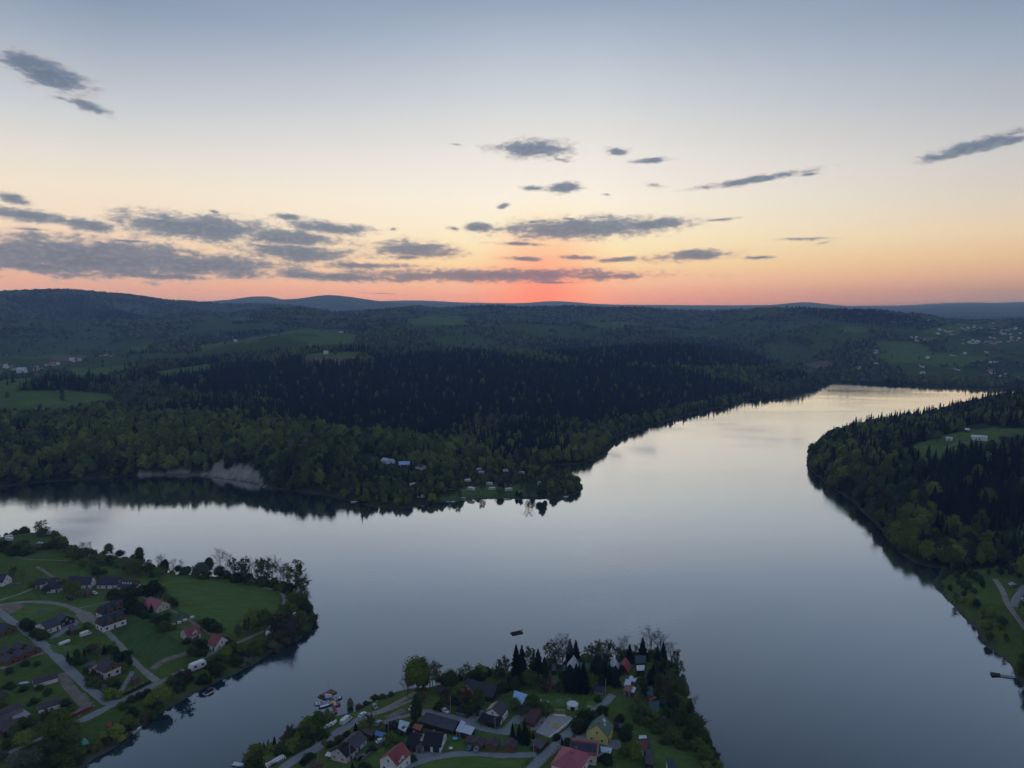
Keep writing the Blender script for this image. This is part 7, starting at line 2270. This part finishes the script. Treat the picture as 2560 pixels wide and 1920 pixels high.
# the clearing on the headland
lean('house', 'long white building with pale roof on the headland clearing', 'house', 'h1', [(1728, 614), (1872, 624), (1882, 642), (1720, 636)], 3.6, R_PALE, W_WHITE, .4, lm='the long white building')
lean('shed', 'small white-roofed shed below the long white building', 'shed', 'h1', [(1492, 634), (1556, 634), (1556, 648), (1490, 648)], 2.6, R_WHITE, W_WHITE, .3)
lean('shed', 'small white-roofed shed above the long white building', 'shed', 'h1', [(1668, 556), (1712, 556), (1712, 570), (1666, 570)], 3.0, R_WHITE, W_DARK, .3)
H('house', 'dark-roofed brown house beside the long white building', 'house', 'h1', (1988, 622), (2082, 630), 10.0, 7.0, 3.2, R_DARK, W_WOOD, lm='the brown headland house')
make_car(GP('h2', (1540, 385)), .2, pw, 'white car by the lane on the open shore of the headland')
make_car(GP('h2', (1560, 405)), .2, pb_, 'blue car by the lane on the open shore of the headland')
make_car(GP('h2', (1650, 545)), 1.2, pw, 'white car at the picture edge on the open headland shore')

# ================================================================== far villages: plain small houses, a few pixels each
FARH = []
for i, (w, rf) in enumerate(((W_WHITE, R_RED2), (W_CREAM, R_SLATE), (W_WHITE, R_GREY), (W_PINK, R_RUST), (W_WHITE, R_PALE))):
    r = bpy.data.objects.new('village_house', None)
    mb = MB(); v = []
    for x in (-5.5, 5.5):
        v += [(x, -4.4, -2), (x, 4.4, -2), (x, 4.4, 4.6), (x, 0, 8.2), (x, -4.4, 4.6)]
    mb.add(v, [(0, 4, 3, 2, 1), (5, 6, 7, 8, 9), (0, 5, 9, 4), (1, 2, 7, 6)])
    a = bpy.data.objects.new('wall', mb.mesh('wall', [w])); a.parent = r
    m = MB(); v = [(-6, -5, 4.2), (-6, 0, 8.5), (-6, 5, 4.2), (-6, 5, 3.9), (-6, 0, 8.2), (-6, -5, 3.9)]; v += [(6, b, c) for _, b, c in v]
    m.add(v, [(0, 6, 7, 1), (1, 7, 8, 2), (3, 9, 10, 4), (4, 10, 11, 5), (5, 11, 6, 0), (2, 8, 9, 3), (0, 1, 4, 5), (1, 2, 3, 4), (6, 11, 10, 7), (7, 10, 9, 8)])
    b = bpy.data.objects.new('roof', m.mesh('roof', [rf])); b.parent = r
    FARH.append((r, (a, b)))


def far_house(k, p, rz, s, label, group):
    r0, parts = FARH[k]
    r = r0.copy(); COL.objects.link(r)
    for q in parts:
        c = q.copy(); c.parent = r; COL.objects.link(c)
    r.location = (p.x, p.y, gz(p.x, p.y) - .3); r.rotation_euler = (0, 0, rz); r.scale = (s, s, s)
    tag(r, label, 'house', group)


def hits(crop, q):
    """First ground point along the view ray of a far pixel (marching; steep and hidden ground included)."""
    d = ray(*PX(crop, q))
    ys = np.exp(np.linspace(math.log(700), math.log(6000), 900))
    s = ys / d[1]
    z = CAM_H + d[2] * s
    g = ground(d[0] * s, ys)
    i = np.nonzero(g > z)[0]
    if len(i) == 0:
        return None
    i = i[0]
    return Vector((d[0] * s[i], ys[i], g[i]))


for crop, cl, lab, grp in (('r1', [(1550, 372, 70, 22, 12), (1750, 350, 90, 26, 16), (1800, 470, 110, 30, 20), (1950, 480, 60, 25, 10), (1960, 340, 70, 20, 9), (2100, 355, 60, 20, 6), (2120, 440, 80, 30, 8), (1300, 440, 50, 16, 8), (1420, 290, 36, 4, 5)], 'small pale house of the hillside village beyond the lake', 'houses of the hillside village'),
                           ('r1', [(1900, 570, 20, 8, 3), (1610, 590, 30, 8, 3), (1690, 572, 8, 4, 1), (1615, 706, 22, 5, 3), (1900, 725, 40, 14, 4), (2030, 770, 34, 10, 4), (2150, 790, 40, 16, 3), (1325, 690, 18, 10, 2), (1380, 612, 6, 4, 1), (940, 562, 22, 14, 4), (1340, 745, 14, 8, 2), (935, 655, 8, 4, 1), (770, 700, 14, 6, 2), (1950, 640, 40, 10, 3)], 'scattered pale house on the slope above the far lake shore', 'houses above the far lake shore'),
                           ('l1', [(240, 572, 40, 14, 8), (340, 548, 40, 12, 8), (60, 556, 50, 16, 6), (20, 605, 20, 10, 4), (480, 522, 40, 8, 5), (150, 580, 60, 14, 5), (700, 490, 30, 6, 3)], 'small house of the valley village behind the wooded bank', 'houses of the valley village')):
    for cx_, cy_, sx_, sy_, n_ in cl:
        for _ in range(n_):
            p = hits(crop, (cx_ + random.gauss(0, sx_ * .6), cy_ + random.gauss(0, sy_ * .6)))
            if p is None or p.z < 1.5:
                continue
            far_house(random.choice([0, 1, 2, 3, 4, 2, 4]), p, random.uniform(-.6, .6), random.uniform(.55, .95), lab, grp)
for crop, q, lab, k, s in (('r1', (2030, 402), 'long grey hall in the middle of the hillside village', 2, 1.7), ('l1', (142, 598), 'big bright hall at the edge of the valley village', 4, 1.7), ('l1', (1514, 396), 'white farmhouse by the hedge below the far field hill', 4, 1.0), ('l1', (2192, 340), 'white farmhouse on the crest of the far field hill', 2, 1.5),
                           ('l1', (2096, 475), 'white barn on the strip field behind the spruce slope', 4, .9)):
    p = hits(crop, q)
    if p is not None:
        far_house(k, p, .1, s, lab, None)

# ================================================================== trees and bushes of the near land
# view, then (kind, foot x, foot y, top y[, spread in view px])
PL = {
 'c1': [('leafing', 530, 300, 150, 170), ('bare', 645, 290, 205), ('bush_fresh', 175, 300, 255), ('bush_dark', 60, 500, 400), ('bush', 150, 530, 440), ('bush_dark', 230, 560, 455), ('bush', 330, 540, 430), ('bush', 400, 520, 440),
        ('bush_brown', 455, 500, 445), ('bush', 250, 450, 385), ('bush_dark', 330, 440, 380), ('leafing', 745, 520, 370), ('budding', 600, 500, 415), ('bush', 680, 470, 385), ('bush', 560, 480, 430), ('bare', 860, 520, 420), ('bare', 1060, 500, 400), ('bare', 1150, 500, 400), ('bare', 1100, 520, 410),
        ('green', 950, 640, 430, 230), ('grey', 1050, 640, 470), ('bush_brown', 1120, 560, 480), ('fresh', 1070, 722, 606, 130), ('green', 1195, 750, 640, 140), ('bush_dark', 1250, 810, 735), ('grey', 1350, 830, 735), ('bush', 1300, 680, 590), ('bush', 1210, 620, 560),
        ('green', 1415, 560, 408, 150), ('dark', 1550, 590, 495, 130), ('green', 1805, 640, 460, 150), ('grey', 1650, 790, 600, 200), ('green', 1780, 830, 660, 160), ('budding', 1890, 800, 650, 180), ('bush', 1560, 700, 610), ('bush_dark', 1480, 680, 600), ('bush', 1720, 640, 570),
        ('bare', 2060, 720, 590), ('dark', 2135, 745, 620), ('green', 2070, 860, 715, 150), ('bush_dark', 1990, 830, 760), ('budding', 160, 850, 738), ('bare', 300, 905, 765), ('green', 425, 975, 880, 140), ('grey', 595, 1055, 950, 150), ('budding', 470, 1030, 965), ('budding', 825, 1070, 905, 130),
        ('fresh', 950, 1085, 890, 215), ('bush_dark', 1480, 1110, 1010), ('bush_dark', 1600, 1100, 1000), ('bush_dark', 1720, 1085, 970), ('bush_dark', 1850, 1060, 965), ('bush_dark', 1995, 1060, 930), ('bush_dark', 1920, 1050, 960), ('bush_dark', 1660, 1210, 1085), ('bush_dark', 1700, 1290, 1150),
        ('bush_dark', 1790, 1300, 1190), ('spruce', 1962, 1300, 1175), ('bush_dark', 1600, 1180, 1090), ('bush_dark', 1900, 1375, 1310), ('bush_dark', 2000, 1400, 1330), ('bush_dark', 2100, 1460, 1370), ('bush', 2150, 1530, 1430), ('bush_dark', 1850, 1340, 1280), ('bush_dark', 560, 1640, 1550),
        ('bush_dark', 400, 1530, 1460), ('bush_dark', 350, 1490, 1400), ('bush', 480, 1600, 1520), ('bush_dark', 330, 1450, 1390), ('bush', 1040, 1570, 1520), ('bush_dark', 940, 1560, 1500), ('bush', 1120, 1500, 1440), ('bush_dark', 2060, 1100, 1040), ('bush', 2150, 1130, 1070), ('bush_dark', 1450, 1090, 1020), ('bush', 1300, 870, 820)],
 'd': [('grey', 388, 1484, 1453), ('budding', 398, 1486, 1450), ('bush', 372, 1476, 1462), ('bush_dark', 408, 1470, 1458), ('bush', 440, 1462, 1450), ('bush_dark', 455, 1440, 1428), ('bush', 415, 1432, 1422)],
 'c2': [('bare', 20, 400, 275), ('dark', 70, 425, 305), ('bare', 160, 445, 335), ('bare', 285, 445, 340), ('bush_dark', 350, 485, 415), ('bush_dark', 230, 470, 400), ('grey', 525, 535, 345, 270), ('green', 640, 425, 275), ('dark', 770, 545, 390, 180), ('bare', 780, 420, 225), ('bare', 880, 420, 265), ('bush', 600, 540, 450),
        ('budding', 940, 545, 350, 120), ('budding', 1110, 595, 362, 110), ('leafing', 1050, 590, 420), ('bare', 1200, 570, 385), ('leafing', 1290, 625, 375, 110), ('leafing', 1375, 615, 390), ('bare', 1450, 610, 352), ('bare', 1560, 645, 425), ('bare', 1650, 645, 425), ('bare', 1605, 640, 440), ('leafing', 1760, 710, 432), ('bare', 1845, 690, 515), ('bush', 1480, 660, 560), ('bush', 1600, 700, 610), ('bush_dark', 1000, 590, 500), ('bush_dark', 1150, 610, 530), ('bush', 1340, 640, 560),
        ('leafing', 1800, 770, 620), ('leafing', 1870, 730, 590), ('bush_dark', 1680, 740, 640), ('green', 1790, 910, 755, 210), ('fresh', 1650, 935, 830), ('green', 1900, 970, 800, 130), ('fresh', 1730, 1000, 880), ('dark', 1935, 1010, 880), ('bush', 1620, 1000, 930), ('bush_fresh', 1590, 960, 900),
        ('fresh', 1200, 1215, 935, 270), ('green', 1360, 1235, 955, 170), ('green', 1280, 1230, 1000, 180), ('grey', 1008, 1300, 1140, 125), ('budding', 1118, 1270, 1130, 105), ('fresh', 1490, 1190, 1020), ('bush_brown', 1600, 1250, 1060), ('budding', 1560, 1260, 1080), ('budding', 1690, 1250, 1070), ('fresh', 1850, 1185, 1070), ('grey', 1960, 1160, 1040), ('bush_brown', 1720, 1330, 1230), ('bush_brown', 1560, 1340, 1240), ('bush_brown', 1640, 1400, 1320),
        ('green', 1265, 1460, 1340, 140), ('fresh', 1070, 1540, 1390, 160), ('fresh', 845, 1575, 1440, 160), ('bush', 1180, 1490, 1400), ('green', 870, 1650, 1550), ('bush_brown', 1400, 1430, 1360), ('bush', 1300, 1530, 1460), ('bush_brown', 1500, 1490, 1410), ('bush', 950, 1480, 1390), ('bush_brown', 1150, 1570, 1500), ('bush', 980, 1610, 1540), ('bush', 760, 1600, 1530),
        ('dark', 150, 900, 800), ('dark', 205, 930, 840), ('bush_dark', 660, 1190, 1090), ('bush_dark', 600, 1130, 1070), ('bush_dark', 720, 1230, 1140), ('bush_dark', 860, 1410, 1330), ('bush_fresh', 120, 1205, 1140), ('bush_dark', 490, 1460, 1370), ('bush_dark', 420, 1530, 1440), ('bush_dark', 545, 1550, 1480), ('bush_dark', 350, 1390, 1330), ('bush', 470, 1380, 1320), ('bush_dark', 590, 1440, 1360), ('bush_fresh', 540, 1130, 1080), ('bush_dark', 40, 1150, 1080), ('bush_dark', 90, 1080, 1010),
        ('bare', 1660, 1400, 1170), ('bare', 1720, 1370, 1170), ('bush_dark', 900, 1430, 1360), ('bush_brown', 1820, 1260, 1180), ('bush_brown', 1900, 1220, 1140), ('bush', 1420, 1340, 1280)],
 'c3': [('spruce', 880, 260, 130), ('dark', 1000, 240, 115), ('spruce', 1090, 210, 85), ('dark', 1180, 180, 60), ('budding', 1250, 215, 75, 150), ('spruce', 1350, 185, 40), ('dark', 1500, 210, 80), ('spruce', 1600, 310, 165), ('dark', 1680, 345, 215), ('dark', 940, 340, 220), ('fresh', 1470, 110, 20), ('bush_dark', 1060, 300, 220), ('bush_dark', 1550, 260, 170), ('bush_dark', 1420, 150, 80), ('bush_dark', 1640, 230, 150),
        ('bush_fresh', 1590, 395, 310), ('blossom', 1350, 650, 570), ('bush_fresh', 1440, 750, 640), ('bush', 1230, 570, 480), ('bush', 1450, 570, 490), ('bush', 1300, 600, 530), ('bush_dark', 1200, 500, 420), ('bush_dark', 1520, 610, 550), ('bush_dark', 1150, 420, 350),
        ('fresh', 790, 1330, 890, 420), ('fresh', 690, 1180, 930, 260), ('budding', 590, 1210, 940, 200), ('green', 910, 1320, 1050, 260), ('fresh', 330, 1370, 1190, 330), ('green', 180, 1260, 1090, 200), ('green', 300, 1160, 990, 180), ('green', 420, 1110, 960, 150), ('green', 960, 1370, 1120, 220),
        ('grey', 400, 1670, 1420, 320), ('grey', 200, 1690, 1460, 280), ('green', 760, 1620, 1470, 220), ('dark', 520, 1560, 1400, 200), ('dark', 650, 1470, 1300, 220), ('dark', 80, 1420, 1290, 200), ('grey', 40, 1560, 1440, 200), ('bush_dark', 900, 1520, 1380), ('dark', 600, 1690, 1540, 200), ('bush', 980, 1480, 1370), ('bush_brown', 1060, 1450, 1390), ('bush_brown', 1000, 1580, 1500), ('bush_brown', 1150, 1440, 1370), ('bush_brown', 1260, 1400, 1330), ('bush_brown', 1400, 1340, 1270), ('bush_dark', 900, 1640, 1560),
        ('fresh', 2100, 860, 590, 210), ('fresh', 1945, 890, 700, 140), ('bush_fresh', 1440, 1210, 1130), ('bush', 1600, 890, 830), ('bush_dark', 1700, 800, 730), ('bush_dark', 1800, 760, 690), ('bush_dark', 1900, 720, 650), ('grey', 50, 770, 650, 140), ('bush', 20, 900, 820), ('bush_dark', 620, 700, 640), ('bush_dark', 850, 860, 780), ('bush', 950, 890, 830), ('bush_dark', 300, 660, 600), ('bush', 500, 640, 590), ('bush_dark', 120, 620, 550), ('bush_dark', 430, 820, 760), ('bush_brown', 1700, 1150, 1090), ('bush_brown', 1560, 1240, 1180), ('bush_brown', 1880, 1030, 960), ('bush', 2000, 1000, 930), ('bush_fresh', 1560, 860, 820), ('bush_dark', 330, 330, 270), ('bush_dark', 120, 430, 370), ('bush_dark', 480, 330, 280)],
 'c4': [('spruce', 60, 1450, 1310), ('spruce', 160, 1410, 1280), ('spruce', 240, 1390, 1230), ('spruce', 105, 1430, 1310), ('bush_fresh', 10, 1510, 1370), ('budding', 450, 1300, 1130, 130), ('fresh', 540, 1345, 1190, 140), ('green', 430, 1250, 1165, 100), ('dark', 655, 1310, 1110, 170), ('green', 710, 1265, 1050, 170), ('fresh', 820, 1210, 915, 260), ('green', 640, 1160, 1060, 120), ('dark', 740, 1190, 1020, 140), ('fresh', 925, 1020, 890, 130), ('blossom', 980, 1010, 915, 90), ('fresh', 1222, 905, 750, 100),
        ('bare', 600, 1440, 1330), ('fresh', 890, 1395, 1285, 70), ('bush', 480, 1430, 1300), ('bush', 380, 1330, 1260), ('bush', 520, 1440, 1370), ('bush_dark', 860, 1260, 1180), ('bush_dark', 760, 1290, 1200), ('bush', 340, 1400, 1320), ('bush_dark', 420, 1480, 1400), ('bush_dark', 300, 1490, 1420), ('bush', 650, 1380, 1310), ('spruce', 1290, 1170, 1055), ('bush_fresh', 1400, 1140, 1050), ('budding', 1480, 1130, 985, 130), ('bush_fresh', 1640, 1190, 1130), ('bush_fresh', 1340, 1150, 1090), ('bush_dark', 1950, 1210, 1140), ('bush', 1750, 1340, 1225), ('bush_dark', 1070, 1320, 1250), ('bush_dark', 960, 1380, 1330), ('bush_dark', 1180, 1250, 1190), ('bush_dark', 700, 1540, 1470), ('bush_dark', 620, 1600, 1540), ('spruce', 1250, 1680, 1560), ('bush_dark', 1400, 1680, 1600), ('bush_brown', 1420, 850, 800), ('bush_brown', 1540, 780, 720), ('bush', 1640, 760, 710), ('bush_brown', 1330, 890, 840), ('bush_dark', 2050, 1140, 1060), ('bush_dark', 1500, 1440, 1380), ('bush_dark', 2030, 1560, 1500)],
 'c5': [('fresh', 230, 800, 395, 190), ('fresh', 295, 780, 385, 170), ('bare', 385, 735, 405), ('bare', 420, 710, 435), ('leafing', 465, 700, 445, 110), ('bare', 105, 855, 580), ('dark', 205, 1190, 870, 170), ('budding', 290, 990, 790, 150), ('budding', 590, 725, 555, 120), ('dark', 660, 775, 530, 190), ('bare', 730, 650, 505), ('leafing', 870, 610, 440, 120), ('leafing', 800, 620, 480, 100), ('budding', 990, 650, 500, 140), ('budding', 1320, 680, 365, 190), ('leafing', 1245, 640, 475, 110), ('bush_brown', 1110, 540, 470), ('bush_dark', 1050, 620, 540),
        ('spruce', 1512, 610, 182), ('spruce', 1568, 610, 196), ('leafing', 1690, 580, 245, 130), ('spruce', 1785, 610, 240), ('spruce', 1862, 620, 335), ('budding', 1950, 450, 165, 120), ('bare', 2110, 450, 78), ('budding', 2035, 470, 240, 90), ('green', 1690, 715, 520, 180), ('dark', 1500, 740, 590, 170), ('fresh', 1822, 650, 560, 90), ('budding', 1890, 780, 600, 210), ('dark', 2075, 800, 650, 150), ('dark', 1420, 660, 560, 120), ('dark', 1600, 680, 590, 120),
        ('budding', 590, 1000, 815, 190), ('budding', 820, 985, 755, 210), ('green', 1020, 1030, 745, 220), ('dark', 920, 1090, 925, 140), ('green', 1480, 1010, 870, 190), ('green', 1710, 1010, 840, 230), ('bush', 1890, 1050, 950), ('spruce', 1460, 1375, 1185), ('spruce', 1545, 1400, 1200), ('spruce', 1625, 1440, 1145), ('spruce', 1725, 1375, 1280), ('dark', 1660, 1420, 1290, 120), ('bush_dark', 700, 930, 860), ('bush_dark', 500, 1000, 930), ('bush_dark', 1340, 760, 680), ('bush', 1250, 590, 540), ('bush_dark', 60, 1320, 1250), ('bush_dark', 20, 1300, 1240), ('bush_dark', 1900, 1000, 950), ('bush_dark', 1180, 560, 500)],
 'c6': [('spruce', 230, 395, 108), ('spruce', 312, 400, 118), ('bare', 135, 440, 78), ('leafing', 565, 400, 165, 150), ('leafing', 480, 380, 205, 140), ('budding', 645, 420, 155, 140), ('budding', 750, 350, 135, 170), ('bare', 950, 370, 85), ('spruce', 1002, 400, 165), ('spruce', 1172, 370, 85), ('bare', 1262, 370, 10), ('bare', 1390, 350, 35), ('spruce', 1442, 390, 135), ('spruce', 1372, 400, 185), ('bare', 1550, 420, 165), ('budding', 700, 440, 285, 120), ('leafing', 1085, 320, 195, 90), ('leafing', 860, 380, 230, 110), ('bare', 850, 340, 200),
        ('spruce', 230, 760, 440), ('spruce', 300, 760, 425), ('spruce', 405, 770, 412), ('spruce', 180, 720, 465), ('dark', 600, 620, 345, 150), ('dark', 560, 580, 435, 130), ('spruce', 690, 670, 430), ('spruce', 745, 660, 410), ('spruce', 832, 700, 465), ('dark', 640, 740, 560, 130), ('green', 505, 750, 565, 150), ('fresh', 480, 580, 475, 110), ('spruce', 350, 720, 450), ('dark', 120, 640, 520, 120),
        ('spruce', 1300, 640, 425), ('spruce', 1260, 720, 490), ('dark', 1350, 580, 395, 130), ('budding', 1500, 850, 580, 190), ('budding', 1600, 470, 265, 130), ('budding', 1650, 620, 395, 130), ('dark', 1450, 580, 375, 140), ('dark', 1545, 660, 425, 150), ('grey', 1695, 720, 560, 110), ('green', 1725, 870, 680, 140), ('fresh', 1680, 970, 845, 140), ('dark', 1180, 760, 605, 140), ('dark', 1200, 850, 700, 130), ('fresh', 1100, 920, 815, 120), ('budding', 1040, 1100, 970, 130), ('green', 1335, 1150, 1025, 120), ('grey', 1440, 1240, 1105, 130), ('grey', 1540, 1360, 1265, 100), ('bare', 1835, 970, 835), ('green', 1850, 1220, 1075, 150), ('green', 1700, 1150, 945, 160), ('dark', 1780, 1120, 895, 160), ('green', 1900, 1320, 1150, 150), ('dark', 1600, 1170, 1000, 170), ('dark', 1650, 1270, 1080, 160), ('dark', 1800, 1300, 1150, 150), ('green', 1960, 1450, 1280, 140), ('green', 2040, 1520, 1380, 120), ('dark', 1750, 1410, 1290, 150), ('dark', 1400, 760, 560, 150), ('dark', 1440, 1000, 840, 160), ('dark', 1560, 1020, 860, 150), ('dark', 1520, 560, 400, 130), ('dark', 1610, 760, 600, 140), ('dark', 1350, 900, 780, 130), ('green', 1260, 1090, 980, 120), ('dark', 1480, 1130, 1000, 130), ('bush', 1580, 1420, 1330), ('bush', 1700, 1500, 1420), ('bush', 1860, 1520, 1440), ('bush_brown', 2060, 1600, 1510), ('bush', 1960, 1600, 1520), ('bush', 1230, 1200, 1120), ('bush_dark', 1380, 1300, 1220), ('bush', 1160, 1060, 980), ('bush', 1120, 1160, 1090), ('bush_dark', 1470, 1440, 1370),
        ('fresh', 1095, 1660, 1445, 190), ('dark', 960, 1470, 1250, 140), ('bush_dark', 1000, 1250, 1200), ('bush_dark', 430, 1190, 1055), ('bush_dark', 520, 1140, 1060), ('bush_dark', 370, 1240, 1140), ('bush_dark', 560, 1110, 1050), ('bush_dark', 330, 1290, 1200), ('spruce', 130, 1460, 1365), ('bush_dark', 200, 1470, 1400), ('bush_dark', 60, 1390, 1340), ('bush_dark', 650, 1060, 980), ('bush_dark', 940, 1360, 1280), ('bush_dark', 880, 1180, 1100), ('bush_dark', 700, 1680, 1600), ('bush', 930, 1600, 1520), ('dark', 1080, 680, 560, 110), ('dark', 900, 560, 440, 110), ('bush_dark', 780, 540, 470), ('bush_dark', 600, 900, 850)],
}
WORDS = {'spruce': 'dark spruce', 'fresh': 'yellow-green tree', 'green': 'mid-green tree', 'dark': 'dark green tree', 'grey': 'silvery tree', 'blossom': 'white blossoming tree', 'bare': 'bare tree', 'budding': 'brownish tree', 'leafing': 'thin half-leafed tree',
         'bush': 'green bush', 'bush_dark': 'dark green bush', 'bush_fresh': 'yellow-green bush', 'bush_brown': 'brownish bush', 'bush_grey': 'grey bush'}


def tree_phrase(x, y):
    """Where a plant stands, told by the landmarks it is nearest to."""
    ds = sorted((math.hypot(x - lx, (y - ly)), nm, lx, ly) for nm, lx, ly in LM)
    d0, n0, lx, ly = ds[0]
    dx, dy = x - lx, y - ly
    if d0 < 6:
        rel = 'close against'
    elif abs(dx) > abs(dy):
        rel = 'to the right of' if dx > 0 else 'to the left of'
    else:
        rel = 'behind' if dy > 0 else 'in front of'
    n1 = next((q[1] for q in ds[1:] if q[1] != n0), None)
    dist = 'well ' if d0 > 45 else ''
    return dist + rel + ' ' + n0, n1


for nm, crop, q in (('the mown field', 'c2', (900, 850)), ('the lakeside road', 'c4', (900, 1330)), ('the spit', 'c1', (560, 380)), ('the big willow', 'c3', (780, 1250)), ('the shore lane', 'c3', (1700, 640)), ('the road junction', 'c3', (1260, 860)), ('the main road', 'c3', (700, 250)),
                    ('the lane end', 'c6', (790, 800)), ('the wooded slope', 'c6', (1650, 1050)), ('the village green', 'k1', (1300, 1500)), ('the tip of the point', 'c2', (1880, 1080)), ('the upper lake edge', 'c2', (1200, 560)), ('the grassy bank', 'c3', (1450, 1050)), ('the meadow', 'c5', (1950, 900)), ('the lakeside track', 'c4', (1900, 760))):
    p = GP(crop, q); LM.append((nm, p.x, p.y))

plan = []
for crop, rows in PL.items():
    for row_ in rows:
        kind, fx, fy, ty = row_[:4]
        p = GP(crop, (fx, fy))
        d = ray(*PX(crop, (fx, ty)))
        h = CAM_H + d[2] * (p.y / d[1]) - p.z
        if crop in ('c5', 'c6'):
            h *= 1.12 if kind not in ('bare', 'budding', 'leafing') else .95
        h = max(1.2, min(h, 25.0))
        bush = kind.startswith('bush')
        if bush:
            h = max(h * 1.3, 2.6)
        wide = 1.28
        if kind in ('bare', 'budding', 'leafing'):
            h *= 1.06 if crop != 'c2' else 1.2
        if len(row_) > 4:
            o = CROPS[crop][2]
            span = row_[4] / o / FPX * math.hypot(p.y, 120)      # metres across
            own = {'spruce': .40, 'fresh': .86, 'green': .86, 'dark': .86, 'grey': .86, 'blossom': .86, 'budding': .75, 'leafing': .7, 'bare': .7}.get(kind, 1.0)
            wide = min(1.55, max(.8, 1.1 * span / (h * own)))
        plan.append([kind, p.x, p.y, p.z, h, wide])
# fringe of shrubs along both waterlines
for poly, other in ((CPEN, 'the left point'), (DPEN, 'the near point')):
    n = len(poly)
    for i in range(n - 1):
        a, b = np.array(poly[i]), np.array(poly[i + 1])
        if a[1] < 215 or b[1] < 215 or abs(a[0]) > 700 or abs(b[0]) > 700:
            continue
        L_ = np.linalg.norm(b - a)
        for k in range(int(L_ / 4.2)):
            t = (k + random.random()) / max(1, int(L_ / 4.2))
            q = a + (b - a) * t
            nn = np.array([-(b - a)[1], (b - a)[0]]) / (L_ + 1e-6)
            q = q - nn * random.uniform(.5, 9)
            if not inside(np.array([q[0]]), np.array([q[1]]), poly)[0]:
                q = q + 2 * nn * 4
            z = gz(*q)
            if z < .25:
                continue
            xd_, yd_ = view2212(np.array(q[0]), np.array(q[1]), np.array(z))
            if other == 'the near point' and 745 < xd_ < 880 and random.random() < .8:
                continue
            if other == 'the near point' and xd_ > 1440 and random.random() < .3:
                plan.append([random.choice(['dark', 'green', 'leafing', 'budding']), q[0], q[1], z, random.uniform(5, 11), 1.15]); continue
            kd = random.choice(['bush', 'bush_dark', 'bush_brown', 'bush_grey', 'bush', 'bush', 'bush_fresh', 'bush_fresh'])
            plan.append([kd, q[0], q[1], z, random.uniform(2.2, 6.0), 1.2])
labs = {}
rows = []
for kind, x, y, z, h, wide in plan:
    ph, n1 = tree_phrase(x, y)
    size = ''
    base = WORDS[kind] + ' ' + ph
    rows.append([base, n1, h])
    labs.setdefault(base, []).append(len(rows) - 1)
final = [None] * len(rows)
grp = [None] * len(rows)
for base, ids in labs.items():
    if len(ids) == 1:
        final[ids[0]] = base
        continue
    sub = {}
    for i in ids:
        sub.setdefault(base + (', nearer ' + rows[i][1] if rows[i][1] else ''), []).append(i)
    for lab, js in sub.items():
        if len(js) == 1:
            final[js[0]] = lab
        elif len(js) <= 3:
            js = sorted(js, key=lambda i: -rows[i][2])
            nm = ['tallest ', 'lowest '] if len(js) == 2 else ['tallest ', 'middle-sized ', 'lowest ']
            nm = ['taller ', 'lower '] if len(js) == 2 else nm
            for a_, i in zip(nm, js):
                final[i] = a_ + lab
        else:
            for i in js:
                final[i] = lab; grp[i] = lab + ' group'
for (kind, x, y, z, h, wide), lab, g_ in zip(plan, final, grp):
    if len(lab.split()) > 16:
        lab = ' '.join(lab.split()[:16]); g_ = lab
    ob = place_tree(kind, x, y, h, lab, g_, z=z - .15, wide=wide)
print('near plants', len(plan), 'objects', len(bpy.data.objects))
